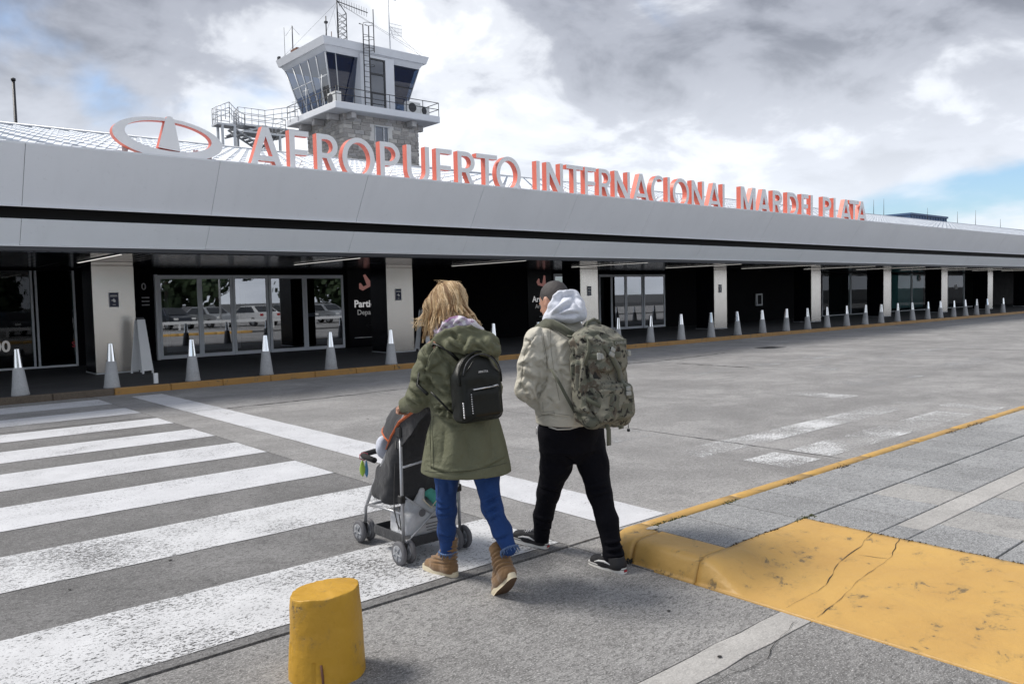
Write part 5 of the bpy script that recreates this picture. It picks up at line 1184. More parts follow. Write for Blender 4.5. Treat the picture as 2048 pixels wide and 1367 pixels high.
# body: head, neck, hands and the frame under the clothes, one skin surface
hc = np.array([-0.112, 0.085, 1.575]); face_dir = np.array([FV[0], FV[1], -0.45]); face_dir /= np.linalg.norm(face_dir); upv = np.array([0.10*FV[0]*4, 0.10*FV[1]*4, 0.9]); upv -= face_dir*(upv@face_dir); upv /= np.linalg.norm(upv); rtv = np.cross(face_dir, upv)
def head(v, hc, fd, uv, rv_, s=1.0):
    H = lambda r, f, u: hc+(rv_*r+fd*f+uv*u)*s
    v.ell(H(0, -0.010, 0.025), (0.073*s, 0.092*s, 0.088*s), rotcols(rv_, fd, uv), 0.01); v.ell(H(0, 0.022, -0.045), (0.058*s, 0.066*s, 0.075*s), rotcols(rv_, fd, uv), 0.03)
    v.cone(H(0, 0.086, 0.0), H(0, 0.104, -0.030), 0.008*s, 0.012*s, 0.012); v.ell(H(0, 0.078, -0.072), (0.024*s, 0.012*s, 0.007*s), rotcols(rv_, fd, uv), 0.008); v.ell(H(0, 0.074, -0.084), (0.020*s, 0.012*s, 0.006*s), rotcols(rv_, fd, uv), 0.006)
    for q in (-1, 1):
        v.ell(H(q*0.031, 0.082, 0.004), (0.016*s, 0.010*s, 0.009*s), rotcols(rv_, fd, uv), 0.008, 's'); v.ell(H(q*0.031, 0.074, 0.004), (0.0125*s, 0.0115*s, 0.0115*s), rotcols(rv_, fd, uv), 0.002)
        v.ell(H(q*0.076, -0.005, -0.012), (0.011*s, 0.019*s, 0.032*s), rotcols(rv_, fd, uv), 0.006); v.ell(H(q*0.086, 0.002, -0.008), (0.007*s, 0.010*s, 0.018*s), rotcols(rv_, fd, uv), 0.004, 's')
def hand(v, wr, dirf, upn, side, grip=True):
    """palm and five fingers closing round a bar; dirf = forearm direction, upn = back of the hand"""
    dirf = np.array(dirf, float)/np.linalg.norm(dirf); upn = np.array(upn, float); upn -= dirf*(upn@dirf); upn /= np.linalg.norm(upn); sd = np.cross(dirf, upn)*side
    Q = lambda f, s_, u: np.array(wr)+dirf*f+sd*s_+upn*u
    v.cone(Q(0, 0, 0), Q(0.03, 0, 0), 0.024, 0.026, 0.01); v.ell(Q(0.055, 0, 0.0), (0.045, 0.038, 0.016), rotcols(dirf, sd, upn), 0.012)
    for i, (s_, L) in enumerate(((-0.028, 0.92), (-0.009, 1.0), (0.010, 0.95), (0.028, 0.8))):
        a, b, c, d = Q(0.085, s_, 0.0), Q(0.085+0.028*L, s_, -0.014), Q(0.085+0.026*L, s_, -0.038), Q(0.085+0.004*L, s_, -0.046)
        v.chain([a, b, c, d], [0.0095, 0.009, 0.0082, 0.0072], 0.004)
    v.chain([Q(0.03, -0.032, -0.006), Q(0.062, -0.048, -0.022), Q(0.082, -0.036, -0.040)], [0.012, 0.0105, 0.0085], 0.006)
wristL = A(824, 810, 0.22); elbL = A(836, 794, -0.04); shL = A(867, 700, -0.085)
wristR = np.array([0.02, 0.47, 1.035]); elbR = np.array([0.115, 0.24, 1.085]); shR = np.array([0.095, 0.145, 1.355])
v = Vox((-0.46, -0.22, 0.86), (0.26, 0.68, 1.72), 0.0068)
head(v, hc, face_dir, upv, rtv)
v.chain([hc+np.array([0.02, -0.03, -0.04]), (-0.075, 0.045, 1.44), (-0.06, 0.03, 1.34)], [0.052, 0.052, 0.06], 0.03)
v.chain([(-0.06, 0.03, 1.36), (-0.04, 0.015, 1.15), (-0.03, 0, 0.93)], [0.10, 0.11, 0.10], 0.05)
for s_, e_, w_ in ((shL, elbL, wristL), (shR, elbR, wristR)): v.chain([(-0.06, 0.03, 1.36), s_, e_, w_], [0.06, 0.045, 0.036, 0.026], 0.03)
hand(v, wristL+np.array([-0.005, 0.02, -0.005]), FV.tolist()+[-0.15], (0.1, 0.2, 1), 1); hand(v, wristR, FV.tolist()+[-0.15], (0.1, 0.2, 1), -1)
v.build('body', 'skin', wom, 1)
# parka
v = Vox((-0.43, -0.34, 0.60), (0.33, 0.56, 1.50), 0.0068)
v.loft([(0.60, -0.03, 0, 0.268, 0.218), (0.66, -0.03, 0, 0.262, 0.212), (0.75, -0.03, 0, 0.247, 0.197), (0.88, -0.03, 0, 0.214, 0.172), (0.965, -0.028, 0.0, 0.190, 0.152), (1.08, -0.035, 0.01, 0.196, 0.154), (1.22, -0.045, 0.02, 0.205, 0.154), (1.32, -0.055, 0.03, 0.195, 0.142), (1.40, -0.068, 0.045, 0.140, 0.110), (1.45, -0.08, 0.055, 0.085, 0.08)], RV, 0.0, z1=1.45, pw=2.25)
v.chain([shL+np.array([0.03, 0.02, 0.0]), shL+np.array([0, 0, -0.03]), (shL+elbL)/2+np.array([-0.006, 0, 0]), elbL, elbL*0.45+wristL*0.55, wristL+np.array([FV[0], FV[1], -0.1])*0.075], [0.060, 0.066, 0.064, 0.060, 0.056, 0.046], 0.035)
v.chain([shR+np.array([-0.03, -0.02, 0]), shR, elbR, wristR+np.array([0.0, -0.03, 0])], [0.060, 0.064, 0.058, 0.047], 0.035)
v.cone(A(858, 716, -0.1), A(905, 716, -0.08), 0.05, 0.07, 0.05)
v.plane((-0.03, 0, 0.655), (-0.055, -0.03, -1), 0.02)
random.seed(8); FL = [(lambda u_, z_, a_, l_: (np.array([u_-l_*math.cos(a_), 0, z_-l_*math.sin(a_)]), np.array([u_+l_*math.cos(a_), 0, z_+l_*math.sin(a_)]), random.uniform(0.006, 0.012), random.uniform(0.003, 0.006)))(random.uniform(-0.22, 0.16), random.uniform(1.0, 1.36), random.uniform(-1.1, 1.1), random.uniform(0.04, 0.09)) for _ in range(20)]+[(c1(372, 520), c1(292, 650), 0.010, 0.009), (c1(292, 650), c1(262, 780), 0.010, 0.010), (c1(275, 800), c1(340, 900), 0.014, 0.012), (c1(330, 880), c1(440, 970), 0.012, 0.010), (c1(440, 970), c1(540, 1100), 0.012, 0.008),
      (c1(150, 840), c1(262, 872), 0.014, 0.010), (c1(120, 905), c1(245, 985), 0.014, 0.011), (c1(128, 985), c1(215, 1040), 0.012, 0.009), (c1(235, 580), c1(290, 650), 0.012, 0.007), (c1(190, 660), c1(262, 730), 0.018, 0.007),
      (c1(400, 650), c1(520, 760), 0.030, 0.010), (c1(350, 740), c1(450, 900), 0.025, 0.009), (c1(460, 700), c1(500, 880), 0.02, 0.008),
      (c1(345, 1000), c1(360, 1090), 0.008, 0.008), (c1(385, 1010), c1(395, 1110), 0.008, 0.009), (c1(425, 1030), c1(440, 1115), 0.008, 0.008), (c1(470, 1060), c1(480, 1120), 0.008, 0.007), (c1(330, 1060), c1(470, 1045), 0.010, 0.010), (c1(325, 1100), c1(520, 1130), 0.009, 0.010), (c1(360, 1130), c1(540, 1160), 0.012, 0.007),
      (c1(320, 1110), c1(300, 1500), 0.010, 0.005), (c1(580, 1180), c1(640, 1480), 0.035, 0.008), (c1(420, 1170), c1(400, 1450), 0.03, 0.008), (c1(760, 1120), c1(800, 1460), 0.03, 0.007),
      (A(852, 934, -0.2), A(900, 944, -0.2), 0.006, 0.006), (A(900, 944, -0.2), A(960, 940, -0.2), 0.006, 0.006), (A(960, 940, -0.2), A(1014, 925, -0.2), 0.006, 0.006)]
parka = v.build('parka', 'parka_green', wom, 1, folds(FL, 0.003, (8, 8, 5), 1.3, 0.006))
for P in (px1((372, 520), (330, 590), (292, 650), (268, 740), (262, 800)), px1((385, 525), (343, 595), (305, 655), (281, 745)), px2((545, 130), (540, 250), (545, 380), (548, 478)), px2((562, 130), (557, 250), (562, 380), (565, 482)), px2((500, 478), (560, 488), (640, 490), (800, 478), (940, 452), (1042, 425)), px1((240, 585), (280, 655)), px1((228, 592), (266, 662)), px2((512, 180), (520, 250), (515, 330)), px1((345, 1050), (420, 1062), (500, 1085)), px1((335, 1095), (420, 1112), (520, 1135))): seam(parka, OW, P, 'seam_green')
# hood lying on the back
v = Vox((-0.26, -0.30, 1.22), (0.26, 0.20, 1.52), 0.007)
rim = [A(868, 682, -0.06), A(876, 672, -0.13), A(893, 663, -0.165), A(915, 658, -0.175), A(940, 658, -0.165), A(966, 666, -0.13), A(990, 680, -0.07), A(994, 694, 0.02)]
v.chain(rim, [0.012, 0.016, 0.017, 0.018, 0.018, 0.018, 0.020, 0.022], 0.008)
v.chain([A(882, 686, -0.12), A(905, 686, -0.16), A(938, 690, -0.175), A(968, 692, -0.15), A(988, 701, -0.09)], [0.022, 0.036, 0.044, 0.042, 0.030], 0.03)
v.chain([A(888, 678, -0.11), A(930, 676, -0.14), A(970, 682, -0.11)], [0.03, 0.036, 0.034], 0.03)
v.cone(A(905, 690, -0.16), A(927, 704, -0.172), 0.030, 0.010, 0.025)
v.cone(A(965, 696, -0.16), A(990, 706, -0.1), 0.034, 0.022, 0.04)
v.build('hood', 'parka_green', parka, 1, folds([(c1(470, 470), c1(560, 560), 0.012, 0.010), (c1(600, 480), c1(540, 620), 0.014, 0.010), (c1(430, 520), c1(560, 635), 0.012, 0.010), (c1(700, 530), c1(760, 600), 0.014, 0.010), (c1(640, 560), c1(740, 620), 0.012, 0.010), (c1(570, 430), c1(700, 460), 0.008, 0.006), (c1(780, 520), c1(800, 640), 0.01, 0.008)], 0.003, (12, 12, 12), 4.0, 0.010))
v = Vox((-0.26, -0.20, 1.34), (0.14, 0.24, 1.58), 0.006)
n_ = 14; ring = [np.array([-0.088+0.088*math.cos(2*math.pi*k/n_), 0.045+0.088*math.sin(2*math.pi*k/n_), 1.462+0.014*math.sin(2*math.pi*k/n_+1)]) for k in range(n_+1)]
v.chain(ring, [0.034]*(n_+1), 0.02); v.chain([p+np.array([0, 0, 0.032]) for p in ring], [0.026]*(n_+1), 0.012)
v.chain([A(882, 664, -0.09), A(896, 650, -0.115), A(918, 644, -0.125), A(942, 650, -0.11), A(962, 660, -0.07)], [0.022, 0.03, 0.034, 0.028, 0.02], 0.012)
v.build('scarf', 'scarf', wom, 1, folds([(c1(330, 470), c1(450, 350), 0.008, 0.009), (c1(380, 470), c1(520, 360), 0.008, 0.009), (c1(470, 430), c1(600, 370), 0.008, 0.008)], 0.005, (22, 22, 22), 2.0))
# jeans
legL = [np.array([-0.095, -0.055, 0.83]), A(893, 950, 0.02), A(893, 1020, 0.12), A(893, 1060, 0.17), A(895, 1101, 0.195)]
legR = [np.array([0.035, 0.055, 0.83]), A(972, 945, 0.0), A(984, 1015, -0.06), A(1004, 1060, -0.14), A(1018, 1097, -0.19)]
v = Vox((-0.30, -0.32, 0.10), (0.32, 0.32, 0.92), 0.0072)
v.ell((-0.03, 0, 0.80), (0.15, 0.12, 0.10), rotcols((*RV, 0), (*FV, 0), (0, 0, 1)), 0.03)
v.chain(legL, [0.085, 0.066, 0.055, 0.050, 0.041], 0.03); v.chain(legR, [0.085, 0.071, 0.055, 0.050, 0.039], 0.03)
v.plane(A(896, 1106, 0.2), (0, 0.0, -1), 0.0) if False else None
j2 = lambda x, y, d=0.0: at(OW, 690+x/3.178, 790+y/3.178, d)
JF = [(j2(570, 660, 0.1), j2(650, 680, 0.1), 0.008, 0.006), (j2(575, 715, 0.1), j2(690, 700, 0.1), 0.007, 0.007), (j2(590, 760, 0.1), j2(680, 745, 0.1), 0.007, 0.006), (j2(870, 690, -0.08), j2(985, 640, -0.08), 0.008, 0.008), (j2(880, 740, -0.08), j2(990, 690, -0.08), 0.008, 0.008), (j2(900, 790, -0.08), j2(990, 730, -0.08), 0.007, 0.006), (j2(600, 880, 0.15), j2(690, 900, 0.15), 0.007, 0.005), (j2(940, 900, -0.1), j2(1050, 850, -0.1), 0.008, 0.005), (j2(655, 520, 0), j2(660, 640, 0), 0.012, 0.005)]
jeans = v.build('jeans', 'denim_blue', wom, 1, folds(JF, 0.002, (16, 16, 16), 7, 0.004))
seam(jeans, OW, px2((600, 520), (590, 640), (588, 760), (596, 880), (606, 990)), 'seam_denim', 0.0012); seam(jeans, OW, px2((820, 520), (850, 640), (905, 780), (950, 920), (985, 1010)), 'seam_denim', 0.0012)
random.seed(21)
for base, ax_ in ((legL[-1], legL[-1]-legL[-2]), (legR[-1], legR[-1]-legR[-2])):
    mb = MB(); ax_ = Vector(ax_).normalized(); a = ax_.orthogonal().normalized(); b = ax_.cross(a)
    for k in range(90):
        t = random.random()*6.283; r = 0.046+random.uniform(-0.002, 0.006); p = Vector(base)+a*math.cos(t)*r+b*math.sin(t)*r+ax_*random.uniform(-0.006, 0.006); q = p+ax_*random.uniform(0.006, 0.028)+(a*math.cos(t)+b*math.sin(t))*random.uniform(0, 0.008)
        mb.tube([p, q], 0.0016, 3)
    for k in range(24):
        t0, t1 = 6.283*k/24, 6.283*(k+1)/24; mb.tube([Vector(base)+(a*math.cos(t)+b*math.sin(t))*0.047 for t in (t0, t1)], 0.005, 4)
    mb.build('frayed_hem', 'frayed_hem', jeans)
# shoes: sole outline and upper in a foot frame (y forward from the heel)
def foot_outline(L, w, n=36):
    out = []
    for k in range(n):
        a = 2*math.pi*k/n; y = L/2+L/2*math.sin(a); t = y/L
        hw = w*(0.36+0.02*math.sin(math.pi*t)+0.13*sstep((t-0.25)/0.4))
        out.append((math.copysign(abs(math.cos(a))**0.55, math.cos(a))*hw+0.006*math.sin(math.pi*t), y))
    return out
def sole(L, w, th, mats, name, parent, bend=0.0, inset=0.0):
    o = foot_outline(L, w); n = len(o); vs = []; bz = lambda y: bend*max(0, y/L-0.62)**1.6*L
    for z, s_ in ((0, 0.97), (0.006, 1.0), (th-0.005, 1.0), (th, 0.975)):
        for (x, y) in o: vs.append((x*s_, L/2+(y-L/2)*(0.5+0.5*s_), z+bz(y)))
    fs = []; mi = []
    m = MB()
    m.add(vs, [(j*n+k, j*n+(k+1) % n, (j+1)*n+(k+1) % n, (j+1)*n+k) for j in range(3) for k in range(n)], 0, True)
    for lvl, mi_, rev in ((0, 1, True), (3, 0, False)):
        c = len(m.v); ring = [lvl*n+k for k in range(n)]
        for i in range(n//2):                      # strips across the sole so a bent sole stays clean
            a, b, c2, d2 = ring[(i+n//4) % n], ring[(i+1+n//4) % n], ring[(n//4-i-1) % n], ring[(n//4-i) % n]
            m.f.append((a, b, c2, d2) if rev else (d2, c2, b, a)); m.mi.append(mi_); m.sm.append(False)
    return m.build(name, mats, parent)
def shoe_frame(name, parent, heel, direction, pitch, roll=0.0):
    e = bpy.data.objects.new(name, None); COL.objects.link(e); e.parent = parent; e.location = heel
    e.rotation_euler = (Matrix.Rotation(math.atan2(-direction[0], direction[1]), 4, 'Z') @ Matrix.Rotation(pitch, 4, 'X') @ Matrix.Rotation(roll, 4, 'Y')).to_euler(); return e
def boot(name, parent, heel, direction, pitch, bend=0.0):
    L, w = 0.265, 0.098; v = Vox((-0.08, -0.05, 0.0), (0.08, 0.30, 0.26), 0.005)
    v.chain([(0, 0.062, 0.05), (0, 0.068, 0.12), (0, 0.056, 0.23)], [0.046, 0.045, 0.050], 0.02)
    v.chain([(0, 0.05, 0.045), (0, 0.14, 0.045), (0.004, 0.215, 0.030)], [0.042, 0.044, 0.040], 0.02, flat=((1, 0, 0), 1.06)); v.cone((0, 0.08, 0.11), (0, 0.16, 0.065), 0.038, 0.036, 0.03)
    v.plane((0, 0, 0.016), (0, 0, -1)); v.plane((0, 0, 0.225), (0, 0.15, 1)); v.cone((0, 0.060, 0.22), (0, 0.056, 0.28), 0.043, 0.046, 0.0, 's')
    fl = []
    def wr(V, N):
        out = 0.0012*vnoise(V, (40, 40, 40), 5); sh = np.clip((V[:, 2]-0.055)/0.03, 0, 1)*np.clip((0.19-V[:, 2])/0.02, 0, 1)
        out += sh*0.0055*np.sin(V[:, 2]*285+V[:, 1]*46+2.0*np.sin(V[:, 0]*30)); return out
    if bend:
        pass
    if hasattr(heel, '__len__'):
        e = shoe_frame(name, parent, heel, direction, pitch)
    up_ = v.build('upper', 'suede_brown', e, 1, wr); so = sole(L, w, 0.032, ['sole_cream', 'outsole_brown'], 'sole', e, 0.0)
    return e
footL = A(916, 1150, 0.17); boot('boot', wom, (footL[0]-0.005, 0.165, 0.0), (-0.78, 0.62), R_(2))
# rear foot: heel lifted, weight on the toes
hd = np.array([-0.30, 0.955]); hd /= np.linalg.norm(hd)
toe = A(1003, 1192, -0.10); boot('boot', wom, (0.226, -0.258, 0.142), (-0.50, 0.866), R_(-41))
# hair: a soft cap with many loose strands over it
v = Vox((-0.30, -0.12, 1.40), (0.10, 0.25, 1.73), 0.006)
R3 = rotcols(rtv, face_dir, upv); H = lambda r, f, u: hc+rtv*r+face_dir*f+upv*u
v.ell(H(0, -0.020, 0.030), (0.080, 0.094, 0.090), R3, 0.01)
v.chain([H(-0.05, -0.02, 0.05), A(862, 612, 0.04), A(858, 634, 0.03), A(854, 656, 0.03)], [0.044, 0.030, 0.020, 0.008], 0.04); v.chain([H(0.04, -0.05, 0.05), A(915, 610, 0.0), A(932, 630, -0.02), A(950, 646, -0.03)], [0.044, 0.034, 0.022, 0.008], 0.04); v.chain([H(0, -0.06, 0.05), A(890, 615, -0.03), A(888, 632, -0.05)], [0.06, 0.044, 0.030], 0.04)
v.ell(H(0, 0.085, -0.055), (0.058, 0.055, 0.085), R3, 0.01, 's')
hair = v.build('hair', 'blond_dark', wom, 2)
random.seed(33); MBS = [MB(), MB(), MB()]; crown = H(0, -0.02, 0.125)
tips = [((850, 676), 0.03), ((858, 668), 0.0), ((866, 656), -0.05), ((880, 642), -0.09), ((900, 634), -0.105), ((922, 632), -0.10), ((944, 642), -0.08), ((960, 650), -0.05)]
mids = [((858, 620), 0.06), ((863, 616), -0.005), ((870, 612), -0.05), ((886, 606), -0.07), ((903, 605), -0.068), ((918, 606), -0.045), ((928, 610), -0.02), ((933, 616), 0.02)]
def spl(P, m=4):
    P = [Vector(p) for p in P]; out = []
    for i in range(len(P)-1):
        q0, q1, q2, q3 = P[max(i-1, 0)], P[i], P[i+1], P[min(i+2, len(P)-1)]
        for j in range(m): t = j/m; out.append(0.5*((2*q1)+(q2-q0)*t+(2*q0-5*q1+4*q2-q3)*t*t+(3*q1-q0-3*q2+q3)*t**3))
    return out+[P[-1]]
lerp = lambda L, t: (lambda i, f: A(L[i][0][0]*(1-f)+L[min(i+1, 7)][0][0]*f, L[i][0][1]*(1-f)+L[min(i+1, 7)][0][1]*f, L[i][1]*(1-f)+L[min(i+1, 7)][1]*f))(int(t), t-int(t))
jit = lambda s_: np.array([random.gauss(0, s_), random.gauss(0, s_), random.gauss(0, s_)])
capT = BVHTree.FromPolygons([v_.co for v_ in hair.data.vertices], [p_.vertices for p_ in hair.data.polygons])
def outside(C_, off):
    out = []
    for p in C_:
        loc, nrm, ix, ds = capT.find_nearest(p)
        if loc is not None and (p-loc).dot(nrm) < off: p = loc+nrm*off
        out.append(p)
    return out
for lock in range(120):
    t = 7*(lock+random.random())/120; t2 = min(7, max(0, t+random.gauss(0, 0.55))); lift = random.uniform(-0.003, 0.010); dt = random.gauss(0, 0.010); tone = random.choice((0, 0, 1, 1, 1, 2)); drop = random.uniform(-0.030, 0.028)
    tipo = lerp(tips, t2)+jit(0.008)+np.array([0, 0, drop]); bend = jit(0.006); wid = random.uniform(0.003, 0.0075)
    for k in range(18):
        ts = min(7, max(0, t+random.gauss(0, 0.12))); m1 = lerp(mids, ts)+np.array([0, 0, 0.0]); m1 = m1+(m1-H(0, -0.022, 0.0))*lift*6+jit(wid*0.35); tp_ = tipo+jit(wid*0.55)
        p0 = crown+jit(0.006)+np.array([(ts-3.5)*0.007, -0.005, 0.0]); hmid = H(0, -0.024, 0.034); q = (p0+m1)/2-hmid; q = hmid+q/np.linalg.norm(q)*(0.100+lift+abs(random.gauss(0, 0.002)))
        q2 = (m1+tp_)/2+bend+jit(0.0015); C_ = outside(spl([p0, q, m1, q2, tp_]), 0.001+max(0, lift)*0.6+random.uniform(0, 0.0025)); r = random.uniform(0.0006, 0.0014); n = len(C_)
        MBS[tone if random.random() < 0.75 else random.randrange(3)].tube(C_, [r*(0.5+0.5*min(1, i/4))*(1 if i < n-4 else 0.35+0.15*(n-i)) for i in range(n)], 3, cap=False)
mb = MBS[1]
for k in range(26):                                        # wind-blown wisps on the left
    p0 = A(852+random.uniform(-3, 6), 628+random.uniform(-12, 24), 0.02); q = A(842+random.uniform(-26, 4), 645+random.uniform(-10, 18), 0.02+random.uniform(-0.04, 0.04)); m_ = (p0+q)/2+np.array([-0.012, 0, random.uniform(-0.015, 0.01)])
    mb.tube([p0, m_, q], [0.0016, 0.0012, 0.0005], 3, cap=False)
for k in range(14):
    p0 = H(random.uniform(-0.06, 0.06), -0.05, 0.12); q = p0+np.array([random.gauss(-0.02, 0.03), random.gauss(0, 0.02), random.uniform(0.0, 0.022)]); mb.tube([p0, (p0+q)/2+np.array([0, 0, 0.008]), q], [0.001, 0.0009, 0.0004], 3, cap=False)
for mb, hm in zip(MBS, ('blond_hair', 'blond_light', 'blond_dark')): mb.build('strands', hm, hair)
# small black backpack
BN = np.array([-FV[0], -FV[1], 0.0]); RV3 = np.array([RV[0], RV[1], 0.0]); Zv = np.array([0, 0, 1.0])
bpk = empty('backpack', (OW[0], OW[1], 0), 'small black leather backpack worn over the olive parka', 'backpack', rz=-yaw)
tl = R_(6); Bz = np.array([BN[0]*-math.sin(tl), BN[1]*-math.sin(tl), math.cos(tl)]); Bn = np.cross(RV3, Bz)*-1; Bn = Bn if Bn@BN > 0 else -Bn
pc = np.array([0.050, -0.195, 1.148]); Rb = rotcols(RV3, Bn, Bz); Bp = lambda r, n, z: pc+RV3*r+Bn*n+Bz*z
v = Vox((-0.16, -0.36, 0.92), (0.26, 0.0, 1.36), 0.006)
v.rbox(Bp(0, -0.005, -0.045), (0.142, 0.066, 0.135), 0.045, Rb, 0.0); v.ell(Bp(0, -0.005, 0.05), (0.138, 0.066, 0.135), Rb, 0.03)
v.rbox(Bp(0.0, 0.058, -0.085), (0.098, 0.022, 0.072), 0.02, Rb, 0.018)
v.build('bag_body', 'leather_black', bpk, 2, folds([], 0.002, (14, 14, 14), 3))
mb = MB().tube([Bp(0.142*math.cos(a), 0.040, 0.045+0.142*math.sin(a)) for a in np.linspace(-0.2, 3.34, 24)], 0.006, 6); mb.build('piping', 'leather_black', bpk)
mb = MB().tube([Bp(0.125*math.cos(a), 0.055, 0.045+0.128*math.sin(a)) for a in np.linspace(0.2, 2.95, 24)], 0.0035, 5); mb.build('zip_line', 'leather_grey', bpk)
MB().tube([Bp(-0.085, 0.080, -0.008), Bp(0.085, 0.080, 0.0)], 0.0045, 5).build('pocket_zip', 'zip_metal', bpk)
for q in range(9): MB().tube([Bp(-0.098, 0.075, -0.03-q*0.012), Bp(-0.097, 0.079, -0.034-q*0.012)], 0.0035, 5).build('stud', 'zip_metal', bpk)
MB().tube([Bp(0.05, 0.078, 0.0), Bp(0.075, 0.085, 0.003)], 0.005, 5).build('zip_pull', 'zip_metal', bpk)
me = text_mesh('AMATTA', 0.016, 0.0005); me.materials.clear(); me.materials.append(MAT['sign_white']); o = link('lettering', me, bpk); Mm = Matrix.Identity(4)
for i in range(3): Mm[i][0] = RV3[i]; Mm[i][1] = Bz[i]; Mm[i][2] = Bn[i]; Mm[i][3] = Bp(-0.03, 0.0655, 0.075)[i]
o.matrix_local = Mm
def ribbon(pts, w, th, name, mat, parent, widthdir=None, n=1):
    """strap of rectangular section along pts"""
    P = [Vector(p) for p in pts]; vs = []; fs = []
    for i, p in enumerate(P):
        d = (P[min(i+1, len(P)-1)]-P[max(i-1, 0)]).normalized(); a = Vector(widthdir(i) if callable(widthdir) else widthdir); a = (a-d*a.dot(d)).normalized(); b = d.cross(a)
        for s_, t_ in ((-1, -1), (1, -1), (1, 1), (-1, 1)): vs.append(p+a*s_*w/2+b*t_*th/2)
    for i in range(len(P)-1):
        for k in range(4): fs.append((i*4+k, i*4+(k+1) % 4, (i+1)*4+(k+1) % 4, (i+1)*4+k))
    fs += [(3, 2, 1, 0), tuple((len(P)-1)*4+k for k in range(4))]
    return MB().add(vs, fs, 0, True).build(name, mat, parent)
MB().tube([Bp(-0.045, 0.0, 0.175), Bp(-0.04, 0.01, 0.198), Bp(0, 0.012, 0.206), Bp(0.04, 0.01, 0.198), Bp(0.045, 0, 0.175)], 0.008, 6).build('top_handle', 'leather_black', bpk)
for s_ in (-1, 1):
    MB().tube([Bp(s_*0.11, -0.05, -0.14), Bp(s_*0.155, -0.06, -0.10), Bp(s_*0.20, -0.055, -0.055), Bp(s_*0.225, -0.10, 0.0)], 0.006, 6).build('strap', 'leather_black', bpk)
    MB().tube([Bp(s_*0.06, -0.06, 0.15), Bp(s_*0.10, -0.09, 0.21), Bp(s_*0.13, -0.17, 0.25), Bp(s_*0.17, -0.25, 0.16), Bp(s_*0.21, -0.24, 0.04), Bp(s_*0.222, -0.14, -0.01)], 0.010, 6).build('strap', 'leather_black', bpk)
mb = MB()
for q in range(7): mb.lathe([(0.003, -0.005), (0.0048, 0), (0.003, 0.005)], 8, M=Matrix.Translation(Bp(-0.135, 0.05, -0.075-0.012*q)))
mb.build('charm', 'zip_metal', bpk)
MB().tube([Bp(-0.118, 0.072, 0.085), Bp(-0.10, 0.08, 0.105), Bp(-0.07, 0.078, 0.135), Bp(-0.05, 0.07, 0.15)], 0.004, 5).build('zip_pull', 'leather_black', bpk)

# ------------------------------------------------------------------ the man
OM = (3.45, 3.50, 0)
A = lambda px, py, d=0.0: at(OM, px, py, d)
c1 = lambda x, y, d=-0.15: at(OM, 780+x/3.798, 540+y/3.798, d)
man = empty('person', OM, 'short-haired person in cream jacket, pale hood and black trousers, walking with bowed head', 'person', rz=-yaw)
hc = A(1107, 602, 0.055); fd = np.array([FV[0]-0.12, FV[1], -0.30]); fd /= np.linalg.norm(fd); uv = np.array([-0.12, 0.2, 1.0]); uv -= fd*(uv@fd); uv /= np.linalg.norm(uv); rv_ = np.cross(fd, uv)
shL, elbL = A(1074, 680, -0.13), A(1053, 778, -0.125); wristL = A(1084, 806, 0.10)
shR = np.array([0.155, 0.13, 1.37]); elbR = np.array([0.20, 0.13, 1.08]); wristR = np.array([0.07, 0.27, 0.98])
v = Vox((-0.36, -0.26, 0.80), (0.34, 0.42, 1.76), 0.007)
head(v, hc, fd, uv, rv_, 1.04)
v.chain([hc-fd*0.02-uv*0.05, (-0.03, 0.02, 1.45), (0.0, 0.0, 1.36)], [0.058, 0.062, 0.07], 0.03); v.chain([(0, 0, 1.36), (0.01, 0, 1.15), (0.02, 0, 0.90)], [0.11, 0.12, 0.12], 0.05)
for s_, e_, w_ in ((shL, elbL, wristL), (shR, elbR, wristR)): v.chain([(0, 0, 1.36), s_, e_, w_], [0.07, 0.05, 0.04, 0.028], 0.03)
hand(v, wristL, (0.35, 0.35, -0.25), (-0.3, 0.3, 0.8), 1); hand(v, wristR, (-0.35, 0.25, -0.25), (0.3, 0.3, 0.8), -1)
v.build('body', 'skin', man, 1)
v = Vox((-0.30, -0.12, 1.46), (0.14, 0.24, 1.78), 0.006); R3 = rotcols(rv_, fd, uv); H = lambda r, f, u: hc+(rv_*r+fd*f+uv*u)*1.04
v.ell(H(0, -0.014, 0.030), (0.0785, 0.098, 0.0925), R3, 0.008); v.ell(H(0, -0.06, -0.02), (0.062, 0.045, 0.060), R3, 0.02)
v.ell(H(0, 0.075, -0.028), (0.075, 0.075, 0.088), R3, 0.012, 's')
for q in (-1, 1): v.ell(H(q*0.080, -0.004, -0.018), (0.022, 0.027, 0.040), R3, 0.006, 's')
v.build('hair', 'dark_hair', man, 1, lambda V, N: 0.0015*vnoise(V, (130, 130, 130), 1)+0.001*vnoise(V, (60, 60, 60), 4))
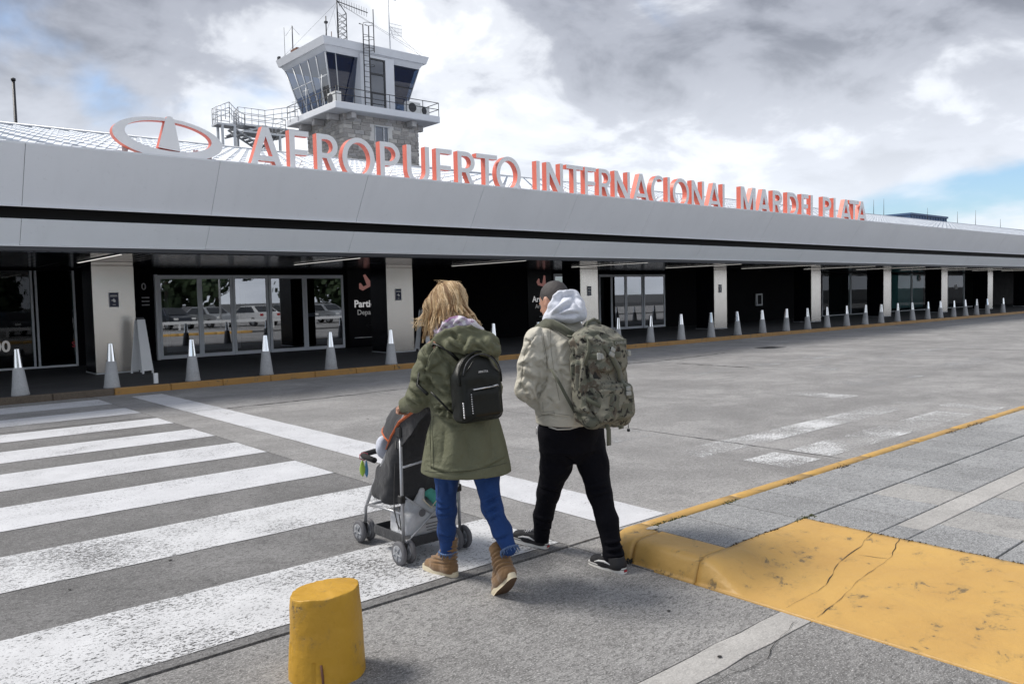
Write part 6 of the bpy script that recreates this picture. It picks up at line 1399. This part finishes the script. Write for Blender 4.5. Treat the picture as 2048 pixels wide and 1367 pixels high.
# pale hood pulled up round the neck
v = Vox((-0.24, -0.24, 1.36), (0.24, 0.22, 1.72), 0.006)
v.chain([A(1094, 640, -0.04), A(1108, 612, -0.06), A(1126, 594, -0.06), A(1146, 592, -0.04), A(1158, 606, 0.0)], [0.020, 0.026, 0.030, 0.032, 0.035], 0.03)
v.chain([A(1098, 634, -0.06), A(1124, 622, -0.11), A(1150, 620, -0.10), A(1160, 622, -0.04)], [0.026, 0.046, 0.048, 0.036], 0.05)
v.chain([A(1096, 642, -0.06), A(1130, 628, -0.13), A(1160, 632, -0.10), A(1164, 634, 0.0)], [0.018, 0.026, 0.022, 0.025], 0.03)
v.chain([A(1128, 602, -0.06), A(1140, 632, -0.12)], [0.04, 0.04], 0.04); v.chain([A(1150, 605, -0.02), A(1160, 630, -0.04)], [0.03, 0.03], 0.03)
HF = [(c1(1200, 330), c1(1330, 180), 0.010, 0.010), (c1(1230, 350), c1(1400, 240), 0.010, 0.012), (c1(1290, 200), c1(1420, 180), 0.010, 0.010), (c1(1380, 190), c1(1460, 290), 0.012, 0.010), (c1(1260, 345), c1(1440, 330), 0.010, 0.010), (c1(1250, 250), c1(1330, 160), 0.008, 0.009)]
v.build('sweatshirt_hood', 'hood_pale', man, 1, folds(HF, 0.003, (18, 18, 18), 6, 0.004))
# jacket
v = Vox((-0.40, -0.30, 0.78), (0.36, 0.36, 1.50), 0.0068)
v.loft([(0.80, 0.015, 0, 0.225, 0.165), (0.86, 0.015, 0, 0.236, 0.178), (0.97, 0.01, 0, 0.240, 0.180), (1.10, 0.005, 0, 0.236, 0.172), (1.24, 0.0, 0.0, 0.232, 0.162), (1.34, -0.005, 0.005, 0.212, 0.145), (1.41, -0.015, 0.01, 0.150, 0.115), (1.465, -0.02, 0.015, 0.095, 0.09)], RV, 0.0, pw=2.25)
v.chain([shL+np.array([0.05, 0.03, 0.005]), shL, (shL+elbL)/2+np.array([-0.012, 0, 0.0]), elbL, elbL*0.4+wristL*0.6, wristL], [0.064, 0.071, 0.071, 0.066, 0.060, 0.048], 0.03)
v.chain([shR+np.array([-0.05, -0.03, 0]), shR, elbR, wristR], [0.066, 0.074, 0.068, 0.05], 0.035)
v.plane((0, 0, 0.845), (-0.03, 0.0, -1), 0.015)
random.seed(18); MF = [(lambda u_, z_, a_, l_: (np.array([u_-l_*math.cos(a_), 0, z_-l_*math.sin(a_)]), np.array([u_+l_*math.cos(a_), 0, z_+l_*math.sin(a_)]), random.uniform(0.006, 0.012), random.uniform(0.003, 0.006)))(random.uniform(-0.30, 0.05), random.uniform(0.9, 1.36), random.uniform(-1.2, 1.2), random.uniform(0.025, 0.07)) for _ in range(34)]+[(c1(1165, 470), c1(1185, 640), 0.008, 0.008), (c1(1185, 640), c1(1190, 760), 0.010, 0.012), (c1(1110, 480), c1(1030, 600), 0.006, 0.004), (c1(1030, 600), c1(990, 900), 0.006, 0.003), (c1(1195, 800), c1(1100, 930), 0.016, 0.013), (c1(1205, 850), c1(1105, 985), 0.012, 0.013), (c1(1060, 700), c1(1180, 760), 0.022, 0.009), (c1(980, 850), c1(1060, 960), 0.02, 0.010), (c1(1010, 960), c1(1095, 1000), 0.014, 0.010), (c1(1000, 790), c1(1100, 850), 0.022, 0.008),
      (c1(1240, 560), c1(1260, 760), 0.02, 0.007), (c1(1290, 700), c1(1330, 900), 0.02, 0.008), (c1(1110, 1000), c1(1150, 1110), 0.012, 0.006), (c1(1200, 1010), c1(1300, 1060), 0.02, 0.006), (c1(1100, 1120), c1(1240, 1085), 0.006, 0.005), (c1(1150, 1095), c1(1380, 1110), 0.006, 0.005), (c1(1130, 500), c1(1170, 420), 0.012, 0.006)]
jk = v.build('jacket', 'jacket_cream', man, 1, folds(MF, 0.003, (8, 8, 6), 9, 0.006))
for P in (px1((1160, 470), (1172, 560), (1188, 650), (1192, 760)), px1((1148, 474), (1160, 562), (1177, 655)), px1((1112, 482), (1060, 560), (1025, 620), (1005, 740), (990, 900)), px1((1102, 1128), (1170, 1096), (1250, 1086), (1390, 1106)), px1((1150, 1075), (1245, 1072), (1250, 1098), (1155, 1102), (1150, 1075)), px1((1215, 430), (1225, 620), (1250, 800), (1290, 1000)), px1((1160, 1000), (1165, 1090))): seam(jk, OM, P, 'seam_cream', 0.0013)
# waistband tag and zip pull below the hem, black trousers
MB().tube([A(1075, 852, -0.17), A(1072, 858, -0.17), A(1073, 868, -0.17)], 0.003, 5).build('zip_pull', 'zip_metal', jk)
legL = [np.array([-0.085, -0.07, 0.80]), A(1112, 930, 0.0), A(1096, 985, 0.10), A(1087, 1030, 0.17), A(1083, 1074, 0.20)]
legR = [np.array([0.10, 0.07, 0.80]), A(1187, 930, 0.0), A(1199, 985, -0.08), A(1214, 1040, -0.16), A(1227, 1112, -0.22)]
v = Vox((-0.32, -0.34, 0.04), (0.36, 0.34, 0.94), 0.0078)
v.loft([(0.60, 0.015, 0, 0.10, 0.09), (0.68, 0.015, 0.0, 0.205, 0.155), (0.80, 0.015, 0, 0.215, 0.16), (0.93, 0.015, 0, 0.20, 0.15)], RV, 0.03)
v.chain(legL, [0.11, 0.096, 0.070, 0.060, 0.050], 0.03); v.chain(legR, [0.11, 0.094, 0.072, 0.064, 0.054], 0.03)
v.cone(legR[-1]+np.array([0, 0, 0.02]), legR[-1], 0.064, 0.066, 0.01)
m3 = lambda x, y, d=0.0: at(OM, 1000+x/4.02, 820+y/4.02, d)
TF = [(m3(830, 1070, -0.2), m3(1000, 1050, -0.2), 0.008, 0.010), (m3(840, 1120, -0.2), m3(1000, 1100, -0.2), 0.008, 0.010), (m3(840, 1160, -0.2), m3(995, 1150, -0.2), 0.008, 0.008), (m3(700, 640, -0.1), m3(880, 600, -0.1), 0.012, 0.008), (m3(300, 600, 0.1), m3(480, 640, 0.1), 0.012, 0.007), (m3(270, 860, 0.15), m3(430, 900, 0.15), 0.01, 0.008), (m3(330, 940, 0.2), m3(420, 950, 0.2), 0.008, 0.008), (m3(600, 420, 0), m3(480, 300, 0), 0.014, 0.006), (m3(720, 690, -0.1), m3(890, 640, -0.1), 0.012, 0.007)]
tr = v.build('trousers', 'black_cloth', man, 1, folds(TF, 0.003, (14, 14, 14), 11, 0.006))
# shirt tail showing below the jacket
fabric('shirt_pale', (0.55, 0.54, 0.50), 0.8)
seam(tr, OM, [(1098, 853), (1115, 858), (1140, 857), (1160, 851)], 'shirt_pale', 0.0055, 'shirt_tail')
def sneaker(name, parent, heel, direction, pitch):
    e = shoe_frame(name, parent, heel, direction, pitch); L, w = 0.29, 0.104
    v = Vox((-0.08, -0.05, 0.0), (0.08, 0.32, 0.14), 0.0055)
    v.chain([(0, 0.055, 0.045), (0, 0.060, 0.092)], [0.044, 0.041], 0.02); v.chain([(0, 0.05, 0.045), (0, 0.15, 0.045), (0.004, 0.24, 0.032)], [0.043, 0.045, 0.040], 0.02, flat=((1, 0, 0), 1.06)); v.cone((0, 0.09, 0.08), (0, 0.17, 0.06), 0.038, 0.034, 0.03)
    v.plane((0, 0, 0.018), (0, 0, -1)); v.plane((0, 0, 0.098), (0, 0.1, 1)); v.cone((0, 0.06, 0.10), (0, 0.06, 0.16), 0.036, 0.040, 0.0, 's')
    v.build('upper', 'shoe_black', e, 1); sole(L, w, 0.034, ['sole_white', 'outsole_brown'], 'sole', e)
    for q in (-1, 1):
        MB().tube([(q*0.047, 0.075, 0.05), (q*0.051, 0.12, 0.062), (q*0.051, 0.165, 0.058), (q*0.047, 0.205, 0.045)], [0.003, 0.0055, 0.0055, 0.003], 6, flat=1.2).build('side_stripe', 'lace_white', e)
    for i in range(5): y = 0.125+i*0.020; z = 0.098-i*0.0085; MB().tube([(-0.028, y, z-0.004), (0, y+0.004, z+0.006), (0.028, y, z-0.004)], 0.0035, 5).build('lace', 'lace_white', e)
    MB().bbox((-0.012, -0.005, 0.012), (0.012, 0.0, 0.024), 0.001).build('heel_tab', 'heel_tab_red', e)
    MB().tube([(x_, y_, 0.026) for x_, y_ in [(p[0]*1.012, 0.145+(p[1]-0.145)*1.006) for p in foot_outline(L, w)]+[(foot_outline(L, w)[0][0]*1.012, 0.145+(foot_outline(L, w)[0][1]-0.145)*1.006)]], 0.0016, 4, cap=False).build('foxing_line', 'shoe_black', e)
    return e
hl = A(1096, 1094, 0.19); sneaker('shoe', man, (hl[0], 0.185, 0.0), (-0.80, 0.60), R_(3)); hr = A(1248, 1143, -0.31); sneaker('shoe', man, (0.288, -0.315, 0.0), (-0.62, 0.78), R_(-3))
# camouflage backpack
cp = empty('backpack', (OM[0], OM[1], 0), 'large camouflage military backpack with straps and buckles on the cream jacket', 'backpack', rz=-yaw)
tl = R_(4); Bz = np.array([BN[0]*-math.sin(tl), BN[1]*-math.sin(tl), math.cos(tl)]); Bn = np.cross(RV3, Bz); Bn = Bn if Bn@BN > 0 else -Bn
pc = np.array([0.168, -0.215, 1.150]); Rb = rotcols(RV3, Bn, Bz); Bp = lambda r, n, z: pc+RV3*r+Bn*n+Bz*z
v = Vox((-0.12, -0.46, 0.80), (0.46, 0.04, 1.50), 0.0075)
v.rbox(Bp(0, -0.02, -0.01), (0.160, 0.085, 0.265), 0.055, Rb, 0.0); v.ell(Bp(0, -0.01, 0.19), (0.155, 0.085, 0.11), Rb, 0.04)
v.rbox(Bp(0, 0.045, 0.02), (0.150, 0.055, 0.215), 0.045, Rb, 0.012); v.rbox(Bp(0.005, 0.105, -0.155), (0.135, 0.045, 0.105), 0.035, Rb, 0.010); v.rbox(Bp(0.0, 0.09, 0.115), (0.125, 0.04, 0.10), 0.035, Rb, 0.012)
v.rbox(Bp(-0.165, 0.0, -0.05), (0.03, 0.055, 0.15), 0.025, Rb, 0.015); v.rbox(Bp(0.165, 0.0, -0.05), (0.03, 0.055, 0.15), 0.025, Rb, 0.015); v.cone(Bp(-0.12, 0.03, -0.25), Bp(0.13, 0.04, -0.26), 0.05, 0.05, 0.04)
BF = [(c1(1480, 640, -0.3), c1(1500, 860, -0.3), 0.008, 0.009), (c1(1400, 560, -0.3), c1(1390, 900, -0.3), 0.010, 0.010), (c1(1440, 640, -0.3), c1(1420, 920, -0.3), 0.007, 0.009), (c1(1500, 880, -0.3), c1(1800, 880, -0.3), 0.007, 0.010), (c1(1540, 760, -0.3), c1(1680, 800, -0.3), 0.016, 0.008), (c1(1500, 1000, -0.3), c1(1540, 1110, -0.3), 0.012, 0.010), (c1(1680, 920, -0.3), c1(1660, 1060, -0.3), 0.008, 0.007), (c1(1440, 1060, -0.3), c1(1560, 1110, -0.3), 0.012, 0.010), (c1(1420, 520, -0.3), c1(1560, 570, -0.3), 0.010, 0.009), (c1(1500, 480, -0.3), c1(1700, 540, -0.3), 0.009, 0.010), (c1(1600, 600, -0.3), c1(1760, 620, -0.3), 0.008, 0.006)]
v.build('bag_body', 'camouflage', cp, 1, folds(BF, 0.004, (17, 17, 17), 13, 0.014))
rib = lambda pts, w, nm='webbing_strap', th=0.005, wd=None: ribbon([Bp(*p) for p in pts], w, th, nm, 'webbing_green', cp, wd if wd is not None else RV3)
rib([(-0.165, 0.06, 0.12), (-0.14, 0.115, 0.118), (0, 0.138, 0.115), (0.13, 0.115, 0.118), (0.17, 0.05, 0.12)], 0.036, wd=Bz); rib([(-0.10, 0.09, 0.235), (-0.075, 0.137, 0.165), (-0.03, 0.143, 0.10), (0.02, 0.138, 0.03), (0.055, 0.115, -0.035)], 0.036)
rib([(0.055, 0.10, -0.02), (0.060, 0.152, -0.07), (0.062, 0.157, -0.14)], 0.028); rib([(-0.14, 0.07, 0.22), (-0.155, 0.085, 0.15), (-0.175, 0.06, 0.07)], 0.03); rib([(-0.195, 0.02, -0.09), (-0.16, 0.08, -0.14), (-0.105, 0.13, -0.18), (-0.06, 0.152, -0.185)], 0.024, wd=Bz)
rib([(0.165, 0.08, 0.12), (0.19, 0.04, 0.09), (0.198, 0.0, 0.04)], 0.03, wd=Bz); rib([(-0.05, 0.07, -0.26), (-0.045, 0.085, -0.31), (-0.045, 0.08, -0.40)], 0.034, 'loose_strap'); rib([(0.08, 0.06, -0.27), (0.08, 0.07, -0.32)], 0.04, 'loose_strap'); rib([(-0.03, 0.142, -0.10), (-0.028, 0.155, -0.15), (-0.03, 0.152, -0.24)], 0.02) if False else None
for (r, n, z, a) in ((-0.035, 0.146, 0.135, 0.5), (-0.115, 0.128, 0.116, 1.57), (0.062, 0.160, -0.095, 0.0), (0.145, 0.10, 0.118, 1.57)):
    Mx = Matrix.Identity(4)
    for i in range(3): Mx[i][0] = RV3[i]; Mx[i][1] = Bn[i]; Mx[i][2] = Bz[i]; Mx[i][3] = Bp(r, n, z)[i]
    Mx = Mx @ Matrix.Rotation(a, 4, 'Y'); MB().bbox((-0.02, -0.007, -0.028), (0.02, 0.008, -0.002), 0.004, M=Mx).bbox((-0.017, -0.005, 0.0), (0.017, 0.007, 0.026), 0.004, M=Mx).build('buckle', 'buckle', cp)
Mx = Matrix.Identity(4)
for i in range(3): Mx[i][0] = RV3[i]; Mx[i][1] = Bn[i]; Mx[i][2] = Bz[i]; Mx[i][3] = Bp(0.055, 0.128, 0.185)[i]
Mx = Mx @ Matrix.Rotation(R_(-14), 4, 'X') if False else Mx
MB().bbox((-0.055, -0.012, -0.018), (0.055, 0.004, 0.018), 0.003, M=Mx).build('name_patch', 'webbing_green', cp)
me = text_mesh('CHARLIE', 0.024, 0.0005, align='CENTER'); me.materials.clear(); me.materials.append(MAT['buckle']); o = link('lettering', me, cp); Mm = Matrix.Identity(4)
for i in range(3): Mm[i][0] = RV3[i]; Mm[i][1] = Bz[i]; Mm[i][2] = Bn[i]; Mm[i][3] = Bp(0.055, 0.1330, 0.177)[i]
o.matrix_local = Mm
# shoulder straps, grab handle
ribbon([A(1148, 672, -0.19), A(1136, 665, -0.185), A(1122, 656, -0.165), A(1106, 648, -0.14), A(1092, 647, -0.10), A(1080, 652, -0.04), A(1074, 668, 0.03)], 0.062, 0.014, 'shoulder_strap', 'webbing_green', cp, (0.5, -0.75, 0.45)); ribbon([A(1176, 668, -0.16), A(1176, 652, -0.13), A(1182, 644, -0.06), A(1192, 650, 0.02), A(1198, 675, 0.09)], 0.058, 0.014, 'shoulder_strap', 'webbing_green', cp, RV3)
rib([(-0.16, -0.06, -0.20), (-0.21, -0.075, -0.10), (-0.235, -0.10, -0.02), (-0.24, -0.15, 0.06)], 0.024, 'lower_strap', 0.004); rib([(-0.12, -0.05, 0.235), (-0.155, -0.09, 0.245)], 0.03, 'strap_loop')
MB().tube([Bp(-0.06, -0.03, 0.27), Bp(-0.045, -0.02, 0.315), Bp(0.0, -0.015, 0.33), Bp(0.05, -0.02, 0.315), Bp(0.06, -0.03, 0.275)], 0.011, 6).build('grab_handle', 'webbing_green', cp)
MB().tube([Bp(0.15, 0.06, -0.26), Bp(0.152, 0.062, -0.30), Bp(0.150, 0.062, -0.325)], 0.0022, 4).bbox(tuple(Bp(0.150, 0.062, -0.337)-0.008), tuple(Bp(0.150, 0.062, -0.337)+0.008), 0.002).build('draw_cord', 'shoe_black', cp)
# ------------------------------------------------------------------ the stroller
OS = (2.85, 4.42)
fabric('stroller_grey', (0.035, 0.036, 0.040), 0.8, 0.15, 700, 0.3, 0.5, 0.15, 18); fabric('stroller_orange', (0.52, 0.12, 0.035), 0.7, 0.1)
simple('stroller_tube', (0.42, 0.43, 0.45), 0.35, 0.6, 0.06, 10); simple('wheel_grey', (0.12, 0.12, 0.13), 0.7, 0, 0.1, 20); simple('rim_grey', (0.30, 0.31, 0.33), 0.45); simple('foam_black', (0.02, 0.02, 0.021), 0.9); simple('plastic_black', (0.012, 0.012, 0.013), 0.45)
fabric('bag_white', (0.52, 0.53, 0.55), 0.6, 0.06, 200, 0.1, 0.8, 0.0, 11); fabric('cloth_teal', (0.10, 0.42, 0.34), 0.85); simple('toy_lime', (0.42, 0.62, 0.10), 0.4); simple('toy_blue', (0.10, 0.28, 0.5), 0.4); simple('cord_red', (0.5, 0.12, 0.14), 0.5); fabric('blanket_pale', (0.60, 0.63, 0.72), 0.9)
stro = empty('stroller', (OS[0], OS[1], 0), 'folding stroller with grey seat, orange piping and double wheels, pushed across the crosswalk', 'stroller')
def sxy(px, py, X):
    """point of a side frame that lies in the plane x = X of the stroller"""
    r = np.array(fw)+np.array(r2)*(px-1024)/1607.68+np.array(u2)*(683.5-py)/1607.68; k = (X+OS[0])/r[0]; P = camC+r*k; return (X, P[1]-OS[1], P[2])
XL, XR = -0.215, 0.215
mir = lambda p: (-p[0], p[1], p[2])
hubR = (XL, -0.285, 0.075); hubF = (-0.15, 0.30, 0.078)
joint = sxy(797, 862, XL); handle = sxy(818, 812, XL)
jy, jz = joint[1], joint[2]
ft = [handle, (XL, (handle[1]+jy)/2+0.01, (handle[2]+jz)/2), sxy(775, 905, XL+0.005), sxy(752, 955, XL+0.02), (hubF[0], hubF[1]-0.03, 0.24), (hubF[0], hubF[1]-0.02, 0.14)]
for s_ in (1, -1):
    f = (lambda p: p) if s_ == 1 else mir
    MB().tube([f(p) for p in ft], 0.0105, 8).build('front_tube', 'stroller_tube', stro)
    MB().tube([f((XL, hubR[1]+0.0, 0.10)), f((XL, hubR[1]+0.005, 0.45)), f((XL, jy-0.02, jz-0.02))], 0.0105, 8).build('rear_leg', 'stroller_tube', stro)
    MB().tube([f((XL, handle[1]-0.02, handle[2]+0.015)), f((XL, handle[1]-0.09, handle[2]+0.06)), f((XL, handle[1]-0.15, handle[2]+0.07))], 0.017, 10).build('grip', 'foam_black', stro)
    MB().bbox(tuple(np.array(f((XL, jy-0.02, jz)))-np.array([0.022, 0.03, 0.035])), tuple(np.array(f((XL, jy-0.02, jz)))+np.array([0.022, 0.03, 0.035])), 0.008).build('hinge', 'plastic_black', stro)
    MB().bbox(tuple(np.array(f((XL, hubR[1]+0.01, 0.40)))-np.array([0.018, 0.022, 0.025])), tuple(np.array(f((XL, hubR[1]+0.01, 0.40)))+np.array([0.018, 0.022, 0.025])), 0.006).build('hinge', 'plastic_black', stro)
    MB().tube([f((XL, hubR[1]+0.01, 0.31)), f((XL+0.01, 0.0, 0.30)), f((hubF[0]-0.005, hubF[1]-0.06, 0.265))], 0.008, 6).build('side_rail', 'stroller_tube', stro)
    for (c, sp) in ((hubR, 0.034), (hubF, 0.036)):
        for q in (-1, 1):
            cx_ = f(c)[0]+q*sp; Mx = Matrix.Translation((cx_, c[1], c[2])) @ Matrix.Rotation(R_(90), 4, 'Y')
            w = MB().lathe([(0.054, -0.0145), (0.068, -0.0135), (0.0745, -0.006), (0.0745, 0.006), (0.068, 0.0135), (0.054, 0.0145)], 28, M=Mx).build('wheel', 'wheel_grey', stro)
            for e_ in (-1, 1):
                mb = MB().lathe([(0.052, e_*0.012), (0.050, e_*0.0155), (0.044, e_*0.0155)], 20, M=Mx)
                for k in range(5):
                    a = k*1.2566; mb.tube([Mx @ Vector((0.014*math.cos(a), 0.014*math.sin(a), e_*0.017)), Mx @ Vector((0.047*math.cos(a), 0.047*math.sin(a), e_*0.016))], 0.006, 5)
                mb.lathe([(0.016, e_*0.014), (0.015, e_*0.021)], 12, M=Mx); mb.build('rim', 'rim_grey', w)
        MB().tube([(f(c)[0]-sp, c[1], c[2]), (f(c)[0]+sp, c[1], c[2])], 0.010, 8).bbox((f(c)[0]-0.017, c[1]-0.02, c[2]-0.02), (f(c)[0]+0.017, c[1]+0.02, c[2]+0.055), 0.006).build('axle_block', 'plastic_black', stro)
# crossing rear braces and cross bars
MB().tube([(XL+0.01, hubR[1]-0.01, 0.13), (XR-0.01, hubR[1]-0.01, 0.42)], 0.009, 6, flat=0.6).build('cross_brace', 'stroller_tube', stro); MB().tube([(XR-0.01, hubR[1]+0.012, 0.13), (XL+0.01, hubR[1]+0.012, 0.42)], 0.009, 6, flat=0.6).build('cross_brace', 'stroller_tube', stro)
MB().tube([(XL, hubR[1], 0.135), (XR, hubR[1], 0.135)], 0.008, 6).build('cross_bar', 'stroller_tube', stro); MB().tube([(-0.15, 0.25, 0.26), (0.15, 0.25, 0.26)], 0.011, 6).build('footrest', 'stroller_tube', stro)
MB().tube([(XL, jy-0.03, 0.60), (-0.05, jy-0.07, 0.63), (0.05, jy-0.07, 0.63), (XR, jy-0.03, 0.60)], 0.008, 6).build('back_brace', 'stroller_tube', stro)
# seat and back cloth, hood
yb, zb_ = jy, jz
v = Vox((-0.34, -0.50, 0.20), (0.34, 0.42, 1.08), 0.009)
back = [(0, handle[1]+0.12, 0.90), (0, jy+0.05, 0.66), (0, -0.13, 0.42), (0, -0.08, 0.37), (0, 0.03, 0.385), (0, 0.10, 0.37)]
for xx in (-0.14, 0.0, 0.14): v.chain([(xx, p[1]-0.02*(1-abs(xx)/0.14), p[2]) for p in back], [0.026, 0.032, 0.036, 0.036, 0.034, 0.022], 0.06, flat=((1, 0, 0), 1.9))
for xx in (-0.19, 0.19): v.chain([(xx, handle[1]+0.15, 0.86), (xx, jy+0.09, 0.66), (xx, -0.10, 0.50), (xx, -0.02, 0.42)], [0.016, 0.026, 0.034, 0.03], 0.06, flat=((0, 1, 0), 1.8)); v.chain([(xx, -0.12, 0.60), (xx, 0.0, 0.52), (xx, 0.06, 0.42)], [0.012, 0.014, 0.012], 0.05, flat=((0, 0, 1), 2.5))
v.build('seat_cloth', 'stroller_grey', stro, 2, lambda V, N: 0.006*vnoise(V, (13, 13, 9), 2)+0.003*vnoise(V, (30, 30, 24), 5))
# hood: bowed cloth between two hoops
cz_, cyy = 0.72, jy+0.10
def hoop(a, r, wx=0.20, n=14): return [(wx*math.cos(t), cyy+r*math.cos(a)*math.sin(t)**0.7, cz_+r*math.sin(a)*math.sin(t)**0.7) for t in np.linspace(0.02, math.pi-0.02, n)]
vs = []; fs = []; angs = np.linspace(R_(118), R_(22), 13); nn_ = 14
for i, a in enumerate(angs):
    for (x, y, z) in hoop(a, 0.265+0.008*math.cos(i*1.5)): vs.append((x, y, z))
for i in range(len(angs)-1):
    for k in range(nn_-1): fs.append((i*nn_+k, i*nn_+k+1, (i+1)*nn_+k+1, (i+1)*nn_+k))
m_ = len(vs); vs += [(x*0.985, cyy+(y-cyy)*0.975, cz_+(z-cz_)*0.975) for x, y, z in vs]; fs += [tuple(reversed([i+m_ for i in f])) for f in fs]
can = MB().add(vs, fs, 0, True).build('canopy', 'stroller_grey', stro)
MB().tube(hoop(R_(20), 0.272), 0.007, 6).build('piping', 'stroller_orange', can); MB().tube(hoop(R_(118), 0.272), 0.007, 6).build('piping', 'stroller_grey', can)
# orange edged side wing
wing = [sxy(p[0], p[1], XL-0.012) for p in ((858, 806), (828, 822), (800, 843), (783, 872), (772, 898))]
MB().tube(wing, [0.018, 0.019, 0.017, 0.013, 0.007], 8, flat=0.45).build('piping', 'stroller_orange', can)
w2 = [sxy(p[0], p[1], XL-0.006) for p in ((868, 812), (838, 842), (822, 868), (800, 895), (778, 905))]
P = [Vector(p) for p in wing]+[Vector(p) for p in w2]; n = len(wing); Q = [p+Vector((0.008, 0, 0)) for p in P]
fcs = [(k, k+1, n+k+1, n+k) for k in range(n-1)]
MB().add(P+Q, fcs+[tuple(reversed([i+2*n for i in f])) for f in fcs], 0, True).build('side_wing', 'stroller_grey', can)
# bumper bar with toys
bb = [(XL-0.004, 0.02, 0.60), (XL-0.004, 0.16, 0.61), (-0.17, 0.25, 0.60), (-0.06, 0.29, 0.60), (0.06, 0.29, 0.60), (0.17, 0.25, 0.60), (XR, 0.16, 0.61), (XR, 0.02, 0.60)]
MB().tube(bb, 0.019, 8).build('bumper_bar', 'foam_black', stro)
toy = empty('hanging_toy', (OS[0]-0.20, OS[1]+0.19, 0.47), 'lime and blue plastic toy hanging from the stroller bumper bar', 'toy')
MB().tube([(0, 0.0, 0.155), (0.028, 0, 0.145), (0.028, 0, 0.12), (0, 0, 0.105), (-0.028, 0, 0.12), (-0.028, 0, 0.145), (0, 0, 0.155)], 0.004, 6).build('ring', 'cord_red', toy)
MB().lathe([(0.004, 0.0), (0.017, 0.02), (0.022, 0.05), (0.014, 0.085), (0.005, 0.105)], 12, ell=0.5, M=Matrix.Translation((-0.012, 0, 0))).build('leaf', 'toy_lime', toy); MB().lathe([(0.004, -0.01), (0.012, 0.012), (0.014, 0.04), (0.010, 0.07), (0.004, 0.10)], 12, ell=0.5, M=Matrix.Translation((0.018, 0, 0))).build('leaf', 'toy_blue', toy)
# basket with shopping, straps
v = Vox((-0.21, -0.34, 0.08), (0.21, 0.16, 0.42), 0.008)
v.rbox((0, -0.09, 0.13), (0.19, 0.22, 0.04), 0.03, None); v.rbox((0, -0.09, 0.165), (0.175, 0.205, 0.05), 0.03, None, 0.0, 's')
v.build('basket', 'stroller_grey', stro, 1)
sb = empty('shopping_bag', (OS[0]-0.02, OS[1]-0.16, 0.11), 'crumpled pale shopping bag with dark print in the stroller basket', 'bag')
v = Vox((-0.19, -0.16, 0.0), (0.21, 0.20, 0.38), 0.007)
v.rbox((-0.01, 0.0, 0.10), (0.145, 0.12, 0.09), 0.05, None); v.cone((-0.08, -0.03, 0.17), (-0.09, -0.02, 0.235), 0.045, 0.02, 0.05); v.cone((-0.02, -0.04, 0.19), (0.0, -0.05, 0.30), 0.045, 0.02, 0.05); v.cone((0.08, 0.0, 0.17), (0.10, 0.02, 0.23), 0.05, 0.03, 0.05)
v.build('sack', 'bag_white', sb, 1, lambda V, N: 0.009*vnoise(V, (15, 15, 15), 3)+0.005*vnoise(V, (34, 34, 34), 8))
Mx = Matrix.Translation((-0.06, -0.134, 0.185)) @ Matrix.Rotation(R_(90), 4, 'X'); 
MB().lathe([(0.024, 0), (0.024, 0.004)], 14, M=Mx).build('print', 'wheel_grey', sb)
for k, (w_, z_) in enumerate(((0.05, 0.135), (0.085, 0.105), (0.08, 0.085), (0.07, 0.066))): MB().box((0.01-w_*0.5, -0.135, z_), (0.01+w_, -0.1305, z_+(0.010 if k == 0 else 0.005))).build('print', 'wheel_grey', sb)
MB().tube([(-0.03, -0.10, 0.26), (0.02, -0.12, 0.20), (0.06, -0.125, 0.24), (0.10, -0.08, 0.34)], 0.004, 5).build('cord', 'sole_cream', sb)
tc_ = empty('teal_cloth', (OS[0]+0.09, OS[1]-0.19, 0.30), 'teal cloth hanging over the shopping in the stroller basket', 'cloth')
v = Vox((-0.1, -0.09, -0.09), (0.16, 0.1, 0.14), 0.006); v.chain([(-0.04, 0.0, 0.08), (0.02, -0.035, 0.03), (0.03, -0.04, -0.05)], [0.03, 0.035, 0.012], 0.03, flat=((1, 0, 0), 1.6)); v.ell((0.05, 0.02, 0.04), (0.07, 0.05, 0.045), None, 0.03)
v.build('fold', 'cloth_teal', tc_, 1, lambda V, N: 0.006*vnoise(V, (30, 30, 30), 3))
for pts in ([(XL-0.01, jy+0.02, jz-0.06), (XL-0.012, -0.22, 0.5), (XL-0.008, -0.20, 0.32), (XL+0.01, -0.22, 0.2)], [(XL+0.02, -0.2, 0.34), (XL+0.01, -0.24, 0.24), (XL+0.03, -0.21, 0.19), (XL+0.02, -0.17, 0.24)]): MB().tube(pts, 0.006, 5, flat=0.4).build('loose_strap', 'plastic_black', stro)
bl = empty('blanket', (OS[0]-0.1, OS[1]+0.12, 0.68), 'pale blanket bulging out of the front of the stroller seat', 'blanket')
v = Vox((-0.13, -0.16, -0.2), (0.22, 0.16, 0.16), 0.008); v.ell((0.0, -0.01, -0.02), (0.05, 0.045, 0.075), None, 0.02); v.ell((0.09, -0.02, -0.07), (0.09, 0.06, 0.1), None, 0.03); v.build('fold', 'blanket_pale', bl, 2, lambda V, N: 0.01*vnoise(V, (18, 18, 18), 3))
